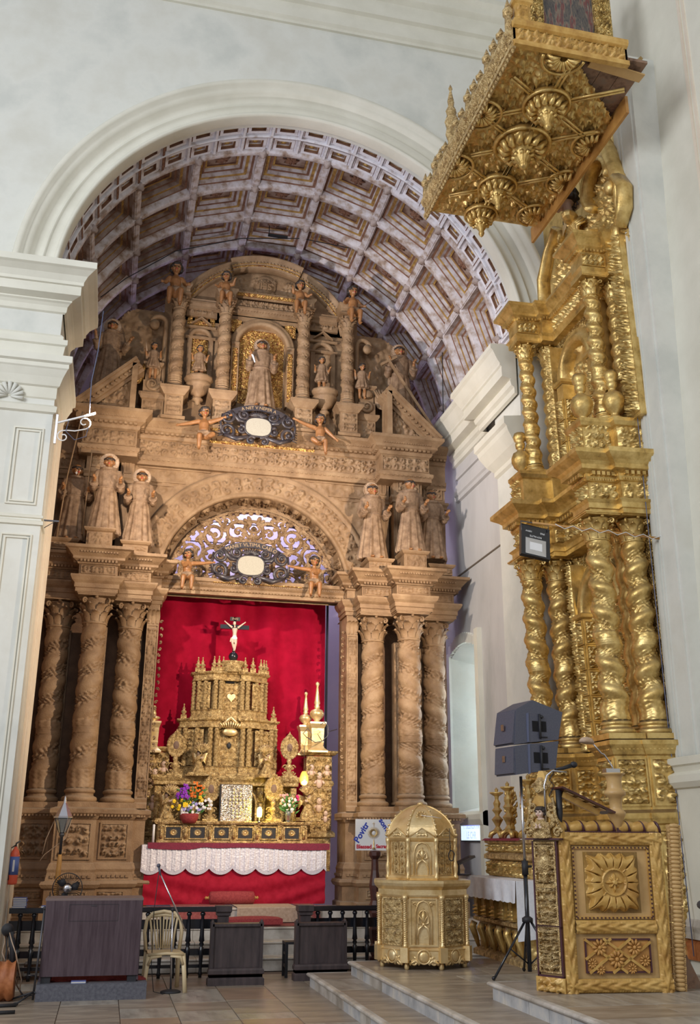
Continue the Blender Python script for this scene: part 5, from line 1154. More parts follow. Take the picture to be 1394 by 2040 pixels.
b = MB(); hs = [(.075 * 16 * sin(t) ** 3 / 16, .075 * (13 * cos(t) - 5 * cos(2 * t) - 2 * cos(3 * t) - cos(4 * t)) / 15) for t in [2 * pi * i / 30 for i in range(30)]]; b.prism([(x, z + z1_ + .38) for x, z in hs], .02, .06); b.build('heart_relief', 'gold_pale', tw)
# crucifix
cz = 2.745 + z2_ + .19; cf = empty('crucifix', (1.965, 17.53, cz), 'black cross with a pale corpus standing on top of the tabernacle tower', 'crucifix')
b = MB(); b.ball((0, 0, .085), .085, 0, 14, 10); b.bar((0, 0, .1), (0, 0, .80), .06, .045); b.bar((-.26, 0, .62), (.26, 0, .62), .045, .075); b.build('cross', 'black_paint', cf)
b = MB(); b.box(-.09, .09, -.03, -.015, .73, .80); pl = b.build('title_plate', 'black_matte', cf); text('inscription', 'INRI', .06, 'halo', pl, Matrix.Translation((0, -.032, .765)), .002)
m = MB(); pt = []; h_ = .40; z0 = .19
m.tube([(0, -.05, z0 + .20), (.0, -.055, z0 + .27), (0, -.05, z0 + .35)], [.036, .033, .050], 10)
for s in (-1, 1): m.tube([(s * .045, -.05, z0 + .365), (s * .09, -.045, z0 + .40), (s * .155, -.035, z0 + .455)], [.020, .015, .010], 8); m.tube([(s * .16, -.035, z0 + .455), (s * .175, -.035, z0 + .475)], .010, 6)
m.tube([(-.018, -.05, z0 + .20), (-.035, -.085, z0 + .10), (.0, -.05, z0)], [.028, .022, .014], 8); m.tube([(.02, -.05, z0 + .20), (.02, -.085, z0 + .10), (.01, -.06, z0 - .01)], [.028, .022, .014], 8); m.ball((.0, -.07, z0 - .02), (.018, .03, .016))
m.tube([(0, -.05, z0 + .37), (-.008, -.06, z0 + .41)], .015, 6); m.ball((-.012, -.068, z0 + .435), (.026, .030, .036)); pt += [(1, (-.012, -.05, z0 + .455), (.03, .03, .03)), (2, (0, -.06, z0 + .20), (.06, .05, .035))]
for q in range(7): m.ball((-.045 + .012 * q, -.075 + .01 * abs(q - 3), z0 + .19 + .01 * sin(q)), .014, 0, 6, 4)
m.tube([(-.05, -.07, z0 + .19), (-.07, -.06, z0 + .12)], [.018, .012], 6)
link('corpus', fuse(m, .0042, ['skin_pale', 'hair', 'white_cloth'], pt, 'corpus'), cf, (0, 0, 0), 0, 1.08)
# red curtain on a rod
c = MB()
def cur(u, v): x = .30 + 3.47 * u; z = 1.3 + 4.90 * v; q = .075 * sin(u * 34 + .9 * sin(v * 3 + u * 6)) + .03 * sin(u * 13 + 1.5 * v) ; return (x, 18.16 + q * (1 - .3 * v), z)
c.grid(cur, 150, 24); o = c.build('curtain', 'red_curtain'); tag(o, 'tall crimson curtain hanging behind the crucifix and altar', 'curtain')
c = MB(); c.tube([(.1, 18.2, 6.22), (3.95, 18.2, 6.22)], .02, 8); c.box(3.80, 3.84, 18.22, 18.26, 1.2, 6.25); c.build('curtain_rod', 'metal_dark', o)
# reliquaries (sunburst lockets on stems)
rel = MB(); rel.box(-.12, .12, -.09, .09, 0, .05); rel.lathe([(.09, .05), (.07, .08), (.03, .11), (.05, .16), (.06, .20), (.03, .24), (.045, .28), (.03, .33)], 12)
for s in (-1, 1): rel.spiral((s * .06, .18), .05, 1.3, 0 if s > 0 else pi, .012, 0, s, 12); rel.spiral((s * .07, .10), .04, 1.3, 0 if s > 0 else pi, .012, 0, -s, 12)
relm = rel.mesh('stem', ['gold_aged']); rl = MB()
for q in range(22): a_ = 2 * pi * q / 22; rl.ball((.125 * cos(a_), 0, .50 + .165 * sin(a_)), (.034, .02, .034), 0, 7, 4)
rl.ball((0, 0, .50), (.115, .025, .155), 0, 14, 8); rl.tube([(0, 0, .66), (0, 0, .76)], [.035, .004], 6); rl.ball((0, 0, .72), .018); rl.tube([(-.05, 0, .68), (0, 0, .74), (.05, 0, .68)], .01, 5); rlm = rl.mesh('locket', ['gold_aged'])
rg = MB(); rg.ball((0, -.02, .50), (.05, .012, .07), 0, 12, 6); rgm = rg.mesh('locket_glass', ['coffer_mid'])
def reliq(px, foot, top, y, label):
    f = PY(px, foot, y); t = PY(px, top, y); o = empty('reliquary', (f.x, y, f.z), label, 'reliquary', 0, 'gilded reliquaries on the altar'); s = (t.z - f.z) / .76
    for n_, me in (('stem', relm), ('locket', rlm), ('locket_glass', rgm)): link(n_, me, o, (0, 0, 0), 0, s)
reliq(347, 1548, 1452, 17.52, 'gilded sunburst reliquary left of the tabernacle tower')
reliq(575, 1552, 1458, 17.52, 'gilded sunburst reliquary right of the tabernacle tower')
reliq(417, 1638, 1538, 17.28, 'gilded reliquary between the large bouquet and the mosaic panel')
reliq(543, 1638, 1538, 17.28, 'gilded reliquary beside the glowing yellow candle lamp')
# kneeling angels
def angel_mesh(s):
    m = MB(); pt = []; h = .42
    robe_loft(m, [(0, .13, .15, 1.2, 0, .02), (.06, .12, .14, 1.1, 0, .02), (.16, .085, .09, .8, 0, 0), (.24, .060, .055, .3, 0, -.01), (.31, .065, .05, .1, 0, -.015), (.35, .03, .03, 0, 0, -.015)], 9, 40)
    m.tube([(0, -.01, .33), (0, -.02, .38)], .022, 8)
    for q in (-1, 1): m.tube([(q * .055, -.01, .31), (q * .07, -.06, .25), (s * .08 + q * .015, -.12, .30)], [.026, .024, .014], 8); hand(m, pt, Vector((s * .08 + q * .015, -.12, .30)), Vector((s * .2, -.1, .3)), s, .035, side=-q)
    head(m, pt, (0, -.025, .415), .044, turn=-.6 * s); me = fuse(m, .006, ['gold_aged', 'skin_pale', 'hair', 'eye', 'red_ink'], pt, 'angel_figure'); return me
AM = {-1: angel_mesh(1), 1: angel_mesh(-1)}
wg = MB()
for q in range(8): wg.tube([(0, 0, .02 * q), (.05 + .01 * q, .03, .06 + .02 * q - .02), (.11 + .004 * q, .05, -.06 + .032 * q)], [.012, .02, .004], 5, flat=.4)
wgm = wg.mesh('wing', ['gold_pale'])
def angel(px, foot, top, y, s, label):
    f = PY(px, foot, y); t = PY(px, top, y); o = empty('angel_statue', (f.x, y, f.z), label, 'statue', .25 * s, 'kneeling angels on the altar'); k = (t.z - f.z - .06) / .46
    b = MB(); b.box(-.2, .2, -.12, .14, 0, .03); b.box(-.16, .16, -.1, .12, .03, .06); b.build('plinth', 'gold_aged', o); link('figure', AM[s], o, (0, 0, .06), 0, k)
    for q in (-1, 1): w_ = link('wing', wgm, o, (q * .03, .05, .06 + .22 * k), 0, (q * k * 1.1, k, k * 1.1))
    f2 = MB()                                                     # lamp-like fan the angel lifts
    for q in range(9): a_ = radians(-70 + 17.5 * q); f2.tube([(-s * .07, -.1, .06 + .40 * k), (-s * .07 + .09 * sin(a_), -.12, .10 + .42 * k + .07 * cos(a_)), (-s * .07 + .15 * sin(a_), -.1, .12 + .42 * k + .10 * cos(a_))], [.006, .026, .012], 6)
    f2.ball((-s * .07, -.13, .13 + .42 * k), (.03, .02, .045)); f2.build('fan_lamp', 'gold_aged', o)
angel(330, 1638, 1578, 17.24, -1, 'kneeling winged angel statue at the left end of the altar shelf'); angel(612, 1636, 1580, 17.24, 1, 'kneeling winged angel statue at the right end of the altar shelf')
angel(394, 1546, 1496, 17.42, -1, 'small kneeling angel statue left of the tabernacle door'); angel(531, 1550, 1500, 17.42, 1, 'small kneeling angel statue right of the tabernacle door')
# framed mosaic panel
c0 = PY(468, 1637, 17.2); o = empty('mosaic_panel', (c0.x, 17.2, c0.z), 'square mirror-mosaic panel with a cross of round discs standing on the altar shelf', 'panel')
b = MB(); b.box(-.27, .27, 0, .08, 0, .60); b.build('panel_back', 'black_matte', o); b = MB(); b.box(-.25, .27, -.01, .0, 0, .59); b.build('mosaic', 'mirror_mosaic', o); rn = random.Random(2)
for x in range(-3, 4):
    for z in range(-4, 5):
        if abs(x) <= 1 or abs(z) <= 1:
            if rn.random() < .85 and abs(x) + abs(z) < 6: q = MB(); r_ = rn.uniform(.020, .032); q.lathe([(r_, 0), (r_, -.01), (.001, -.014)], 12, M=Matrix.Rotation(-pi / 2, 4, 'X')); q.build('disc', 'disc_pearl', o, (.01 + x * .062 + rn.uniform(-.006, .006), -.012, .30 + z * .056 + rn.uniform(-.006, .006)))
# bouquets
def blossom(name, r, m):
    b = MB()
    for q in range(5): a_ = 2 * pi * q / 5; b.ball((r * .5 * cos(a_), -r * .15, r * .5 * sin(a_)), (r * .45, r * .2, r * .45), 0, 6, 4)
    b.ball((0, -r * .35, 0), r * .22, 0, 5, 3); return b.mesh(name, [m])
BL = {k: blossom('flower', .030, 'petal_' + k) for k in ('purple', 'orange', 'yellow', 'white', 'lilac', 'pink', 'magenta', 'peach')}
def bouquet(px, foot, y, label, spec, vase, w, h):
    f = PY(px, foot, y); o = empty('bouquet', (f.x, y, f.z), label, 'flowers'); vase(o); rn = random.Random(int(px))
    g = MB()
    for k in range(60):
        a_ = rn.uniform(0, 2 * pi); q = rn.random(); p = Vector((cos(a_) * w * q, sin(a_) * .09 * q - .02, .16 + rn.random() * h * .8)); d = Vector((cos(a_), sin(a_) * .4, rn.uniform(.2, 1))).normalized()
        g.tube([p - d * .05, p, p + d * .06], [.004, .016, .002], 5, flat=.3)
    for k in range(12): g.tube([(0, 0, .1), (rn.uniform(-w, w) * .7, rn.uniform(-.05, .05), .16 + h * rn.uniform(.4, .9))], .004, 4)
    tag(g.build('leaves', 'leaf_green', o), kind='stuff')
    for (c_, x, z, sx, sz, n_, s_) in spec:
        for k in range(n_):
            a_ = rn.uniform(0, 2 * pi); q = sqrt(rn.random()); link('flower', BL[c_], o, (x + sx * q * cos(a_), -.10 + .07 * q + rn.uniform(-.03, .03), z + sz * q * sin(a_)), rn.uniform(-.5, .5), s_ * rn.uniform(.8, 1.2))
def basket(o):
    b = MB(); b.lathe([(.10, 0), (.14, .06), (.15, .12), (.145, .15), (.12, .15), (.1, .05)], 20, flute=20, fa=.03); b.build('basket', 'cushion_red', o); b = MB(); b.lathe([(.102, .0), (.122, .035), (.128, .055)], 20); b.build('basket_band', 'label_blue', o)
def gvase(o): b = MB(); b.lathe([(.035, 0), (.03, .02), (.05, .12), (.06, .18), (.055, .18), (.04, .03)], 16); b.build('glass_vase', 'glass_pane', o)
bouquet(376, 1640, 17.12, 'large mixed bouquet with purple and orange sprays in a red basket on the altar', [('purple', -.12, .48, .12, .13, 26, 1.0), ('orange', .10, .52, .12, .14, 34, .7), ('yellow', -.15, .28, .17, .09, 14, 1.1), ('lilac', .0, .24, .2, .08, 12, 1.0), ('white', .0, .20, .16, .08, 14, 1.0), ('white', .26, .30, .13, .09, 22, .8), ('yellow', .18, .38, .04, .05, 4, 1.1)], basket, .28, .5)
bouquet(573, 1638, 17.12, 'round bouquet of white and pink roses in a glass vase on the altar', [('white', 0, .32, .15, .09, 14, .95), ('peach', 0, .33, .14, .10, 12, .95), ('pink', -.08, .42, .08, .04, 5, .9), ('magenta', .16, .38, .03, .05, 4, .9), ('white', .02, .22, .06, .05, 5, .9)], gvase, .16, .34)
# glowing candle lamp, hanging lamp with wire, white candle
c0 = PY(516, 1638, 17.1); o = empty('candle_lamp', (c0.x, 17.1, c0.z), 'small glowing yellow candle lamp beside the mosaic panel', 'lamp'); b = MB(); b.lathe([(.03, 0), (.03, .01), (.008, .02), (.008, .09)], 10); b.build('stem', 'metal', o)
b = MB(); b.lathe([(.035, .08), (.045, .12), (.045, .20), (.03, .24)], 14); b.build('lamp_glass', 'glow_yellow', o); b = MB(); b.lathe([(.05, .235), (.05, .25), (.001, .255)], 12); b.build('cap', 'metal', o); point('candle_glow', (c0.x + .02, 17.0, c0.z + .2), 6, (1, .8, .1), .04)
c0 = PY(605, 1566, 16.75); o = empty('hanging_lamp', (c0.x, 16.75, c0.z), 'glowing amber egg-shaped lamp hanging from a curled wire above the altar', 'lamp')
b = MB(); b.lathe([(.001, 0), (.05, .02), (.075, .08), (.075, .14), (.05, .21), (.03, .24)], 16); b.build('amber_bowl', 'amber_glass', o); b = MB(); b.ball((0, -.03, .06), (.055, .05, .05)); b.build('glowing_bulb', 'glow_lamp', o)
b = MB(); b.tube([(0, 0, .24), (0, 0, .62), (.03, .0, .80)], .004, 5); t0 = PY(648, 1462, 16.75) - Vector((c0.x, 16.75, c0.z)); pts = [(.03, 0, .80), (.18, 0, .72), (.30, 0, .74), (.40, 0, .84), (.40, 0, 1.0), (.33, 0, 1.06), (.27, 0, 1.02)]; b.tube(pts, .008, 6); b.tube([(.30, 0, .74), (.22, 0, .86), (.27, 0, .90)], .006, 5); b.tube([(.03, 0, .8), (-.03, 0, .86), (.05, 0, .95), (.12, 0, .86), (.10, 0, .78)], .007, 5)
b.tube([(.40, 0, .9), (.62, .3, .98)], .008, 6); b.build('wire_bracket', 'metal_dark', o); point('lamp_glow', (c0.x, 16.6, c0.z + .05), 7, (1, .72, .3), .05)
c0 = PY(305, 1672, 17.0); b = MB(); b.lathe([(.02, 0), (.02, .27), (.001, .28)], 12); o = b.build('altar_candle', 'white_paint'); o.location = (c0.x + .0, 17.0, 1.655); tag(o, 'plain white candle at the left corner of the altar', 'candle')
# obelisk towers and carved side pedestals
def tower(px, foot, top, y, label, sc=1.):
    f = PY(px, foot, y); t = PY(px, top, y); h = t.z - f.z; o = empty('gilded_urn_tower', (f.x, y, f.z), label, 'finial', 0, 'gilded urn spires by the altar')
    b = MB(); w = .13 * sc
    b.lathe([(w * 1.9, 0), (w * 1.9, .03), (w * 1.3, .08), (w * 1.1, .12), (w * 1.2, .18), (w * 1.15, .20), (w * 1.25, .42), (w * 1.6, .50), (w * 1.6, .53), (w * .9, .54)], 4, M=Matrix.Rotation(pi / 4, 4, 'Z'), sm=False); b.build('lantern_base', 'gold_pale', o)
    z = .54; k = h - .54; u = MB(); u.lathe([(w * .5, z), (w * .35, z + .04 * k), (w * .8, z + .12 * k), (w * 1.0, z + .20 * k), (w * .8, z + .28 * k), (w * .3, z + .33 * k), (w * .42, z + .38 * k), (w * .30, z + .42 * k), (w * .42, z + .46 * k), (w * .32, z + .55 * k), (w * .14, z + .88 * k), (w * .28, z + .93 * k), (w * .25, z + .97 * k), (.001, z + k)], 20, flute=10, fa=.04); u.build('urn_spire', 'gold_pale', o)
tower(630, 1500, 1358, 17.62, 'taller gilded urn spire on the far right of the altar'); tower(607, 1506, 1378, 17.78, 'shorter gilded urn spire beside the taller one, right of the altar', .9)
tower(301, 1500, 1405, 17.62, 'gilded urn spire half hidden behind the left jamb of the altar', .9)
for s, px, lb in ((1, 631, 'tall gilded pedestal with carved cherub faces right of the altar'), (-1, 300, 'gilded carved pedestal with cherubs half hidden left of the altar')):
    c0 = PY(px, 1655, 17.72); x = c0.x; o = empty('carved_pedestal', (x, 17.76, 1.2), lb, 'pedestal'); w = .25
    b = MB(); b.box(-w + .03, w - .03, -.14, .2, 0, 1.9); P = [(-w, .2), (-w, -.16), (w, -.16), (w, .2)]
    b.mould([(0, .55), (.04, .56), (.04, .62), (0, .66)], P); b.mould([(-.02, 1.40), (.0, 1.41), (.02, 1.45), (0, 1.50)], P); b.mould([(-.02, 1.93), (.03, 1.94), (.08, 1.98), (.08, 2.01), (-.2, 2.02)], P); b.build('pedestal_body', 'gold_aged', o)
    b = MB(); add_relief(b, -w + .02, -.15, .66, 2 * w - .04, .74, 0, 44, .04, .018); add_relief(b, -w + .02, -.15, 1.5, 2 * w - .04, .42, 0, 45, .05, .018); b.build('carving', 'gold_aged', o)
    for (xx, zz, r_) in ((0, 1.15, .05), (.12, .95, .04), (0, 1.58, .055), (-.14, 1.72, .045), (.14, 1.72, .045), (-.13, .95, .04)):
        m = MB(); m.ball((xx, -.19, zz), (r_, r_, r_ * 1.2), 0, 12, 8); m.ball((xx, -.19 - r_, zz - r_ * .1), r_ * .2, 0, 6, 4); m.ball((xx, -.17, zz - r_ * 2.2), (r_ * 1.1, r_ * .8, r_ * 1.6), 0, 10, 6)
        for q in (-1, 1): m.ball((xx + q * r_ * .35, -.19 - r_ * .85, zz + r_ * .15), r_ * .12, 1, 5, 3); m.tube([(xx + q * r_, -.18, zz - r_ * 1.5), (xx + q * r_ * 1.6, -.2, zz - r_ * 2.4)], r_ * .35, 6)
        m.ball((xx, -.165, zz + r_ * .7), (r_ * .95, r_ * .9, r_ * .7), 1, 10, 5); m.build('cherub_relief', ['skin_pale', 'hair'], o)
# ================================================================= CHANCEL FLOOR ITEMS
c = MB(); 
def mat_strip(name, x0, x1, ys, zs, m, label, cat='mat'):
    b = MB(); n = len(ys)
    vs = [(x, ys[i], zs[i]) for i in range(n) for x in (x0, x1)] + [(x, ys[i] + (0.006), zs[i] - .004) for i in range(n) for x in (x0, x1)]
    fs = [(2 * i, 2 * i + 1, 2 * i + 3, 2 * i + 2) for i in range(n - 1)] + [(2 * n + 2 * i, 2 * n + 2 * i + 2, 2 * n + 2 * i + 3, 2 * n + 2 * i + 1) for i in range(n - 1)]
    b.add(vs, fs); o = b.build(name, m); tag(o, label, cat); return o
ys, zs = [16.80, 16.0, 15.985, 15.98], [.735, .735, .72, .52]
mat_strip('floor_mat', 2.02, 2.95, ys, zs, 'carpet_beige', 'beige floor mat hanging over the top chancel step in front of the altar')
mm_ = mat_strip('floor_mat', 2.98, 3.30, ys, zs, 'carpet_red', 'narrow maroon floral mat beside the beige one on the top step')
for k in range(3): b = MB(); b.tube([(3.06 + .02 * sin(k), 15.97, .56 + .05 * k), (3.12, 15.968, .60 + .05 * k), (3.2, 15.97, .58 + .06 * k)], [.004, .02, .003], 5, flat=.2); b.build('leaf_motif', 'carpet_beige', mm_)
b = MB(); [b.box(2.965, 2.985, 15.972, 15.98, .53 + .02 * k, .54 + .02 * k) for k in range(9)]; tag(b.build('stitched_edge', 'black_matte', mm_), kind='stuff')
mat_strip('floor_mat', 1.05, 1.9, ys, zs, 'carpet_red', 'faded red floor mat on the top chancel step behind the left rail')
mat_strip('floor_mat', 1.6, 3.3, [16.0, 15.42], [.507, .507], 'carpet_red', 'red carpet strip lying on the lower chancel tread')
m = MB(); m.tube([(-.36, 0, 0), (-.34, 0, 0), (-.2, 0, 0), (.2, 0, 0), (.34, 0, 0), (.36, 0, 0)], [.06, .095, .10, .10, .095, .06], 18, flat=.9, up=(0, 1, 0)); o = m.build('bolster_cushion', 'cushion_red'); o.location = (2.02, 16.72, .83); tag(o, 'worn red bolster cushion leaning against the altar frontal', 'cushion')
for s in (-1, 1): b = MB(); b.lathe([(.02, 0), (.03, .02), (.015, .04), (.03, .06), (.001, .08)], 10, M=Matrix.Rotation(s * pi / 2, 4, 'Y')); b.build('end_knob', 'ochre_wood', o, (s * .35, 0, 0))
m = MB(); m.box(-.42, .42, -.12, .14, 0, .08); m.grid(lambda u, v: (-.42 + .84 * u, -.12 + .26 * v, .08 + .035 * sin(pi * u) ** .4 * sin(pi * v) ** .5), 20, 8); o = m.build('kneeling_cushion', 'cushion_red'); o.location = (2.22, 15.62, .52); o.rotation_euler = (0, 0, .02); tag(o, 'low red kneeling cushion on the chancel step between the rails', 'cushion')
# ================================================================= ALTAR RAILS
bal = MB(); bal.lathe([(.022, 0), (.022, .03), (.035, .04), (.022, .07), (.02, .12), (.028, .26), (.032, .36), (.020, .37), (.034, .40), (.022, .425), (.038, .44), (.030, .50), (.024, .66), (.020, .74), (.034, .76), (.034, .78), (.022, .79), (.022, .81)], 12); balm = bal.mesh('baluster', ['black_paint'])
def rail(x0, x1, y, label, posts, bals):
    o = empty('altar_rail', ((x0 + x1) / 2, y, 0), label, 'railing'); cx = (x0 + x1) / 2
    b = MB(); b.box(x0 - cx, x1 - cx, -.06, .06, .81, .86); b.box(x0 - cx, x1 - cx, -.045, .045, .795, .812); b.build('handrail', 'black_paint', o)
    for (za, zb, yy) in ((.58, .70, .07), (.26, .34, .07), (.11, .15, .07)): b = MB(); b.box(x0 - cx, x1 - cx, yy, yy + .03, za, zb); b.build('back_rail', 'black_paint', o)
    for x in bals: link('baluster', balm, o, (x - cx, 0, 0))
    for x in posts:
        b = MB(); b.box(x - cx - .07, x - cx + .07, -.07, .07, 0, .76); b.mould([(0, .74), (.02, .75), (.02, .78), (.035, .80), (.035, .87), (-.07, .875)], [(x - cx - .07, -.07), (x - cx + .07, -.07), (x - cx + .07, .07), (x - cx - .07, .07)], closed=True); b.build('newel_post', 'kneeler_wood', o)
    return o
rail(-1.12, 1.62, 14.12, 'black turned altar rail on the left of the chancel steps', [1.60], [-.98, -.81, -.64] + [.62 + .178 * k for k in range(5)])
rail(2.66, 4.1, 14.1, 'black turned altar rail on the right of the chancel steps', [2.70], [2.88 + .172 * k for k in range(7)])
# ================================================================= DESK, CHAIR, KNEELERS
o = empty('desk', (-.06, 12.5, .17), 'large dark laminate desk standing on a grey plinth with its back to us', 'desk')
b = MB(); b.box(-.54, .535, -.02, .0, .07, .86); b.build('back_panel', 'desk_laminate', o)
b = MB(); b.box(-.55, .545, -.02, .55, .86, .885); b.build('desk_top', 'desk_top', o)
for s in (-1, 1): b = MB(); b.box(s * .53 - .012, s * .53 + .012, .0, .52, .02, .86); b.build('side_panel', 'desk_laminate', o); b = MB(); b.box(s * .47 - .05, s * .47 + .05, .0, .5, 0, .07); b.build('foot', 'black_matte', o)
b = MB(); frame(b, -.28, .27, .64, .82, .004, -.02, .002); b.build('access_panel', 'black_matte', o); b = MB(); b.box(-.04, .02, -.025, -.02, .80, .808); b.build('small_catch', 'metal_dark', o)
b = MB(); b.box(-.60, .60, -.10, .55, 0, .17); 
bm_ = b.build('plinth', 'stone_plinth'); bm_.location = (-.02, 12.5, 0); tag(bm_, 'low grey stone-coloured plinth under the dark desk', 'plinth')
b = MB(); b.grid(lambda u, v: (-.50 + 1.1 * u, .12 + .32 * v, .0 + .05 * sin(pi * u) ** .3 * sin(pi * v) + .012 * sin(31 * u)), 40, 8); b.box(-.5, .6, .12, .44, -.003, .0); o = b.build('folded_cloth', 'cushion_red'); o.location = (-.02, 12.5, .173); tag(o, 'crumpled dark red cloth stuffed beneath the desk', 'cloth')
b = MB(); b.box(-.08, .08, -.03, .09, 0, .022); o = b.build('book', 'label_blue'); b = MB(); b.box(-.078, .078, -.032, .088, .004, .018); b.build('pages', 'paper', o); o.location = (-.17, 12.46, .171); tag(o, 'blue book lying flat under the desk on the plinth', 'book')
# monobloc chair
ch = empty('plastic_chair', (.79, 13.02, 0), 'cream moulded plastic chair with slatted back beside the desk', 'chair', .05)
b = MB(); b.grid(lambda u, v: ((-.21 + .42 * u) * (1 - .08 * v), -.20 + .42 * v, .43 - .018 * sin(pi * u) * sin(pi * v)), 12, 12); b.grid(lambda u, v: ((-.21 + .42 * u) * (1 - .08 * v), -.20 + .42 * v, .41 - .018 * sin(pi * u) * sin(pi * v)), 12, 12); b.tube([(-.21, -.20, .41), (0, -.215, .425), (.21, -.20, .41)], .018, 8); b.build('seat', 'plastic_cream', ch)
for s in (-1, 1):
    b = MB(); b.tube([(s * .20, -.19, .42), (s * .225, -.21, .2), (s * .24, -.23, 0)], [.030, .026, .026], 8, flat=.6); b.tube([(s * .05, -.215, .395), (s * .17, -.21, .385), (s * .205, -.205, .30)], [.012, .02, .02], 6); b.build('leg', 'plastic_cream', ch)
    b = MB(); b.tube([(s * .19, .21, .42), (s * .20, .24, .2), (s * .205, .27, 0)], [.030, .026, .026], 8, flat=.6); b.build('leg', 'plastic_cream', ch)
b = MB(); fp = [(-.20, .20, .42), (-.225, .24, .62), (-.205, .27, .76), (-.13, .285, .835), (0, .29, .855), (.13, .285, .835), (.205, .27, .76), (.225, .24, .62), (.20, .20, .42)]; b.tube(fp, .022, 8, flat=1.3); b.tube([(-.20, .275, .79), (0, .285, .815), (.2, .275, .79)], .018, 6); b.build('back_frame', 'plastic_cream', ch)
for k in range(7): x = -.10 + .0333 * k; b = MB(); b.tube([(x * .75, .21, .44), (x, .25, .62), (x * 1.35, .283, .82)], [.011, .010, .012], 6, flat=.6); b.build('back_slat', 'plastic_cream', ch)
for s in (-1, 1): b = MB(); b.tube([(s * .12, .215, .44), (s * .14, .25, .62), (s * .17, .28, .80)], .014, 6); b.build('back_rib', 'plastic_cream', ch)
# kneelers
def kneeler(x, y, w, h, label, rz=0.):
    o = empty('kneeler', (x, y, 0), label, 'kneeler', rz, 'dark kneelers in front of the rail'); b = MB(); b.box(-w / 2, w / 2, 0, .025, .1, h - .05); b.build('back_board', 'kneeler_wood', o)
    for s in (-1, 1): b = MB(); b.box(s * w / 2 - .02, s * w / 2 + .02, -.03, .1, .06, h + .0); b.ball((s * w / 2, .02, h), (.02, .05, .03)); b.build('side_post', 'kneeler_wood', o)
    b = MB(); b.box(-w / 2, w / 2, -.03, .22, h - .05, h - .02); b.build('arm_shelf', 'kneeler_wood', o)
    b = MB(); P = [(-w / 2 - .02, .1), (-w / 2 - .02, -.05), (w / 2 + .02, -.05), (w / 2 + .02, .1)]; b.mould([(0, 0), (.02, 0), (.02, .07), (.0, .09), (.0, .12), (.015, .13), (.015, .17), (0, .19), (-.05, .20)], P); b.box(-w / 2 - .02, w / 2 + .02, -.05, .1, 0, .19); b.build('base_moulding', 'kneeler_wood', o); return o
kneeler(1.70, 13.36, .62, .72, 'dark wooden kneeler with moulded base between the cream chair and the steps'); kneeler(2.83, 13.62, .64, .70, 'darker wooden kneeler standing against the right altar rail')
o = empty('stool', (2.47, 14.02, 0), 'narrow black slatted stool half hidden behind the right kneeler', 'stool'); b = MB(); b.box(-.06, .3, -.13, .13, .40, .43); b.build('seat', 'black_matte', o)
for (x, y) in ((-.04, -.11), (-.04, .11), (.26, -.11), (.26, .11)): b = MB(); b.box(x - .018, x + .018, y - .018, y + .018, 0, .40); b.build('leg', 'black_matte', o)
for z in (.12, .27): b = MB(); b.box(-.05, -.03, -.1, .1, z, z + .03); b.build('stretcher', 'kneeler_wood', o)
# microphone stands
def micstand(loc, pole_h, pole_off, a_, b_, label, disc=True, m='metal'):
    o = empty('microphone_stand', loc, label, 'stand'); b = MB()
    if disc: b.lathe([(.12, 0), (.12, .012), (.09, .025), (.02, .035), (.001, .036)], 24); b.build('base', 'black_matte', o)
    else:
        for t in (radians(15), radians(150), radians(235)): b = MB(); b.tube([(0, 0, .10), (.28 * cos(t), .28 * sin(t), .015)], .011, 6); b.ball((.28 * cos(t), .28 * sin(t), .018), (.03, .018, .018)); b.build('leg', 'black_matte', o)
    b = MB(); b.tube([(0, 0, .02), (pole_off[0], pole_off[1], pole_h)], .012, 8); b.build('pole', m, o); b = MB(); b.tube([a_, b_], .009, 8); b.build('boom', m, o)
    b = MB(); b.ball((pole_off[0], pole_off[1], pole_h), .022); b.build('clutch', 'black_matte', o); return o
o = micstand((.88, 12.86, 0), .90, (-.03, .0), (.14, 0, .66), (-.20, 0, 1.30), 'chrome boom microphone stand in front of the cream chair'); b = MB(); b.tube([(-.20, 0, 1.29), (-.225, 0, 1.38)], [.011, .014], 8); b.ball((-.23, 0, 1.40), .024); b.build('microphone', 'speaker_grey', o)
b = MB(); b.tube([(-.22, 0, 1.34), (-.25, .02, .9), (-.24, .02, .3), (-.20, -.05, .02), (-.1, -.14, .006), (-.05, -.05, .006)], .005, 5); b.build('cable', 'black_matte', o)
micstand((-.64, 12.40, 0), .95, (.03, .1), (.03, .1, .9), (.06, .5, 1.08), 'dark thin microphone stand at the left end of the desk', False, 'metal_dark')
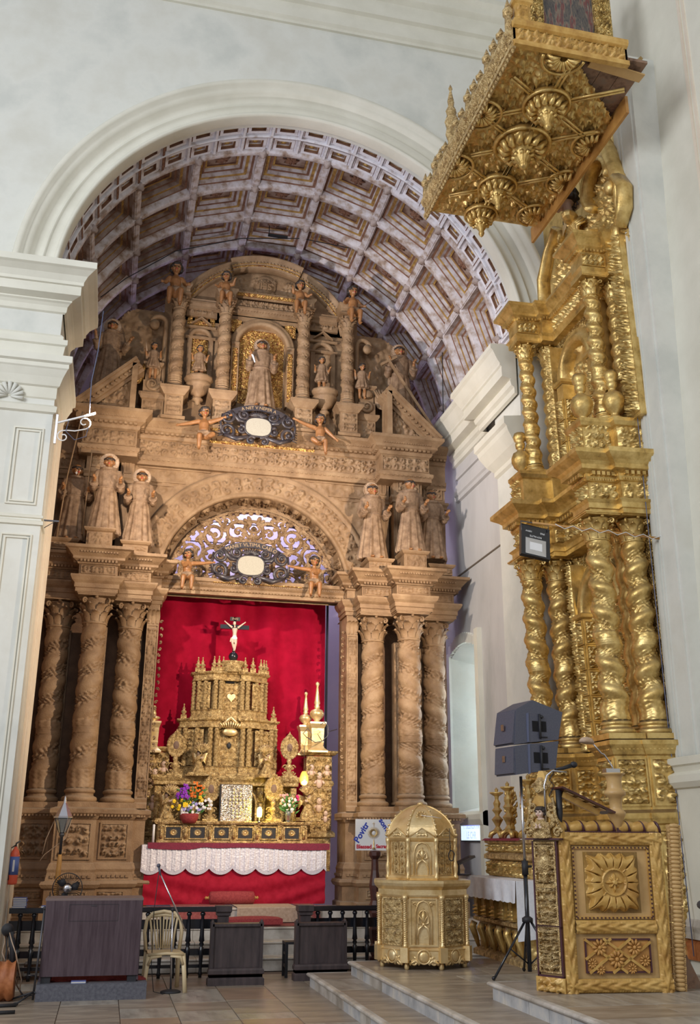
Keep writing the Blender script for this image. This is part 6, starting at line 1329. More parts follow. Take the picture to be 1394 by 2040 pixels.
# fan, lantern, books, extinguisher
o = empty('pedestal_fan', (-.44, 14.35, 0), 'round black pedestal fan behind the desk', 'fan'); b = MB(); b.lathe([(.15, 0), (.15, .02), (.02, .04), (.015, .8)], 16); b.build('stand', 'black_matte', o)
b = MB()
for q in range(2): yq = (-.05, .05)[q]; b.tube([(.19 * cos(a_), yq * .3, 1.08 + .19 * sin(a_)) for a_ in [2 * pi * i / 32 for i in range(33)]], .006, 5)
for k in range(40):
    a_ = 2 * pi * k / 40
    for yq in (-.07, .07): b.tube([(.04 * cos(a_), yq, 1.08 + .04 * sin(a_)), (.13 * cos(a_), yq * .9, 1.08 + .13 * sin(a_)), (.19 * cos(a_), 0, 1.08 + .19 * sin(a_))], .0022, 3)
tag(b.build('cage', 'black_matte', o), kind='stuff')
b = MB(); b.lathe([(.05, 0), (.055, -.02), (.03, -.03), (.001, -.032)], 20, M=Matrix.Translation((0, -.07, 1.08)) @ Matrix.Rotation(-pi / 2, 4, 'X')); b.build('hub_cap', 'metal', o); b = MB(); b.lathe([(.05, 0), (.06, .12), (.03, .16)], 14, M=Matrix.Translation((0, .05, 1.08)) @ Matrix.Rotation(-pi / 2, 4, 'X')); b.build('motor', 'black_matte', o)
for k in range(3): a_ = 2 * pi * k / 3; b = MB(); b.tube([(.03 * cos(a_), 0, 1.08 + .03 * sin(a_)), (.10 * cos(a_ + .2), -.02, 1.08 + .10 * sin(a_ + .2)), (.16 * cos(a_ + .5), .01, 1.08 + .16 * sin(a_ + .5))], [.02, .06, .02], 6, flat=.15); b.build('blade', 'black_matte', o)
o = empty('processional_lantern', (-.58, 14.5, 0), 'faceted glass processional lantern on an ochre and dark pole, left of the altar', 'lantern'); R8 = 6
b = MB(); b.lathe([(.02, 0), (.02, .95), (.035, 1.0), (.035, 1.05), (.022, 1.08), (.035, 1.2), (.030, 1.42), (.022, 1.5)], 12); b.build('lower_pole', 'ochre_wood', o); b = MB(); b.lathe([(.02, 1.5), (.02, 1.72), (.04, 1.75), (.03, 1.78)], 12); b.build('upper_pole', 'metal_dark', o)
b = MB(); b.lathe([(.045, 1.78), (.11, 1.97)], 6, sm=False); b.build('glass_body', 'glass_pane', o); b = MB(); b.lathe([(.125, 1.97), (.125, 1.985), (.115, 1.99), (.02, 2.17), (.012, 2.24), (.001, 2.26)], 6, sm=False); b.build('pointed_cap', 'metal', o)
for k in range(6): a_ = 2 * pi * k / 6; b = MB(); b.tube([(.045 * cos(a_), .045 * sin(a_), 1.78), (.115 * cos(a_), .115 * sin(a_), 1.97)], .005, 5); b.build('glazing_bar', 'metal_dark', o)
b = MB(); b.tube([(-.1, 0, 1.97), (-.2, .02, 1.7), (-.23, .02, 1.5)], .006, 5); b.tube([(.11, 0, 1.95), (.05, 0, 1.7), (-.2, .02, 1.5), (-.25, 0, 1.42)], .006, 5); b.build('cord', 'halo', o)
for k in range(5):
    b = MB(); b.box(-.08, .08, -.09, .09, 0, .024); o = b.build('hymn_book', 'label_blue'); q = MB(); q.box(-.083, .076, -.092, .086, .004, .02); q.build('pages', 'paper', o); o.location = (-1.0 + .006 * (k % 2), 14.12, .862 + .0245 * k); o.rotation_euler = (0, 0, .05 * (k % 3 - 1)); tag(o, ('blue hymn book at the bottom of the stack on the left rail end', 'second blue hymn book from the bottom of the rail stack', 'middle blue hymn book in the stack on the rail', 'fourth blue hymn book, one below the top of the rail stack', 'topmost blue hymn book in the stack on the left rail')[k], 'book', 'hymn books stacked on the left rail')
b = MB(); b.box(-.07, .07, -.09, .09, 0, .022); o = b.build('hymn_book', 'label_blue'); q = MB(); q.box(-.073, .066, -.092, .086, .004, .018); q.build('pages', 'paper', o); o.location = (-.66, 14.12, .862); tag(o, 'single blue hymn book lying on the rail just left of the desk', 'book')
o = empty('fire_extinguisher', (-1.115, 14.0, 1.14), 'orange-red fire extinguisher hung on the left pier above the rail', 'fire extinguisher'); b = MB(); b.lathe([(.001, 0), (.055, .005), (.06, .03), (.06, .36), (.045, .41), (.02, .44), (.018, .46)], 20); b.build('cylinder', 'orange_paint', o)
b = MB(); b.lathe([(.061, .12), (.061, .34)], 20); b.build('label', 'label_blue', o); b = MB(); b.box(-.012, .012, -.064, -.060, .16, .3); b.build('label_text', 'white_paint', o); b = MB(); b.tube([(0, 0, .46), (0, 0, .5), (.05, 0, .53)], .012, 6); b.build('valve_handle', 'metal_dark', o); b = MB(); b.tube([(0, 0, .48), (-.06, -.02, .44), (-.07, -.03, .2), (-.05, -.04, .06)], .010, 6); b.build('hose', 'black_matte', o)
# clutter at the lower left
b = MB(); b.grid(lambda u, v: (-.16 + .32 * u, -.18 * sin(pi * v) ** .4 * (1 if v < 2 else 1), .40 * v - .0 + .015 * sin(20 * u)), 24, 14); b.box(-.16, .16, -.02, .2, 0, .38); o = b.build('draped_box', 'brown_cloth'); o.location = (-1.02, 12.55, 0); tag(o, 'box draped in rusty brown cloth at the lower left corner', 'box')
for k, (x, rr) in enumerate(((-.10, .0), (-.02, .01))):
    b = MB(); b.tube([(0, 0, 0), (.02, .02, .95)], .012, 7); o = b.build('metal_rod', 'metal'); o.location = (-1.13 + x * .6, 12.36, 0); tag(o, ('leftmost grey metal rod leaning by the pier', 'second grey metal rod leaning by the pier')[k], 'rod')
o = empty('cable_bundle', (-.86, 12.62, 0), 'tangled bundle of dark cables hanging beside the left pier', 'cable'); rn = random.Random(9)
for k in range(7):
    pts = [(rn.uniform(-.2, -.05), rn.uniform(-.05, .05), .75 - .1 * rn.random())]
    for q in range(6): pts.append((pts[-1][0] + rn.uniform(-.02, .07), rn.uniform(-.1, .1), max(.01, pts[-1][2] - rn.uniform(.08, .18))))
    b = MB(); b.tube(pts, .007, 5); b.build('cable', rn.choice(('black_matte', 'wood_dark', 'halo')), o)
b = MB(); b.tube([(.16 + .10 * cos(t), .05 * sin(3 * t), .14 + .11 * sin(t)) for t in [2 * pi * i / 60 * 3 for i in range(61)]], .007, 5); b.build('cable_coil', 'metal_dark', o)
b = MB(); b.ball((-.14, 0, .72), (.07, .06, .07)); b.tube([(-.1, 0, .7), (-.06, 0, .5), (-.05, 0, .2)], [.04, .035, .02], 8); b.build('hanging_bag', 'black_matte', o)
for k, (px, py, l) in enumerate(((0, 2008, .16), (0, 2022, .14))):
    p_ = ray(px, py); t = -H / p_.z; b = MB(); b.tube([(-.2, 0, .018), (l, .04, .018)], .018, 8); o = b.build('rubber_tube', 'black_matte'); o.location = (t * p_.x, t * p_.y, 0); tag(o, ('thick black tube end lying on the floor at the far left', 'nearest black tube end lying on the floor at the far left corner')[k], 'tube')
for k in range(6):
    b = MB(); b.box(-.12, .12, -.09, .09, 0, .035); o = b.build('old_book', 'paper' if k % 2 else 'wood_dark'); o.location = (-.78 + .012 * (k % 3), 14.42, .0 + .0352 * k); tag(o, ('lowest', 'second lowest', 'third from the bottom', 'third from the top', 'second from the top', 'topmost')[k] + ' old worn book of the pile behind the left rail', 'book', 'pile of old books behind the rail')
b = MB(); rn = random.Random(5)
for k in range(9): b.ball((rn.uniform(-.1, .1), rn.uniform(-.08, .08), .08 + .05 * k * .9), (.08, .07, .05), 0, 8, 5)
o = b.build('paper_bundle', 'white_cloth'); o.location = (-.52, 14.42, .0); tag(o, 'crumpled white and silver bundle behind the rail beside the desk', 'bundle')
# sign on a turned post
o = empty('sign_post', (3.79, 14.52, .0), 'white lettered sign with a gold monstrance on a turned mahogany post', 'sign')
b = MB(); b.box(-.10, .10, -.1, .1, 0, .17); b.lathe([(.05, .17), (.08, .24), (.08, .30), (.06, .34), (.085, .42), (.09, .52), (.055, .60), (.06, .66), (.09, .74), (.085, .84), (.06, .90), (.07, 1.0), (.085, 1.1), (.07, 1.2), (.055, 1.3), (.05, 1.45), (.085, 1.50), (.085, 1.55), (.06, 1.57)], 8, sm=False); b.build('turned_post', 'mahogany', o)
b = MB(); b.box(-.29, .28, -.01, .01, 1.57, 2.0); sg = b.build('sign_board', 'white_paint', o)
Mx = lambda x, z, a=0: Matrix.Translation((x, -.012, z)) @ Matrix.Rotation(a, 4, 'Y')
text('lettering', 'Povitr', .125, 'blue_ink', sg, Mx(-.20, 1.815, radians(-58)), .001, bold=.004); text('lettering', 'sonvskar', .105, 'blue_ink', sg, Mx(.185, 1.845, radians(56)), .001, bold=.004, sx=1)
text('lettering', 'Blessed', .075, 'red_ink', sg, Mx(-.165, 1.62), .001, bold=.003); text('lettering', 'Sacrament', .068, 'red_ink', sg, Mx(.155, 1.625), .001, bold=.003)
b = MB(); b.lathe([(.03, 1.59), (.008, 1.62), (.012, 1.66), (.006, 1.72)], 8, (-.02, -.012, 0)); b.bar((-.02, -.014, 1.90), (-.02, -.014, 1.96), .008, .004); b.bar((-.04, -.014, 1.94), (0, -.014, 1.94), .008, .004)
for q in range(32): a_ = pi * q / 16; b.tube([(-.02 + .03 * cos(a_), -.013, 1.81 + .03 * sin(a_)), (-.02 + .095 * cos(a_), -.013, 1.81 + .085 * sin(a_))], [.006, .002], 4, flat=.3)
b.build('printed_monstrance', 'gold_pale', sg); b = MB(); b.ball((-.02, -.014, 1.81), (.022, .003, .022)); b.build('printed_host', 'white_paint', sg)
# LED ticker on the right chancel wall
b = MB(); b.box(-.04, 0, -.55, .55, -.15, .17); o = b.build('led_sign', 'black_matte'); o.location = (XR - .005, 16.9, 1.85) ; tag(o, 'glowing white and blue electronic sign on the wall behind the candlesticks', 'sign')
q = MB(); q.box(-.045, -.04, -.53, .53, -.13, .15); q.build('lit_panel', 'led_panel', o); text('lettering', 'T: SEEKER IN\nLE CHR', .16, 'led_blue', o, Matrix.Translation((-.047, .0, .03)) @ Matrix.Rotation(-pi / 2, 4, 'Z'), .001, bold=.004, sx=.9)
# sconce bracket on the left pier
o = empty('wall_bracket', (PXl + .08, PF - .03, 7.05), 'curly white iron bracket with wires sticking out from the left pier', 'bracket')
b = MB(); b.box(-.03, .0, -.02, .02, -.10, .34); b.build('mounting_plate', 'metal', o); b = MB(); b.bar((0, 0, .22), (.50, 0, .42), .03, .02); b.build('arm', 'white_paint', o)
pts = [(.0, 0, .0)]; sc_ = MB()
def spir(c, r, a0_, tn, hd, n=24): return [(c[0] + r * (1 - i / n * .75) * cos(a0_ + hd * 2 * pi * tn * i / n), 0, c[1] + r * (1 - i / n * .75) * sin(a0_ + hd * 2 * pi * tn * i / n)) for i in range(n + 1)]
A_ = spir((.09, .02), .09, radians(100), 1.1, 1); B_ = spir((.36, .26), .10, radians(-80), 1.1, 1); sc_.tube(A_[::-1] + [(.15, 0, .12), (.24, 0, .12)] + B_, .009, 6); sc_.build('scroll', 'white_paint', o)
b = MB(); b.tube([(.15, -.01, .3), (.12, -.01, .1), (.25, -.01, -.02), (.40, -.01, .05), (.42, -.01, .2)], .005, 5); b.tube([(.42, 0, .38), (.40, 0, .9), (.45, 0, 1.4), (.47, .05, 2.1)], .008, 5); b.build('wiring', 'speaker_blue', o)
b = MB(); b.box(0, .22, -.01, .01, 0, .02); b.tube([(0, 0, -.12), (.16, 0, 0)], .006, 5); o = b.build('shelf_bracket', 'metal_dark'); o.location = (PXl, PF + .2, 5.88); tag(o, 'small dark iron shelf bracket fixed halfway up the left pier', 'bracket')
# ================================================================= GOLD SIDE ALTARPIECE  (faces the nave axis: local -y = world -x, local +x = towards us)
GX, GY = 6.98, 12.28
GA = empty('side_altarpiece', (GX, GY, 0), 'tall gilded side altarpiece with twisted columns against the nave wall', 'altarpiece', -pi / 2)
GA.rotation_euler = (radians(1.7), 0, -pi / 2); GA.location.x += .09
def gx(X): return X - GX                       # world x -> local y
cols_lo = [(1.02, -.96), (1.04, -.46), (-1.10, -.98), (-1.10, -.56)]
# plinth/pedestal zone
def gp(dx=0, dy=0):
    """plan path seen from the front, local coordinates, left (far) to right (near)"""
    a = [(-1.24, -.02), (-1.24, -.72), (-1.22, -.72), (-1.22, -1.14), (-.80, -1.14), (-.80, -.62), (-.72, -.62), (-.72, -.42)]
    return [(x - .09, y) for x, y in a] + [(-x, y) for x, y in reversed(a)]
b = MB(); P = gp(); b.mould([(0, .46), (.03, .46), (.03, .60), (0, .64), (0, 1.92), (.03, 1.94), (.06, 2.0), (.06, 2.06), (0, 2.10), (0, 2.72), (.02, 2.74), (.05, 2.80), (.09, 2.85), (.09, 2.90), (0, 2.92)], P)
b.add([(x, y, 2.918) for x, y in P], [tuple(range(len(P)))]); b.dentils(P, .055, 2.79, 2.815, .03, .03, .03); b.build('podium', 'gold', GA)
def gpanel(name, x0, x1, z0, z1, y, seed, rot=0, org=(0, 0), m='gold', dep=.035, cell=.018, fr=.025, parent=GA):
    M = Matrix.Translation((org[0], org[1], 0)) @ Matrix.Rotation(rot, 4, 'Z'); b = MB(); add_relief(b, x0 + fr, y - .003, z0 + fr, x1 - x0 - 2 * fr, z1 - z0 - 2 * fr, 0, seed, dep, cell, M=M)
    f_ = MB(); frame(f_, x0, x1, z0, z1, fr, y, .02); A = [M @ Vector(p) for p in f_.v]; b.add(A, f_.f, 0); return b.build(name, m, parent)
for s in (1, -1):                               # panels on both visible faces of each block
    gpanel('pedestal_panel', -.20, .20, 2.14, 2.70, -1.145, 101, 0, (1.01 if s > 0 else -1.10, 0)); gpanel('pedestal_panel', -.20, .18, .7, 1.88, -1.145, 102, 0, (1.01 if s > 0 else -1.10, 0))
    x_ = 1.22 if s > 0 else -.89; gpanel('pedestal_panel', -.20, .20, 2.14, 2.70, 0, 103, pi / 2, (x_ + .003, -.93)); gpanel('pedestal_panel', -.20, .20, .7, 1.88, 0, 104, pi / 2, (x_ + .003, -.93))
    x_ = 1.24 if s > 0 else -.81; gpanel('pedestal_panel', -.33, .33 if s > 0 else -.0, 2.14, 2.70, 0, 105, pi / 2, (x_ + .003, -.36)); gpanel('pedestal_panel', -.33, .33 if s > 0 else 0, .7, 1.88, 0, 106, pi / 2, (x_ + .003, -.36))
for (x, y) in cols_lo: column(GA, (x, y, 2.92), 2.88, .162, 7.0, 1 if y > -.7 else -1, 'gold', .36, .24, ring=.42)
for (x, y) in ((.90, -.22), (.80, -.50), (-1.12, -.24), (-.86, -.26)): column(GA, (x, y, 2.92), 2.88, .11, 7.0, 1, 'gold', .30, .2, 'rear_column', seg=32, nz=100)
# back board, near edge strip, niche
b = MB(); b.box(-1.36, 1.18, -.30, -.24, .45, 9.6); b.build('back_board', 'gold_carved', GA)
b = MB(); b.box(-1.39, -1.33, -.30, 0, 2.9, 10.2); b.build('edge_board', 'gold_carved', GA)
b = MB(); b.box(1.28, 1.55, -.42, -.2, 7.1, 9.9); add_relief(b, 1.29, -.422, 7.15, .25, 2.7, 0, 109, .05, .02); b.ball((1.42, -.40, 9.95), (.14, .08, .16)); b.build('edge_board', 'gold', GA)
for (z0, H_, r_) in ((2.92, 1.90, .50), (7.10, 1.40, .42)):
    b = MB(); sweep_arch(b, [(0, -.0), (0, .18), (.03, .22), (.10, .22), (.12, .18), (.2, .18)], n=28, cx=0, cz=z0 + H_, yface=-.30, R=r_)
    for s in (-1, 1): b.box(s * (r_ + .10) - .10, s * (r_ + .10) + .10, -.50, -.23, z0, z0 + H_); b.mould([(0, z0 + H_ - .05), (.04, z0 + H_ - .03), (.04, z0 + H_ + .02), (0, z0 + H_ + .04)], [(s * (r_ + .1) - .11, -.23), (s * (r_ + .1) - .11, -.51), (s * (r_ + .1) + .11, -.51), (s * (r_ + .1) + .11, -.23)])
    b.build('niche_arch', 'gold', GA); b = MB(); add_relief(b, -r_ - .3, -.305, z0, 2 * r_ + .6, H_ + r_ + .25, 0, 111, .04, .03); b.build('niche_back', 'gold', GA)
    for s in (-1, 1):                            # framed rosettes climbing the inner reveals and faces
        n_ = int(H_ / .36)
        for k in range(n_): gpanel('rosette_panel', -.09, .09, z0 + .04 + k * .36, z0 + .38 + k * .36, -.505, 112, 0, (s * (r_ + .1), 0), cell=.014, fr=.015); gpanel('rosette_panel', -.12, .12, z0 + .04 + k * .36, z0 + .38 + k * .36, 0, 113, -s * pi / 2, (s * r_ - s * .003, -.37), cell=.014, fr=.015)
    for s in (-1, 1): b = MB(); b.box(s * .76 - .07, s * .76 + .07, -.52, -.23, z0, z0 + H_ + r_ + .3); add_relief(b, s * .76 - .06, -.522, z0, .12, H_ + r_ + .3, 0, 114, .03, .02); b.build('inner_pilaster', 'gold', GA)
# middle entablature
GE = [(0, 5.78), (.03, 5.78), (.03, 5.84), (.05, 5.85), (.05, 5.92), (.09, 5.96), (.0, 5.98), (0, 6.22), (.03, 6.23), (.05, 6.28), (.05, 6.32), (.14, 6.36), (.14, 6.42), (.18, 6.46), (.24, 6.50), (.28, 6.53), (.28, 6.59), (0, 6.61)]
def gent(E, name, P, zt, zb):
    b = MB(); b.mould(E, P); b.add([(x, y, zt) for x, y in P], [tuple(range(len(P)))]); b.add([(x, y, zb) for x, y in P], [tuple(range(len(P) - 1, -1, -1))])
    return b
EP = [(-1.30, -.02), (-1.30, -.68), (-1.20, -.68), (-1.20, -1.10), (-.84, -1.10), (-.84, -.68), (-.72, -.68), (-.72, -.50)]; EP = [(x - .09, y) for x, y in EP] + [(-x, y) for x, y in reversed(EP)]
b = gent(GE, 'e', EP, 6.605, 5.782); b.dentils(EP, .115, 6.29, 6.34, .045, .045, .06); b.dentils(EP, .055, 6.235, 6.26, .02, .02, .03); b.build('middle_entablature', 'gold', GA)
b = MB()
for i in range(len(EP) - 1):
    p_, q_ = Vector(EP[i]), Vector(EP[i + 1]); d_ = q_ - p_; L_ = d_.length
    if L_ < .15: continue
    M = Matrix.Translation((p_.x, p_.y, 0)) @ Matrix.Rotation(atan2(d_.y, d_.x), 4, 'Z')
    b2 = MB(); add_relief(b2, .02, -.002, 5.99, L_ - .04, .22, 0, 120 + i % 3, .03, .016, M=M); b2.build('frieze_panel', 'gold', GA)
    if L_ < 1.2:
        b2 = MB(); add_relief(b2, .02, -.002, 6.63, L_ - .04, .42, 0, 130 + i % 3, .03, .016, M=M); b2.build('attic_panel', 'gold', GA)
# attic pedestals above, with urns in front
AT = [(0, 6.60), (.02, 6.60), (.02, 6.64), (0, 6.66), (0, 7.0), (.03, 7.02), (.06, 7.07), (.06, 7.12), (0, 7.14)]
for s in (1, -1):
    PA = [(s * a_, b_) for a_, b_ in ((1.30, -.02), (1.30, -.66), (1.20, -.66), (1.20, -1.10), (.84, -1.10), (.84, -.66), (.74, -.66), (.74, -.1))]
    if s > 0: PA = PA[::-1]
    b = MB(); b.mould(AT, PA); b.add([(x, y, 7.135) for x, y in PA], [tuple(range(len(PA)))]); b.build('attic_pedestal', 'gold', GA)
for s in (1, -1):
    for (x, y) in ((1.02, -.98), (1.20, -.60)) if s > 0 else ((1.10, -.98),):
        b = MB(); b.lathe([(.11, 0), (.10, .03), (.055, .06), (.06, .09), (.12, .15), (.155, .24), (.155, .30), (.12, .38), (.06, .42), (.05, .46), (.07, .47), (.08, .54), (.06, .56), (.09, .60), (.105, .66), (.08, .72), (.001, .73)], 20, flute=12, fa=.03); b.build('urn', 'gold', GA, (s * x, y, 7.135))
for (x, y) in ((1.02, -.66), (1.02, -.30), (-1.02, -.80), (-1.02, -.42)): column(GA, (x, y, 7.135), 2.25, .118, 8.5, 1 if abs(y) < .6 else -1, 'gold', .28, .16, 'upper_column', seg=44, nz=150, ring=.30)
for (x, y) in ((.9, -.2), (-1.15, -.2)): column(GA, (x, y, 7.135), 2.25, .085, 6.2, 1, 'gold', .24, .16, 'rear_column', seg=28, nz=90)
TP = [(-1.26, -.02), (-1.26, -.58), (-1.18, -.58), (-1.18, -.98), (-.86, -.98), (-.86, -.58), (-.76, -.58), (-.76, -.40)]; TP2 = TP + [(.76, -.40), (.76, -.50), (.86, -.50), (.86, -.84), (1.18, -.84), (1.18, -.46), (1.28, -.46), (1.28, -.02)]
GT = [(0, 9.36), (.02, 9.36), (.02, 9.44), (.05, 9.48), (0, 9.50), (0, 9.70), (.02, 9.72), (.02, 9.76), (.08, 9.80), (.08, 9.84), (.14, 9.90), (.18, 9.93), (.18, 9.98), (0, 10.0)]
b = gent(GT, 't', TP2, 9.99, 9.362); b.dentils(TP2, .06, 9.735, 9.775, .03, .03, .04); b.build('upper_entablature', 'gold', GA)
b2 = MB(); add_relief(b2, -.72, -.402, 9.51, 1.44, .2, 0, 141, .03, .018); b2.build('frieze_panel', 'gold', GA)
for (xx, yy, w_) in ((1.18, -.84, .36), (-.86, -.98, .36)): gpanel('frieze_panel', 0, w_, 9.52, 9.70, 0, 142, pi / 2, (xx + .003, yy), fr=.01)
# crowning gable with scrolls, cartouche and shell
_before = set(GA.children)
b = MB(); pts = [(-1.2, 9.98), (-1.25, 10.4), (-1.1, 10.9), (-.7, 11.35), (-.40, 11.3), (-.2, 11.1), (.2, 11.1), (.45, 11.35), (.8, 11.6), (1.1, 11.4), (1.2, 10.9), (1.4, 10.6), (1.35, 9.98)]
b.prism(pts, -.30, -.1); b.build('gable_board', 'gold', GA)
def crown_h(X, Z, w, h, sd, sy): return scroll_height(X % .5, Z % .42, .5, .42, 5, True)
v, f = relief(2.5, 1.5, 3, .10, .024, True, crown_h); keep = [t for t in f.tolist() if abs(v[t[0]][0] - 1.25) < 1.2 - .45 * (v[t[0]][2] / 1.5) ** 2 and not (abs(v[t[0]][0] - 1.2) < .25 and v[t[0]][2] > 1.1)]
b = MB(); b.add([(p_[0] - 1.2, -.31 + p_[1], 10.0 + p_[2]) for p_ in v], keep, 0, True); b.build('gable_carving', 'gold', GA)
b = MB(); b.tube([(-1.2, -.42, 10.0), (-1.34, -.42, 10.4), (-1.30, -.42, 10.85), (-1.0, -.42, 11.2), (-.65, -.42, 11.42), (-.48, -.42, 11.25), (-.58, -.42, 11.1)], [.04, .055, .055, .05, .05, .04, .03], 10, flat=2.2); b.build('scroll', 'gold', GA)
b = MB(); b.tube([(.80 - .36 * cos(a_), -.44, 11.20 + .36 * sin(a_)) for a_ in [pi * i / 12 for i in range(-3, 14)]], .055, 8, flat=2.4); b.build('top_volute', 'gold', GA)
b = MB(); b.tube([(1.12, -.44, 11.0), (1.32, -.44, 10.95), (1.46, -.44, 10.7), (1.40, -.44, 10.4), (1.22, -.44, 10.2)], [.05, .06, .06, .06, .05], 8, flat=2.2); b.ball((1.2, -.5, 10.85), (.1, .1, .12)); b.build('side_volute', 'gold', GA)
b = MB(); [b.tube([(0, -.42, 10.82), (.20 * sin(a_), -.52, 10.88 + .16 * cos(a_)), (.26 * sin(a_), -.42, 10.88 + .28 * cos(a_))], [.01, .035, .018], 6) for a_ in [radians(-75 + 15 * k) for k in range(11)]]; b.build('shell', 'gold', GA)
b = MB(); b.ball((0, -.42, 10.38), (.20, .14, .28), 0, 18, 12); b.build('oval_shield', 'gold', GA)
b = MB(); b.lathe([(.05, 0), (.06, .04), (.05, .16), (.06, .2), (.001, .22)], 14, M=Matrix.Translation((.55, -.40, 10.55)) @ Matrix.Rotation(pi / 2, 4, 'X')); b.build('stub_arm', 'gold', GA)
b = MB(); b.tube([(.35, -.45, 11.2), (.38, -.47, 11.6), (.46, -.45, 11.95)], [.06, .05, .015], 6); b.build('spike_leaf', 'gold', GA)
# bust head beneath the canopy and lettered ribbon
hm = MB(); pt = []; head(hm, pt, (0, 0, 0), .19, turn=.0); hm.tube([(0, .02, -.14), (0, .04, -.3)], .075, 10); hm.ball((0, .06, -.36), (.2, .12, .10)); pt.append((1, (0, 0, -.16), (.15, .15, .15)))
me = fuse(hm, .009, ['gold', 'skin_pale', 'hair', 'eye', 'red_ink'], pt, 'bust'); link('bust', me, GA, (.02, -.60, 11.48), -.9)
b = MB(); n = 14; vs = []
for i in range(n + 1):
    t = i / n; x = -.42 + .84 * t; z = 11.17 + .10 * sin(pi * t * .9); y = -.46 - .04 * sin(pi * t); vs += [(x, y, z - .07), (x, y, z + .07)]
b.add(vs, [(2 * i, 2 * i + 2, 2 * i + 3, 2 * i + 1) for i in range(n)], 0, True); rb = b.build('ribbon', 'gold_pale', GA); text('inscription', 'NOSTRA', .15, 'black_matte', rb, Matrix.Translation((.0, -.51, 11.26)), .003, sx=.95)
b = MB(); b.tube([(1.62, -.40, 10.1), (1.70, -.40, 10.6), (1.55, -.40, 11.2), (1.40, -.40, 11.6), (1.5, -.40, 11.9), (1.65, -.40, 11.85)], [.05, .09, .10, .08, .06, .03], 10, flat=1.4); b.build('edge_volute', 'gold', GA)
for ch in GA.children:
    if ch not in _before and ch.name.split('.')[0] != 'edge_volute': ch.location = ch.location + Vector((.42, 0, -.30))
b = MB(); b.box(-1.32, 1.6, -.12, 0, 10.0, 12.3); frame(b, .4, 1.4, 11.4, 12.2, .08, -.12, .03); b.build('upper_back_board', 'gold', GA)
# ================================================================= CANOPY (tester) over the side altarpiece
TX0, TX1, TY0, TY1, TZ = 4.10, 6.26, 8.92, 12.50, 10.98
TC = empty('canopy', ((TX0 + TX1) / 2, (TY0 + TY1) / 2, TZ), 'large carved and gilded canopy jutting out high above the side altarpiece', 'canopy')
ox, oy = (TX0 + TX1) / 2, (TY0 + TY1) / 2; hw, hd = (TX1 - TX0) / 2, (TY1 - TY0) / 2
b = MB()
for k in range(7): x = -hw + (2 * hw - .34) * k / 7; q = MB(); q.box(x + .004, x + (2 * hw - .34) / 7 - .004, -hd, hd - .9 * max(0, k - 4), .10, .14); q.build('plank', 'plank_old', TC)
def undersurf(X, Z, w, h, sd, sy): return scroll_height(X % .46, Z % .42, .46, .42, 4, True) * 1.0
v, f = relief(2 * hd - .06, 1.90, 2, .09, .021, True, undersurf, 150); cen = v[f].mean(1)
PEN = [(-.02 * 0 + 4.91 - ox, y_ - oy, r_) for y_, r_ in ((9.78, .27), (10.60, .34), (11.55, .25), (12.25, .22))]
keep = []
for t, c_ in zip(f.tolist(), cen):
    u_ = c_[0]; w_ = c_[2]                                          # u along y (near to far), w from front edge inwards
    if w_ > .75 + 1.1 * min(1, (u_ + .0) / 1.0): continue          # broken near-inner corner shows the planks
    keep.append(t)
b = MB(); b.add([(-hw + .05 + p_[2], -hd + .03 + p_[0], .06 + p_[1] * 1.0) for p_ in v], [t[::-1] for t in keep], 0, True); b.build('carved_soffit', 'gold', TC)
for (x, y, r_) in PEN:
    b = MB(); b.lathe([(r_ * 1.18, .02), (r_ * 1.2, -.05), (r_ * 1.12, -.07), (r_ * 1.05, -.04), (r_ * .95, -.03)], 32); b.build('pendant_ring', 'gold', TC, (x, y, 0))
    b = MB(); b.lathe([(r_ * 1.0, -.02), (r_ * .9, -.08), (r_ * .55, -.13), (r_ * .45, -.15), (r_ * .30, -.22), (r_ * .34, -.26), (r_ * .16, -.33), (r_ * .20, -.37), (r_ * .13, -.41), (.001, -.44)], 36, flute=12, fa=.07)
    for k in range(14): a_ = 2 * pi * k / 14; b.tube([(r_ * .45 * cos(a_), r_ * .45 * sin(a_), -.13), (r_ * .75 * cos(a_ + .1), r_ * .75 * sin(a_ + .1), -.16), (r_ * .98 * cos(a_ + .25), r_ * .98 * sin(a_ + .25), -.06)], [r_ * .06, r_ * .15, r_ * .10], 6)
    for k in range(9): a_ = 2 * pi * k / 9; b.tube([(r_ * .2 * cos(a_), r_ * .2 * sin(a_), -.25), (r_ * .45 * cos(a_), r_ * .45 * sin(a_), -.22)], [r_ * .05, r_ * .10], 5)
    b.build('pendant', 'gold', TC, (x, y, 0))
for (x, y, r_) in PEN[:3]:                                          # radiating double ribs
    for k in range(6):
        a_ = radians(30 + 60 * k); l_ = min(1.0, (1.9 if cos(a_) > 0 else .72)); 
        p0 = (x + r_ * 1.15 * cos(a_), y + r_ * 1.15 * sin(a_)); p1 = (max(-hw + .06, min(.76, x + l_ * cos(a_))), max(-hd + .05, min(hd - .05, y + l_ * sin(a_))))
        b = MB(); 
        for o_ in (-.025, .025): dx, dy = -sin(a_) * o_, cos(a_) * o_; b.tube([(p0[0] + dx, p0[1] + dy, -.03), (p1[0] + dx, p1[1] + dy, -.03)], .018, 6)
        b.build('rib', 'gold', TC)
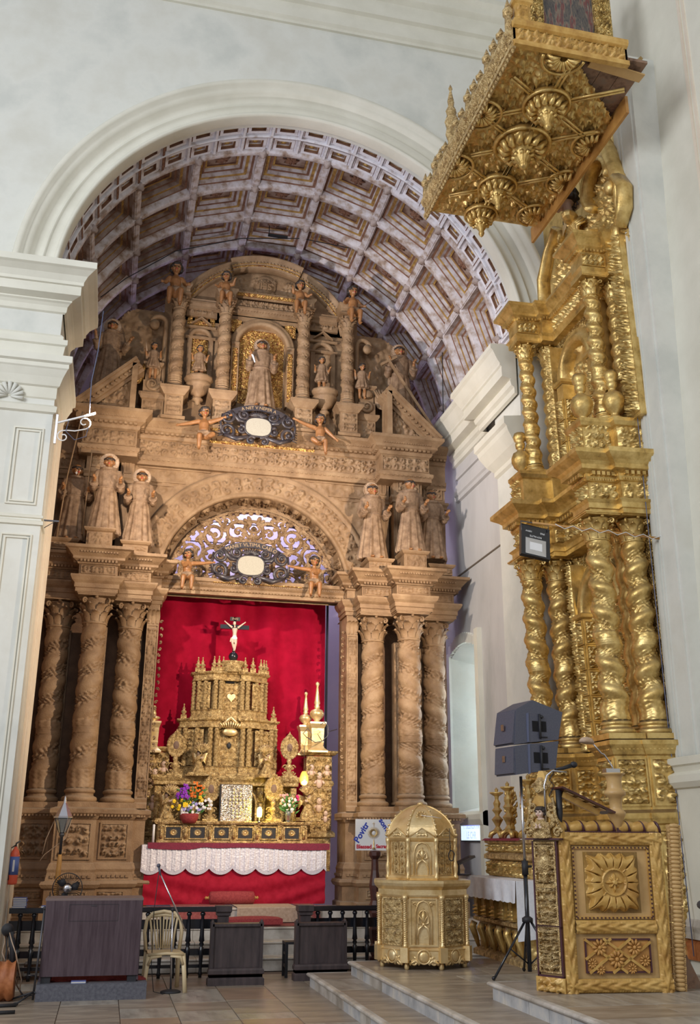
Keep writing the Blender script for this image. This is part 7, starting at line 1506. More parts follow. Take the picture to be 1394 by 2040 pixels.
for (x, y, a_) in ((-hw + .04, oy * 0 - .55, 0), (-hw + .04, .55, 0), (.66, .5, pi), (.66, -.35, pi), (.55, 1.36, pi), (-.4, -hd + .04, pi / 2)):  # half-round shells on the edges
    b = MB()
    for k in range(9): t = a_ - pi / 2 + pi * k / 8; b.tube([(x + .05 * cos(t), y + .05 * sin(t), -.04), (x + .15 * cos(t), y + .15 * sin(t), -.07), (x + .22 * cos(t), y + .22 * sin(t), -.02)], [.01, .032, .018], 6)
    b.tube([(x + .27 * cos(t), y + .27 * sin(t), -.03) for t in [a_ - pi / 2 + pi * i / 14 for i in range(15)]], .022, 6); b.build('edge_shell', 'gold', TC)
# fascia boards: long front edge and near end
b = MB(); b.mould([(0, -.06), (.04, -.06), (.04, .0), (.02, .02), (.02, .12), (.05, .15), (.08, .20), (.08, .24), (0, .26)], [(-hw, hd), (-hw, -hd)]); b.box(-hw, -hw + .03, -hd, hd, -.06, .26); b.build('front_fascia', 'gold_aged', TC)
b = MB(); rn = random.Random(3)
for k in range(30): y = -hd + .05 + k * (2 * hd - .1) / 29; b.ball((-hw - .03, y, .07), (.012, .035, .03), 0, 7, 4); 
for k in range(46): y = -hd + .03 + k * (2 * hd - .06) / 45; b.ball((-hw - .01, y, -.08), (.02, .03, .035), 0, 6, 4)
tag(b.build('fascia_carving', 'gold_aged', TC), kind='stuff')
b = MB(); P = [(-hw, -hd), (hw - .62, -hd)]; b.mould([(0, -.02), (.04, -.02), (.04, .05), (.0, .07), (.0, .26), (.04, .28), (.06, .31), (.06, .36), (0, .37)], P); b.box(-hw, hw - .62, -hd, -hd + .03, -.02, .37); b.build('near_fascia', 'honey', TC)
b = MB(); add_relief(b, -hw + .03, -hd - .003, .08, 2 * hw - .68, .17, 0, 151, .03, .018); b.build('near_fascia_carving', 'honey', TC)
b = MB(); b.bar((.0, -hd + .12, .06), (.75, -hd + .18, .03), .14, .02); b.build('loose_board', 'honey_plain', TC)
b = MB(); b.bar((.74, hd + .1, -.02), (.76, -hd + .6, -.02), .04, .27); b.build('rear_beam', 'ochre_wood', TC)
cr_ = MB(); cr_.tube([(0, 0, 0), (0, 0, .16)], [.035, .03], 6); cr_.ball((0, 0, .2), (.045, .05, .06), 0, 8, 5); cr_.tube([(0, 0, .24), (0, 0, .34)], [.03, .004], 6); cr_.spiral((.0, .08), .05, 1.2, 0, .014, -.02, 1, 12); crm = cr_.mesh('crest_finial', ['gold_aged'])
for k in range(15):
    y = -hd + .08 + k * (2 * hd - .16) / 14; big_ = k in (0, 14); o = link('crest_finial', crm, TC, (-hw - .02, y, .24), pi / 2, (1.5, 1.5, (1.25, .9, 1.1)[k % 3] * (1.25 if big_ else 1)))
b = MB(); b.lathe([(.07, 0), (.05, .1), (.09, .2), (.07, .34), (.10, .42), (.06, .55), (.08, .62), (.04, .72), (.05, .80), (.015, 1.0), (.03, 1.04), (.001, 1.12)], 12, flute=6, fa=.08); b.spiral((.0, .4), .10, 1.4, 0, .02, -.05, 1, 14); b.build('tall_pinnacle', 'gold_aged', TC, (-hw - .02, .45, .22))
b = MB(); b.box(-.10, .10, -.1, .1, .34, .70); b.mould([(0, .68), (.03, .70), (.03, .76), (-.1, .77)], [(-.10, .1), (-.10, -.1), (.10, -.1), (.10, .1)]); add_relief(b, -.08, -.102, .38, .16, .28, 0, 152, .02, .02); b.build('corner_block', 'honey', TC, (-hw + .16, -hd + .12, 0))
# painting leaning above the canopy
pc = PY(1134, 40, 9.95); o = empty('painting', (pc.x - .02, 9.95, pc.z - .75), 'dark old figure painting in a gilded frame standing above the canopy', 'painting')
b = MB(); b.box(-.42, .42, 0, .03, .0, 1.7); b.build('canvas', 'painting', o)
for x in (-.52, .52): b = MB(); b.box(x - .13, x + .13, -.05, .05, 0, 1.7); add_relief(b, x - .12, -.052, 0, .24, 1.7, 0, 153, .03, .025); b.build('frame_side', 'gold_carved', o)
b = MB(); b.bar((-.3, 0, 0), (.12, .1, .8), .12, .05); o = b.build('leaning_board', 'gold_pale_dark'); o.location = (6.38, 9.9, 11.45); tag(o, 'slanting gilded board between the old painting and the white wall', 'board')
# ================================================================= SIDE ALTAR in front of the gilded altarpiece
sa = empty('side_altar', (4.88, 12.55, .30), 'gilded side altar with fluted pilasters under a white lace-edged cloth', 'altar', -pi / 2)
hwS = .85
b = MB(); b.box(-hwS, hwS, .06, .88, 0, .94); b.mould([(0, 0), (.06, 0), (.06, .06), (0, .10)], [(-hwS, .8), (-hwS, .04), (hwS, .04), (hwS, .8)]); b.mould([(0, .40), (.05, .42), (.05, .46), (0, .48)], [(-hwS, .8), (-hwS, .04), (hwS, .04), (hwS, .8)]); b.build('altar_body', 'gold_aged', sa)
for k in range(6):
    x = -hwS + .10 + k * (2 * hwS - .2) / 5; b = MB(); b.box(x - .06, x + .06, -.02, .05, .48, .92); [b.tube([(x - .04 + .02 * q, -.025, .62), (x - .04 + .02 * q, -.025, .90)], .009, 5) for q in range(5)]; add_relief(b, x - .06, -.022, .49, .12, .12, 0, 161, .02, .015); b.build('fluted_pilaster', 'gold', sa)
    b = MB(); b.tube([(x, -.05, .40), (x, -.08, .34), (x, -.03, .2), (x, .0, .10)], [.045, .05, .035, .022], 8); b.spiral((x, .34), .05, 1.2, 0, .014, -.08, 1, 12); b.build('bracket', 'gold', sa)
    if k < 5:
        xc = x + (2 * hwS - .2) / 10; b = MB(); b.box(xc - .05, xc + .05, .03, .055, .55, .88); b.build('dark_panel', 'black_matte', sa); b = MB(); frame(b, xc - .08, xc + .08, .52, .91, .022, .055, .03); frame(b, xc - .08, xc + .08, .12, .38, .022, .055, .03); b.build('panel_frame', 'gold', sa); b = MB(); b.box(xc - .05, xc + .05, .03, .055, .15, .35); b.build('dark_panel', 'black_matte', sa)
b = MB(); add_relief(b, .0, 0, .1, .9, .78, 0, 162, .03, .02, M=Matrix.Translation((hwS + .003, .06, 0)) @ Matrix.Rotation(pi / 2, 4, 'Z')); b.build('end_panel', 'gold', sa)
b = MB(); t_ = .965
b.grid(lambda u, v: (-hwS - .15 + (2 * hwS + .30) * u, -.16 + 1.04 * v, t_ + .004 * sin(12 * u) * sin(9 * v)), 30, 12)
b.grid(lambda u, v: (-hwS - .15 + (2 * hwS + .30) * u, -.165 - .018 * sin(u * 40) * (1 - v), t_ - .24 * (1 - v) - .012 * abs(sin(u * 60)) * (v < .05)), 90, 6)
b.grid(lambda u, v: (hwS + .15 + .02 * sin(9 * u) * (1 - v), -.16 + 1.0 * u, t_ - (.66 - .12 * u) * (1 - v)), 20, 10)
b.grid(lambda u, v: (-hwS - .15, -.16 + 1.0 * u, t_ - .3 * (1 - v)), 20, 6)
o = b.build('table_cloth', 'white_cloth'); o.location = (4.88, 12.55, .30); o.rotation_euler = (0, 0, -pi / 2); tag(o, 'white lace-edged cloth covering the gilded side altar', 'cloth')
b = MB(); b.box(-.14, .14, -.13, .13, 0, .02); b.box(-.02, .02, -.03, .03, .02, .14)
o = empty('book_stand', (4.62, 13.30, 1.272), 'dark slanted book stand at the far end of the white table', 'book stand', -.6); b.build('stand_foot', 'kneeler_wood', o); b = MB(); b.bar((-.2, 0, .06), (.2, 0, .24), .32, .03, up=(0, 0, 1)); b.build('sloping_board', 'kneeler_wood', o)
# gradine shelf with maroon cloth, candlesticks, carved flames
gs = empty('side_gradine', (5.10, 12.45, 1.27), 'carved gilded shelf behind the white table carrying candlesticks', 'shelf', -pi / 2)
b = MB(); b.box(-.95, 1.3, .02, .68, .0, .44); b.mould([(0, .20), (.05, .22), (.05, .27), (0, .30)], [(-.95, .68), (-.95, 0), (1.3, 0), (1.3, .68)]); b.mould([(0, .40), (.04, .42), (.04, .455), (-.6, .46)], [(-.95, .68), (-.95, 0), (1.3, 0), (1.3, .68)]); b.build('shelf_body', 'gold_aged', gs)
for k in range(5):
    for (z_, h_) in ((.0, .19), (.30, .10)): b = MB(); add_relief(b, -.95 + .45 * k, -.003, z_, .44, h_, 0, 171 + k % 2, .03, .015); b.build('carved_band', 'gold', gs)
b = MB(); b.grid(lambda u, v: (-1.0 + 1.3 * u, -.08 + .30 * v, .475 - .03 * (v < .1)), 20, 6); o = b.build('maroon_cloth', 'maroon_cloth'); o.location = (5.10, 12.45, 1.27); o.rotation_euler = (0, 0, -pi / 2); tag(o, 'thin maroon cloth under the gilded candlesticks', 'cloth')
def stick(x, y, h, label, leafy=False):
    o = empty('candlestick', (x, y, 1.75), label, 'candlestick', 0, 'gilded candlesticks on the side shelf'); b = MB()
    for k in range(3): a_ = 2 * pi * k / 3 + .5; b.tube([(.02 * cos(a_), .02 * sin(a_), .14 * h), (.09 * cos(a_), .09 * sin(a_), .08 * h), (.11 * cos(a_), .11 * sin(a_), .0)], [.03, .035, .03], 8)
    b.build('tripod_foot', 'gold', o); b = MB()
    if not leafy: b.lathe([(.05, .10 * h), (.06, .16 * h), (.03, .22 * h), (.05, .28 * h), (.085, .36 * h), (.03, .44 * h), (.04, .48 * h), (.075, .54 * h), (.04, .60 * h), (.055, .68 * h), (.025, .76 * h), (.035, .82 * h), (.10, .88 * h), (.10, .90 * h), (.02, .91 * h), (.03, .95 * h), (.001, h)], 8, sm=False)
    else:
        b.lathe([(.04, .1 * h), (.05, .2 * h), (.025, .3 * h), (.03, .5 * h), (.03, .9 * h)], 8)
        for k in range(26): a_ = k * 2.4; z = (.30 + .66 * k / 26) * h; q = .05 + .03 * sin(pi * k / 26); b.tube([(0, 0, z - .05), (q * cos(a_), q * sin(a_), z), (q * 1.1 * cos(a_), q * 1.1 * sin(a_), z + .05)], [.012, .024, .008], 5)
    b.build('shaft', 'gold', o)
stick(5.17, 13.20, .66, 'farthest turned gilded candlestick on the side shelf'); stick(5.30, 13.02, .66, 'first leafy gilded ornament between two turned candlesticks', True); stick(5.17, 12.80, .72, 'second turned gilded candlestick on the side shelf')
stick(5.32, 12.52, .72, 'second leafy gilded ornament, just left of the speaker pole', True); stick(5.17, 12.10, .78, 'turned gilded candlestick behind the tripod pole', False); stick(5.30, 11.85, .80, 'leafy gilded ornament right of the tripod pole', True)
# ================================================================= GOLD KIOSK (octagonal tabernacle on the step)
KX, KY, KZ = 3.80, 12.30, .30
kk = empty('gilded_kiosk', (KX, KY, KZ), 'octagonal pale-gold domed kiosk with pointed tracery panels on the marble step', 'kiosk', -.27)
RO = .56; RI = RO * cos(pi / 8)
def oct(r, a0_=pi / 8): return [(r * cos(a0_ + pi / 4 * k), -r * sin(a0_ + pi / 4 * k)) for k in range(8)]
b = MB(); O = oct(RO)
b.mould([(-.04, .10), (0, .10), (0, .20), (.015, .21), (-.01, .23), (-.02, .24), (-.02, .76), (0, .78), (.01, .80), (.01, .86), (.05, .90), (.06, .93), (.06, .96), (-.1, .965)], O[::-1], closed=True); b.add([(x, y, .962) for x, y in oct(RO + .05)], [tuple(range(7, -1, -1))]); b.add([(x, y, .10) for x, y in oct(RO)], [tuple(range(8))]); b.build('lower_body', 'gold_pale', kk)
RU = .44; b = MB(); b.mould([(.02, .96), (.03, .99), (0, 1.02), (-.02, 1.03), (-.02, 1.50), (0, 1.52), (.02, 1.55), (-.01, 1.57), (-.3, 1.58)], oct(RU)[::-1], closed=True); b.build('upper_body', 'gold_pale', kk)
def gothic(w, h, n=12):                                             # pointed arch outline, base centred at 0
    pts = [(-w / 2, 0), (-w / 2, h - w * .95)]
    for i in range(1, n + 1): t = i / n; a_ = pi - t * radians(58) ; pts.append((w * .62 * cos(a_) + w * .12, h - w * .95 + w * 1.12 * sin(a_)))
    mx = [(-x, z) for x, z in reversed(pts)]; pts[-1] = (0, pts[-1][1] + .01); return pts + mx[1:]
for k in range(8):
    a_ = -pi / 2 + pi / 4 * k; front = k % 2 == 0
    M = Matrix.Rotation(a_ + pi / 2, 4, 'Z'); face = 2 * RO * sin(pi / 8); faceu = 2 * RU * sin(pi / 8)
    b = MB(); y0 = -RI + .018; frame(b, -face / 2 + .05, face / 2 - .05, .25, .77, .018, y0, .018)
    if front:
        g_ = gothic(.19, .46); b.tube([(x, y0 - .012, z + .27) for x, z in g_], .010, 6, flat=.8); g2 = gothic(.13, .36); b.tube([(x, y0 - .012, z + .27) for x, z in g2], .007, 5)
        for q in (-1, 1): b.tube([(0, y0 - .02, .50), (q * .05, y0 - .02, .58), (q * .06, y0 - .015, .50), (q * .02, y0 - .02, .49)], [.012, .010, .014, .008], 6); b.tube([(0, y0 - .02, .48), (q * .05, y0 - .02, .44), (q * .075, y0 - .015, .33)], [.012, .016, .006], 6); b.spiral((q * .09, .70), .03, 1.3, 0 if q > 0 else pi, .008, y0 - .012, q, 12)
        b.tube([(0, y0 - .02, .48), (0, y0 - .02, .56), (0, y0 - .01, .66)], [.012, .028, .006], 6, flat=.5); b.ball((0, y0 - .02, .485), .02)
        pm_ = 'gold_pale'
    else:
        for q in range(3): add_relief(b, -face / 2 + .08, y0 - .002, .27 + .165 * q, face - .16, .15, 0, 181, .018, .012); b.box(-face / 2 + .06, face / 2 - .06, y0 - .014, y0, .262 + .165 * q, .272 + .165 * q)
        pm_ = 'gold_pale_dark' if False else 'gold_aged'
    for i in range(len(b.v)): p = M @ Vector(b.v[i]); b.v[i] = (p.x, p.y, p.z)
    b.build('lower_panel', pm_, kk)
    b = MB(); y0 = -RU * cos(pi / 8) + .018
    if front:
        g_ = gothic(.20, .44); b.tube([(x, y0 - .012, z + 1.04) for x, z in g_], .010, 6, flat=.8); g2 = gothic(.14, .34); b.tube([(x, y0 - .012, z + 1.04) for x, z in g2], .007, 5)
        for q in (-1, 1): b.tube([(0, y0 - .02, 1.27), (q * .05, y0 - .02, 1.35), (q * .06, y0 - .015, 1.27), (q * .02, y0 - .02, 1.26)], [.012, .010, .014, .008], 6); b.tube([(0, y0 - .02, 1.25), (q * .05, y0 - .02, 1.2), (q * .075, y0 - .015, 1.1)], [.012, .016, .006], 6)
        b.tube([(0, y0 - .02, 1.25), (0, y0 - .02, 1.32), (0, y0 - .01, 1.42)], [.012, .028, .006], 6, flat=.5)
    else:
        for q in (-1, 1):
            for z in range(4): b.tube([(q * .05, y0 - .01, 1.06 + .11 * z), (q * .05 + .015, y0 - .012, 1.10 + .11 * z), (q * .05, y0 - .01, 1.14 + .11 * z), (q * .05 - .015, y0 - .012, 1.10 + .11 * z), (q * .05, y0 - .01, 1.06 + .11 * z)], .007, 5)
        frame(b, -.11, .11, 1.04, 1.50, .012, y0, .012); frame(b, -.005, .005, 1.04, 1.5, .005, y0, .012)
    for i in range(len(b.v)): p = M @ Vector(b.v[i]); b.v[i] = (p.x, p.y, p.z)
    b.build('upper_panel', pm_, kk)
    b = MB(); y0 -= .02; b.prism([(-.15, 1.56), (.15, 1.56), (.15, 1.575), (0, 1.70), (-.15, 1.575)], y0 - .005, y0 + .05); b.tube([(-.15, y0 - .012, 1.575), (0, y0 - .012, 1.70), (.15, y0 - .012, 1.575)], .010, 6); add_relief(b, -.07, y0 - .008, 1.575, .14, .07, 0, 183, .012, .01)
    for i in range(len(b.v)): p = M @ Vector(b.v[i]); b.v[i] = (p.x, p.y, p.z)
    b.build('gablet', 'gold_pale', kk)
    c_ = M @ Vector((0, 0, 0)); av = pi / 8 + pi / 4 * k; x, y = RO * cos(av), RO * sin(av)
    me = _meshcache.get('kcol')
    if me is None:
        t2 = MB(); t2.lathe([(.03, .24), (.03, .26), (.022, .27), (.022, .74), (.034, .76), (.036, .80)], 12)
        for q in range(2): t2.tube([(.024 * cos(5 * pi * i / 40 * 4 + q * pi), .024 * sin(5 * pi * i / 40 * 4 + q * pi), .28 + .46 * i / 40) for i in range(41)], .008, 5)
        t2.box(-.045, .045, -.045, .045, .08, .24); _meshcache['kcol'] = me = t2.mesh('corner_colonnette', ['gold_pale'])
        t3 = MB(); t3.lathe([(.03, .97), (.035, 1.0), (.02, 1.04), (.028, 1.10), (.032, 1.16), (.018, 1.22), (.018, 1.36), (.030, 1.40), (.018, 1.44), (.030, 1.50), (.032, 1.56)], 10); [t3.ball((.022, 0, 1.60 + .0 * q), .02, 0, 6, 4) for q in range(1)]; _meshcache['kcol2'] = t3.mesh('upper_colonnette', ['gold_pale'])
    link('corner_colonnette', me, kk, (x * 1.0, y * 1.0, 0), av); link('upper_colonnette', _meshcache['kcol2'], kk, (RU * cos(av), RU * sin(av), 0), av)
def domer(z): t = (z - 1.57) / .48; return RU * 1.0 * max(0, (1 - t ** 2.0)) ** .62
b = MB(); zs_ = [1.57 + .48 * i / 14 for i in range(15)]
b.lathe([(max(.001, domer(z)), z) for z in zs_], 8, M=Matrix.Rotation(pi / 8, 4, 'Z'), sm=False); b.build('dome', 'gold_pale', kk)
for k in range(8):
    av = pi / 8 + pi / 4 * k; b = MB(); b.tube([(domer(z) * cos(av), domer(z) * sin(av), z) for z in zs_], .014, 6)
    for i in range(1, 12, 2): z = zs_[i]; r_ = domer(z) + .02; b.ball((r_ * cos(av), r_ * sin(av), z), .018, 0, 6, 4)
    b.build('dome_rib', 'gold_pale', kk)
b = MB(); b.ball((0, 0, 2.06), (.04, .04, .03)); b.build('dome_knob', 'gold_pale', kk)
b = MB(); [b.ball((.05 * cos(t), -.305 - .0, 1.88 + .05 * sin(t)), (.018, .012, .018), 0, 6, 4) for t in [pi * i / 5 for i in range(10)]]; b.ball((0, -.31, 1.88), .02); b.tube([(0, -.31, 1.83), (.0, -.34, 1.77)], .006, 5); b.build('dome_rosette', 'gold_pale', kk)
b = MB(); b.tube([(0, -.33, 1.88), (.14, -.37, 1.86), (.24, -.33, 1.84)], .004, 5); b.build('white_cord', 'white_paint', kk)
for k in range(8):
    a_ = -pi / 2 + pi / 4 * k; M = Matrix.Rotation(a_ + pi / 2, 4, 'Z'); b = MB(); y0 = -RI - .0; b.ball((0, y0 - .0, .14), (.06, .02, .06), 0, 12, 8)
    for q in (-1, 1): b.spiral((q * .12, .09), .05, 1.3, pi / 2, .014, y0, q, 14); b.tube([(q * .17, y0, .06), (q * .10, y0, .10), (q * .05, y0, .06)], [.02, .014, .02], 6)
    b.tube([(.075 * cos(t), y0 - .005, .14 + .075 * sin(t)) for t in [2 * pi * i / 20 for i in range(21)]], .010, 5); b.box(-.15, .15, y0 + .01, y0 + .03, .07, .2)
    for i in range(len(b.v)): p = M @ Vector(b.v[i]); b.v[i] = (p.x, p.y, p.z)
    b.build('foot_apron', 'gold_pale', kk)
for k in range(8): av = pi / 8 + pi / 4 * k; b = MB(); b.lathe([(.02, 0), (.03, .02), (.03, .04), (.02, .10)], 8); b.build('foot', 'gold_pale', kk, (RO * .93 * cos(av), RO * .93 * sin(av), 0))
b = MB(); b.tube([(.245 + .035 * cos(t) * (1 + .1 * sin(5 * t)), -.43 - .01 * sin(3 * t), 1.24 + .06 * sin(t)) for t in [2 * pi * i / 50 * 4 for i in range(51)]], .006, 5); b.tube([(.23, -.42, 1.55), (.235, -.43, 1.30)], .004, 5); o = b.build('cable_coil', 'black_matte'); o.location = (KX, KY, KZ); tag(o, 'small coil of dark cable hanging on the gold kiosk', 'cable')
_done = set()
for ch in kk.children:
    if ch.data.name in _done: continue
    _done.add(ch.data.name)
    for v_ in ch.data.vertices:
        if v_.co.z > .97: v_.co.z = .97 + (v_.co.z - .97) * .80
# ================================================================= PULPIT BOX
PXc, PYc, PZ = 4.50, 8.72, .45
pb = empty('pulpit', (PXc, PYc, PZ), 'honey-gold carved pulpit box with a big leaf medallion standing on the marble platform', 'pulpit', -.10)
W_, H_, D_ = .98, 1.34, .85
hx = W_ / 2
b = MB(); b.box(-hx + .02, hx - .02, .02, .05, 0, H_); b.box(hx - .05, hx - .02, .02, D_, 0, H_); b.build('panel_body', 'honey_plain', pb)
def wavy_bar(name, a, b_, w, d, m='honey', amp=.012, n=None, parent=pb, y=0):
    """frame moulding carved with a running leaf wave between two notched fillets"""
    a = Vector(a); b_ = Vector(b_); L_ = (b_ - a).length; n = n or max(6, int(L_ / .012)); d_ = (b_ - a).normalized(); t = Vector((-d_.z, 0, d_.x)); q = MB(); K = 12; vs = []
    for i in range(n + 1):
        s = i / n * L_
        for k in range(K + 1):
            u = k / K; edge = u < .2 or u > .8
            hgt = (.012 + .008 * (1 if (s * 38) % 1 < .6 else 0)) if edge else .022 + amp * (.6 * sin(s * 46 + 5 * sin((u - .2) / .6 * pi)) + .4 * sin((u - .2) / .6 * pi) + .35 * sin(s * 23 + 12 * u))
            if k in (0, K): hgt = 0
            p = a + d_ * s + t * (w * (u - .5)); vs.append((p.x, y - hgt * d / .03, p.z))
    fs = [(i * (K + 1) + k, i * (K + 1) + k + 1, (i + 1) * (K + 1) + k + 1, (i + 1) * (K + 1) + k) for i in range(n) for k in range(K)]
    q.add(vs, fs, 0, True); return q.build(name, m, parent)
fw_ = .115
for (a, b2) in (((-hx + fw_ / 2, 0, .0), (-hx + fw_ / 2, 0, H_)), ((hx - fw_ / 2, 0, 0), (hx - fw_ / 2, 0, H_)), ((-hx, 0, fw_ / 2), (hx, 0, fw_ / 2)), ((-hx, 0, H_ - fw_ / 2), (hx, 0, H_ - fw_ / 2)), ((-hx + fw_, 0, .535), (hx - fw_, 0, .535))): wavy_bar('frame_moulding', a, b2, fw_, .035)
# beaded fillet round the upper panel
x0, x1, z0, z1 = -hx + fw_ + .012, hx - fw_ - .012, .605, H_ - fw_ - .012
b = MB()
for k in range(20): x = x0 + (x1 - x0) * (k + .5) / 20; b.box(x - .007, x + .007, -.006, .02, z1 - .012, z1); b.box(x - .007, x + .007, -.006, .02, z0, z0 + .012)
for k in range(17): z = z0 + (z1 - z0) * (k + .5) / 17; b.box(x0, x0 + .012, -.006, .02, z - .007, z + .007); b.box(x1 - .012, x1, -.006, .02, z - .007, z + .007)
tag(b.build('dark_beading', 'plum_paint', pb), kind='stuff')
b = MB(); frame(b, x0 - .004, x1 + .004, z0 - .004, z1 + .004, .02, .02, .02); b.build('bead_fillet', 'honey', pb)
# leaf medallion
def med(X, Z, w, h, sd, sy):
    x = (X - w / 2) / (w / 2); z = (Z - h / 2) / (h / 2); r = np.maximum(np.abs(x), np.abs(z)) * .75 + np.hypot(x, z) * .25; th = np.arctan2(z, x)
    R_ = .92 + .05 * np.cos(16 * th); body = np.clip((R_ - r) / .10, 0, 1) ** .5; groove = np.clip(1 - np.abs(np.sin(8 * th)) / .16, 0, 1) * np.clip((r - .45) / .1, 0, 1) * .75
    rib = np.clip(1 - np.abs(np.sin(4 * th)) / .10, 0, 1) * .35; hol = np.exp(-((r - .60) / .07) ** 2) * np.clip(1 - np.abs(np.sin(8 * th)) / .35, 0, 1) * .6
    curl = .25 * np.sin(np.clip((r - .40) / .5, 0, 1) * pi); out = body * (.55 + curl + rib * .6 - groove - hol)
    rr = np.hypot(x, z); out = np.where(rr < .42, .42, out); out = np.where((rr > .40) & (rr < .45), .75, out)
    d2 = np.abs(x) + np.abs(z); fl_ = .42 + .35 * np.clip((.30 + .03 * np.cos(8 * th) - d2) / .08, 0, 1) * (.7 + .3 * np.cos(8 * th)); out = np.where(rr < .36, np.maximum(.42, fl_), out)
    out = np.where(rr < .07, .95, out); return np.clip(out, 0, 1.1)
cx, cz = (x0 + x1) / 2, (z0 + z1) / 2; S_ = .52
b = MB(); v, f = relief(S_, S_, 0, .085, .004, True, med, 150); v[:, 1] = np.where(v[:, 1] > -.002, .02, v[:, 1] + .005); b.add((v + np.array([cx - S_ / 2, 0, cz - S_ / 2])).tolist(), f.tolist(), 0, True); b.build('leaf_medallion', 'honey', pb)
# lattice panel with flowers
lx0, lx1, lz0, lz1 = -.30, .31, .16, .44
b = MB(); frame(b, lx0, lx1, lz0, lz1, .014, .012, .018); b.build('lattice_border', 'plum_paint', pb); b = MB(); b.box(lx0, lx1, .006, .02, lz0, lz1); b.build('lattice_ground', 'ochre_wood', pb)
w = lx1 - lx0; h = lz1 - lz0
for (a, b2) in (((0, .62), (.23, 1)), ((0, .40), (.40, 1)), ((0, 0.98), (.62, 0)), ((.28, 1), (.95, 0)), ((.05, 0), (.70, 1)), ((.40, 0), (1, .90)), ((.0, .5), (.18, .0)), ((.62, 1), (1, .38))):
    q = MB(); q.bar((lx0 + w * a[0], -.004, lz0 + h * a[1]), (lx0 + w * b2[0], -.004, lz0 + h * b2[1]), .018, .022)
    if a in ((0, .40), (0, .98), (.28, 1), (.05, 0), (.40, 0)): q.build('lattice_bar', 'honey', pb)
fl_ = MB()
for k in range(10): a_ = 2 * pi * k / 10; fl_.tube([(.018 * cos(a_), -.006, .018 * sin(a_)), (.042 * cos(a_), -.012, .042 * sin(a_)), (.062 * cos(a_), -.004, .062 * sin(a_))], [.006, .013, .008], 6)
fl_.ball((0, -.008, 0), .017, 0, 8, 5); flm = fl_.mesh('carved_flower', ['ochre_wood'])
for (u, v_, s_) in ((.22, .74, 1.1), (.75, .74, 1.1), (.47, .40, 1.2), (.10, .28, .7), (.90, .35, .8), (.22, .10, .7), (.70, .12, .7)): link('carved_flower', flm, pb, (lx0 + w * u, .0, lz0 + h * v_), 0, s_)
# rope rail on top
b = MB(); n = 160; seg = 16; vs = []
for i in range(n + 1):
    x = -hx + .02 + (W_ - .06) * i / n
    for k in range(seg): a_ = 2 * pi * k / seg; ph = x * 42 + a_; r_ = .040 + .018 * abs(sin(ph / 2)) ** .6; vs.append((x, .05 + r_ * cos(a_), H_ + .045 + r_ * sin(a_)))
b.add(vs, [(i * seg + k, (i + 1) * seg + k, (i + 1) * seg + (k + 1) % seg, i * seg + (k + 1) % seg) for i in range(n) for k in range(seg)], 0, True)
o_ = b.build('rope_rail', 'honey', pb); 
for k in range(7):
    b = MB(); x_ = -hx + .10 + .146 * k; b.tube([(x_ + .050 * (t / pi - .5) * -1, .05 - .048 * sin(t), H_ + .045 - .048 * cos(t)) for t in [pi * i / 10 for i in range(11)]], .013, 6); b.build('dark_strand', 'plum_paint', o_)
b = MB(); b.box(-hx + .02, hx - .02, -.01, .11, H_ - .002, H_ + .008); b.build('dark_fillet', 'plum_paint', pb)
# canted left side: narrow carved panels
M = Matrix.Translation((-hx, .0, 0)) @ Matrix.Rotation(radians(-52) - 0, 4, 'Z')
def sidept(b):
    for i in range(len(b.v)): p = M @ Vector(b.v[i]); b.v[i] = (p.x, p.y, p.z)
    return b
sw = .27
b = MB(); b.box(-sw, 0, .0, .04, 0, H_ - .07); sidept(b).build('side_body', 'honey_plain', pb)
for (z0_, z1_, sd) in ((.17, .52, 1), (.56, .86, 2), (.89, 1.24, 3)):
    b = MB(); add_relief(b, -sw + .04, -.002, z0_, sw - .08, z1_ - z0_, 0, 190 + sd, .045, .010); frame(b, -sw + .02, -.02, z0_ - .015, z1_ + .015, .018, 0, .03); sidept(b).build('side_panel', 'gold_aged', pb)
b = MB(); b.lathe([(.03, .90), (.05, .93), (.03, .96), (.07, 1.02), (.085, 1.08), (.06, 1.14), (.05, 1.18), (.07, 1.22)], 14, (-sw / 2, -.03, 0)); sidept(b).build('carved_urn', 'gold_aged', pb)
b = MB(); b.box(-sw, -sw + .015, -.03, .0, .12, H_ - .08); b.box(-.015, .0, -.03, .0, .12, H_ - .08); b.box(-sw, 0, -.03, .0, .52, .54); b.box(-sw, 0, -.03, 0, .12, .135); sidept(b).build('dark_edging', 'plum_paint', pb)
b = MB(); b.box(-sw - .02, .01, -.03, .05, 0, .12); add_relief(b, -sw, -.032, .0, sw, .12, 0, 195, .03, .014); sidept(b).build('side_plinth', 'honey', pb)
# cherub bracket with scroll frame at the upper left corner
cb = MB(); cb.box(-sw - .05, .05, -.06, .06, H_ - .07, H_ - .055); sidept(cb).build('bracket_shelf', 'plum_paint', pb)
cb = MB(); pts = [(-.25, 0), (.25, 0), (.24, .10), (.17, .20), (.14, .32), (.08, .38), (.09, .48), (.03, .60), (-.03, .60), (-.09, .48), (-.08, .38), (-.14, .32), (-.17, .20), (-.24, .10)]
cb.prism([(x * .78 - sw / 2 + .0, z + H_ - .055) for x, z in pts], -.02, .03); sidept(cb).build('bracket_board', 'honey', pb)
cb = MB()
for s in (-1, 1):
    for (x, z, r_, hd_) in ((.20, .05, .05, 1), (.13, .28, .045, -1), (.07, .45, .04, 1)): cb.spiral((s * x * .78 - sw / 2, z + H_ - .055), r_, 1.4, 0 if s > 0 else pi, .014, -.035, hd_ * s, 14)
    cb.tube([(s * .19 - sw / 2, -.03, H_), (s * .14 - sw / 2, -.03, H_ + .15), (s * .12 - sw / 2, -.03, H_ + .30)], .014, 6)
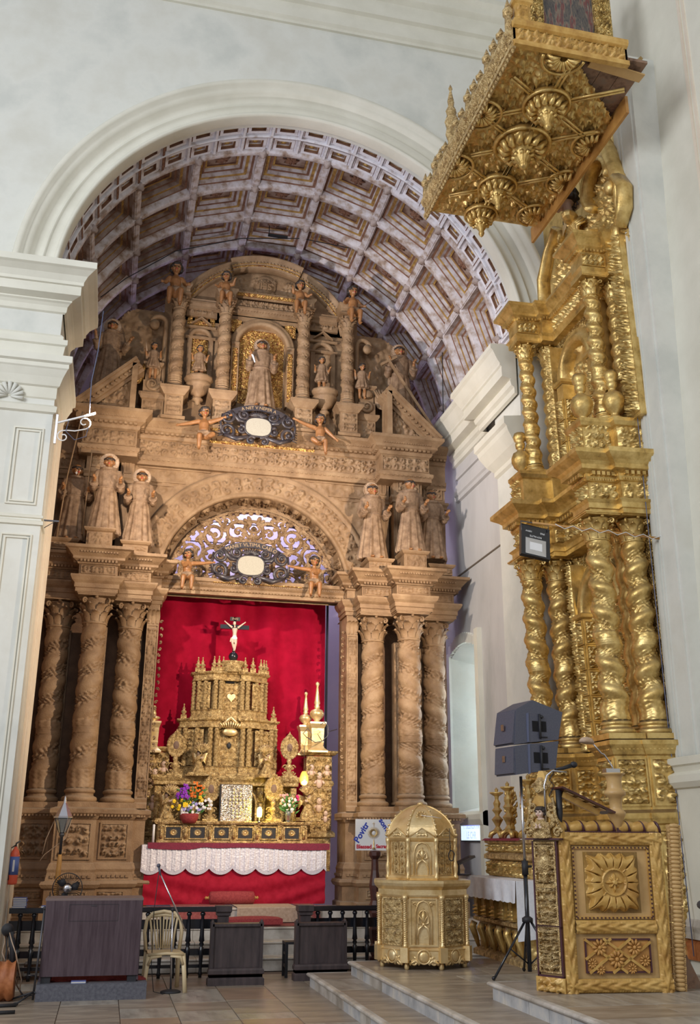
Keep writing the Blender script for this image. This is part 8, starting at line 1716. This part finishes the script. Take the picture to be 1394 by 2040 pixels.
for k in range(14): a_ = 2 * pi * k / 14; cb.ball((-sw / 2 + .12 * cos(a_), -.03, H_ + .10 + .07 * sin(a_)), (.03, .025, .03), 0, 7, 4)
cb.lathe([(.05, .40), (.06, .43), (.04, .46), (.055, .50), (.02, .54)], 12, (-sw / 2, -.03, H_ - .055)); sidept(cb).build('bracket_scrolls', 'gold_aged', pb)
hm = MB(); pt = []; head(hm, pt, (0, 0, .22), .052, turn=-.2); hm.tube([(0, .02, .0), (0, .01, .1), (0, .0, .17)], [.10, .07, .035], 12); pt.append((1, (0, -.01, .17), .03))
for s in (-1, 1): hm.tube([(s * .06, 0, .12), (s * .08, -.05, .05), (s * .01, -.09, .09)], [.028, .024, .014], 8); hand(hm, pt, Vector((s * .012, -.09, .09)), Vector((0, -.02, .1)), s, .035, side=-s)
me = fuse(hm, .006, ['gold_aged', 'skin_pale', 'hair', 'eye', 'red_ink'], pt, 'praying_figure'); p_ = M @ Vector((-sw / 2, -.06, H_ - .05)); o_ = link('praying_figure', me, pb, p_, radians(-52) + .3)
# small reading desk hinged on the corner, turned candle post with lamp
rd = empty('reading_desk', (4.03, 8.78, 2.16), 'slanted dark-edged reading desk fixed to the pulpit corner', 'lectern', -.10)
b = MB(); b.bar((.0, 0, .02), (.50, .02, -.20), .30, .018); b.build('sloping_board', 'mahogany', rd)
b = MB(); b.bar((.05, .0, -.04), (.40, .02, -.20), .05, .05); b.build('support_beam', 'honey', rd)
for k in range(4): b = MB(); b.box(-.03, .03, -.1, .1, -.006, 0); o_ = b.build('cleat', 'honey_plain', rd, (.10 + .10 * k, .0, -.035 - .044 * k)); o_.rotation_euler = (0, .41, 0)
b = MB(); b.tube([(.0, .0, -.4), (.02, 0, -.2), (.02, .0, .0)], [.02, .03, .03], 8); b.build('bracket', 'black_matte', rd)
b = MB(); b.bar((.02, .05, -.40), (.02, .05, .0), .05, .05); b.build('upright', 'honey', rd)
cp = empty('candle_post', (4.60, 8.74, PZ + H_ - .02), 'turned honey-coloured wooden post with a small desk lamp on the pulpit rail', 'post')
b = MB(); b.lathe([(.03, -.0), (.03, .06), (.045, .08), (.055, .12), (.075, .16), (.085, .18), (.085, .20), (.06, .22), (.055, .24), (.062, .33), (.095, .35), (.100, .38), (.075, .40), (.068, .42), (.070, .50), (.085, .53), (.105, .54), (.105, .55), (.001, .552)], 24); b.build('turned_shaft', 'honey_plain', cp)
b = MB(); b.box(-.02, .02, -.03, .0, -.06, .06); b.build('peg', 'plum_paint', cp)
b = MB(); b.box(-.09, .05, -.04, .04, .552, .59); b.build('switch_box', 'metal', cp); b = MB(); b.tube([(.0, 0, .59), (-.01, 0, .62), (-.08, 0, .72), (-.11, 0, .73), (-.20, 0, .83)], .007, 6); b.build('lamp_arm', 'metal', cp)
b = MB(); b.lathe([(.07, -.02), (.07, 0), (.05, .025), (.001, .04)], 18, M=Matrix.Translation((-.25, 0, .84)) @ Matrix.Rotation(.15, 4, 'Y')); b.build('lamp_head', 'halo', cp)
ms = empty('gooseneck_microphone', (3.93, 8.82, 2.15), 'black microphone on a silver gooseneck rising above the pulpit corner', 'microphone')
b = MB(); b.tube([(.0, 0, -.3), (0, 0, .05), (.03, 0, .14), (.09, 0, .185), (.16, 0, .18), (.23, 0, .175)], .010, 8); b.build('gooseneck', 'metal', ms); b = MB(); b.tube([(.12, 0, .20), (.20, 0, .21), (.28, 0, .235)], [.010, .017, .02], 10); b.ball((.31, 0, .245), (.036, .03, .03)); b.build('microphone', 'black_matte', ms)
b = MB(); b.tube([(.12, 0, .2), (.06, .01, .1), (.10, .0, .05), (.05, .0, -.03), (.02, 0, -.15)], .005, 5); b.build('cable', 'black_matte', ms)
# broken gilded board leaning against the pulpit's right side
b = MB(); n = 40
for i in range(n): z = 1.42 * i / n; w_ = .020 + .006 * (i % 2); b.box(-.06, .06, -w_, w_, z, z + 1.42 / n * (.8 if i % 2 else 1)); b.ball((-.0, -.025, z + .02), (.055, .022, .022), 0, 7, 4)
bb = b.build('gilded_board', 'honey_plain'); bb.location = (5.075, 8.72, .45); bb.rotation_euler = (0, .055, -.2); tag(bb, 'tall worn gilded board standing against the right edge of the pulpit', 'board')
b = MB(); b.prism([(0, 0), (.16, 0), (.17, .05), (.06, .28), (0, .30)], -.01, .01); o = b.build('wooden_wedge', 'plank_old'); o.location = (5.19, 8.85, .45); tag(o, 'rough brown wooden wedge on the floor behind the gilded board', 'wedge')
# ================================================================= SPEAKER ON TRIPOD
sp = empty('speaker_tripod', (4.615, 11.0, .30), 'silver and black tripod stand carrying the two loudspeakers', 'stand')
b = MB(); b.tube([(0, 0, 1.0), (0, 0, 2.12)], .017, 12); b.build('upper_pole', 'metal', sp); b = MB(); b.tube([(0, 0, .06), (0, 0, 1.12)], .024, 12); b.build('lower_pole', 'black_paint', sp)
b = MB(); b.tube([(0, 0, 1.05), (0, 0, 1.2)], .036, 12); b.tube([(0, 0, 1.14), (.08, 0, 1.14)], .014, 8); b.build('collar', 'black_matte', sp); b = MB(); b.lathe([(.06, .56), (.06, .60), (.03, .62)], 12); b.build('hub', 'black_matte', sp)
for a_ in (radians(200), radians(320), radians(80)):
    f_ = Vector((.52 * cos(a_), .52 * sin(a_), .01)); 
    if a_ > 5: f_ = Vector((.36, -.10, .01))
    if a_ < 2: f_ = Vector((.14, .5, .01))
    b = MB(); b.tube([(.03 * cos(a_), .03 * sin(a_), .58), f_], .014, 8); b.ball(f_ + Vector((0, 0, .015)), .022); b.build('leg', 'black_paint', sp)
    b = MB(); b.tube([(.02 * cos(a_), .02 * sin(a_), .14), Vector((0, 0, .58)).lerp(f_, .5)], .008, 6); b.build('brace', 'black_paint', sp)
def speaker(z0, label, top=False):
    o = empty('loudspeaker', (4.66, 11.0, z0), label, 'speaker', radians(10), 'loudspeakers on the tripod'); w0, w1, d = .22, .22, .42; h = .36
    sl = .04 if top else .0; b = MB()
    # wedge body: grille face towards -x/left, side with pockets towards the camera
    poly = [(-.26, .0), (.36, .08 if not top else .08), (.39, .40 + sl) if False else (.37, .40), (-.02 if top else -.12, .44 if top else .36), (-.24, .36)]
    poly = [(-.24, .02), (.30, .10), (.36, .42), (-.06, .37), (-.24, .34)] if not top else [(-.24, .0), (-.06, .03), (.36, .08), (.44, .40), (.03, .52), (-.20, .40)]
    b.prism(poly, -.20, .22); b.build('cabinet', 'speaker_grey', o)
    b = MB(); g0 = poly[0]; g1 = poly[-1]; b.prism([(g0[0] - .03, g0[1] + .02), (g0[0] + .02, g0[1] + .01), (g1[0] + .02, g1[1] - .01), (g1[0] - .01, g1[1] - .02)], -.19, .21); b.build('grille', 'speaker_grey', o)
    b = MB(); b.prism([(-.07, .035), (-.045, .04), (-.035, .37), (-.065, .36)], -.206, -.19); b.build('side_strip', 'speaker_blue', o)
    for x in (.05, .16): b = MB(); zc = .22; b.box(x - .04, x + .04, -.204, -.19, zc - .06, zc + .06); b.build('handle_pocket', 'black_gap', o)
    b = MB(); b.tube([(.105, -.212, .08), (.105, -.215, .2), (.11, -.212, .36)], .014, 6); b.tube([(.12, -.212, .10), (.20, -.212, .10)], .008, 5); b.ball((.14, -.21, .33), .02); b.build('rigging_rail', 'black_matte', o)
    b = MB(); b.box(g0[0] - .032, g0[0] - .028, -.03, .03, .17, .24); b.build('badge', 'metal', o)
speaker(2.40, 'lower blue-grey loudspeaker of the pair on the tripod'); speaker(2.755, 'upper tilted blue-grey loudspeaker of the pair on the tripod', True)
# ================================================================= FLOODLIGHT ON A POLE
a_, b_ = PY(1062, 1044, 10.8), PY(1372, 1080, 10.8)
a_ = Vector((4.84, 10.8, 5.46)); b_ = Vector((6.98, 10.8, 5.37)); fl0 = empty('floodlight', (a_.x, a_.y, a_.z), 'black LED floodlight hanging from a reddish pole in front of the side altarpiece', 'lamp')
b = MB(); b.tube([(0, 0, 0), b_ - a_], .017, 8); b.build('pole', 'ochre_wood', fl0)
b = MB(); b.tube([(.3 + .12 * k, -.02, .0 - .05 * (k % 2) - .004 * k) for k in range(15)], .005, 5); b.tube([(1.85, -.02, -.05), (1.82, -.03, -.25), (1.95, -.03, -.36), (2.08, -.02, -.25), (2.02, -.02, -.1)], .005, 5); b.build('white_cable', 'white_paint', fl0)
b = MB(); b.tube([(-.13, 0, -.24), (-.15, 0, .01), (.22, 0, -.02), (.20, 0, -.1)], .010, 6, flat=.5); b.build('yoke', 'metal_dark', fl0)
Mf = Matrix.Translation((.02, -.03, -.25)) @ Matrix.Rotation(radians(9), 4, 'Y') @ Matrix.Rotation(radians(-14), 4, 'X')
def fxf(b):
    for i in range(len(b.v)): p = Mf @ Vector(b.v[i]); b.v[i] = (p.x, p.y, p.z)
    return b
b = MB(); b.box(-.19, .19, 0, .06, -.22, .22); fxf(b).build('housing', 'black_paint', fl0)
b = MB(); b.add([(-.13, -.002, -.19), (.13, -.002, -.19), (.13, -.002, .02), (-.13, -.002, .02), (-.08, .03, -.14), (.08, .03, -.14), (.08, .03, -.03), (-.08, .03, -.03)], [(0, 1, 5, 4), (1, 2, 6, 5), (2, 3, 7, 6), (3, 0, 4, 7)]); b.box(-.14, .14, -.004, -.001, -.2, -.19); fxf(b)
b = MB(); b.add([(-.135, -.004, -.20), (.135, -.004, -.20), (.135, -.004, .03), (-.135, -.004, .03), (-.08, -.010, -.14), (.08, -.010, -.14), (.08, -.010, -.03), (-.08, -.010, -.03)], [(0, 1, 5, 4), (1, 2, 6, 5), (2, 3, 7, 6), (3, 0, 4, 7)]); fxf(b).build('reflector', 'metal', fl0)
b = MB(); b.box(-.08, .08, -.012, -.009, -.14, -.03); fxf(b).build('led_panel', 'white_paint', fl0)
for (t_, x, z, s_) in (('ROYALITE', 0, .065, .035), ('IP65', .09, .13, .035), ('100W', -.09, .13, .035)):
    text('lettering', t_, s_, 'white_paint', fl0, Mf @ Matrix.Translation((x, -.002, z)) @ Matrix.Rotation(pi, 4, 'Y'), .001)
b = MB(); b.lathe([(.07, 0), (.07, -.03), (.05, -.07), (.001, -.08)], 14, M=Matrix.Rotation(pi / 2, 4, 'Y')); o = b.build('wall_lamp', 'glass_pane'); o.location = (6.84, 10.86, 5.75); tag(o, 'small clear round fitting on the white pilaster beside the altarpiece', 'lamp')
# ================================================================= RIGHT WALL DETAILS
b = MB(); b.mould([(0, 2.30), (.05, 2.32), (.09, 2.38), (.09, 2.46), (.03, 2.50), (.05, 2.56), (.08, 2.58), (.08, 2.66), (0, 2.68)], [(6.9, 11.16), (6.61, 11.16), (6.61, 3)]); struct(b.build('trim_17', 'plaster_cream'))
b = MB()
for k, w_ in enumerate((.0, .10)): 
    for (y0, y1, z0, z1) in ((8.0, 9.40, 2.85 + w_, 2.90 + w_), (9.35 - w_, 9.40 - w_, 2.85 + w_, 18)): b.box(NX - .02, NX, y0, y1, z0, z1)
struct(b.build('trim_18', 'plaster_warm'))
b = MB(); b.mould([(0, .45), (.05, .45), (.05, .62), (.02, .64), (0, .66)], [(6.60, 11.12), (6.60, 3)]); struct(b.build('baseboard_right', 'brown_cloth'))
b = MB(); b.mould([(0, .66), (.05, .67), (.04, .74), (.05, .80), (.02, .86), (0, .88)], [(6.60, 11.12), (6.60, 3)]); struct(b.build('trim_19', 'marble_step'))
b = MB(); b.tube([(6.52, 10.6, 1.05), (6.5, 10.2, .95), (6.5, 9.4, .93), (6.5, 8, .95)], .045, 10); o = b.build('black_pipe', 'speaker_grey'); tag(o, 'thick dark cable pipe running along the foot of the right wall', 'pipe')
cw = PX(1386, 1403, NX - .02); o = empty('wall_cross', (NX - .01, cw.y, cw.z), 'gilded consecration cross on a blue disc with a rope border on the right wall', 'cross', -pi / 2)
b = MB(); b.ball((0, 0, 0), (.17, .012, .26), 0, 24, 8); b.build('blue_disc', 'bluish_panel', o); b = MB(); b.tube([(.185 * cos(t), -.01, .28 * sin(t)) for t in [2 * pi * i / 40 for i in range(41)]], [.018 + .005 * (i % 2) for i in range(41)], 6); b.build('rope_border', 'white_cloth', o)
b = MB(); b.bar((0, -.02, -.2), (0, -.02, .2), .05, .02); b.bar((-.12, -.02, 0), (.12, -.02, 0), .05, .02)
for (x, z) in ((0, .2), (0, -.2), (.12, 0), (-.12, 0)): b.ball((x, -.02, z), (.045, .015, .05), 0, 10, 6)
b.build('cross', 'honey', o)
b = MB(); b.tube([(6.46, 10.86, 8.0), (6.50, 10.92, 6.0), (6.56, 11.0, 4.2), (6.60, 11.05, 3.0), (6.58, 10.98, 2.2), (6.50, 10.8, .5)], .006, 5); o = b.build('loose_cable', 'speaker_blue'); tag(o, 'thin dark cable running down the pilaster to the gilded board', 'cable')
# cable strung under the vault with a small black fitting
pts = [PX(940, 760, 5.9), PY(880, 640, 17.4), PY(790, 540, 17.3), PY(700, 495, 17.2), PY(600, 475, 17.2), PY(480, 475, 17.2), PY(350, 500, 17.3), PY(250, 555, 17.4), PY(190, 600, 17.5)]
pts[0] = Vector((5.95, 17.3, 9.7)); b = MB(); sm_ = []
for i in range(len(pts) - 1):
    for k in range(6): sm_.append(pts[i].lerp(pts[i + 1], k / 6))
b.tube(sm_, .010, 5); o = b.build('vault_cable', 'black_matte'); tag(o, 'long black cable strung across the vault above the retable', 'cable')
p_ = PY(555, 472, 17.15); q = MB(); q.box(p_.x - .22, p_.x + .18, 17.1, 17.16, p_.z - .02, p_.z + .02); q.tube([(p_.x - .2, 17.13, p_.z), (p_.x - .2, 17.13, p_.z + .22)], .01, 5); q.build('fitting', 'black_matte', o)
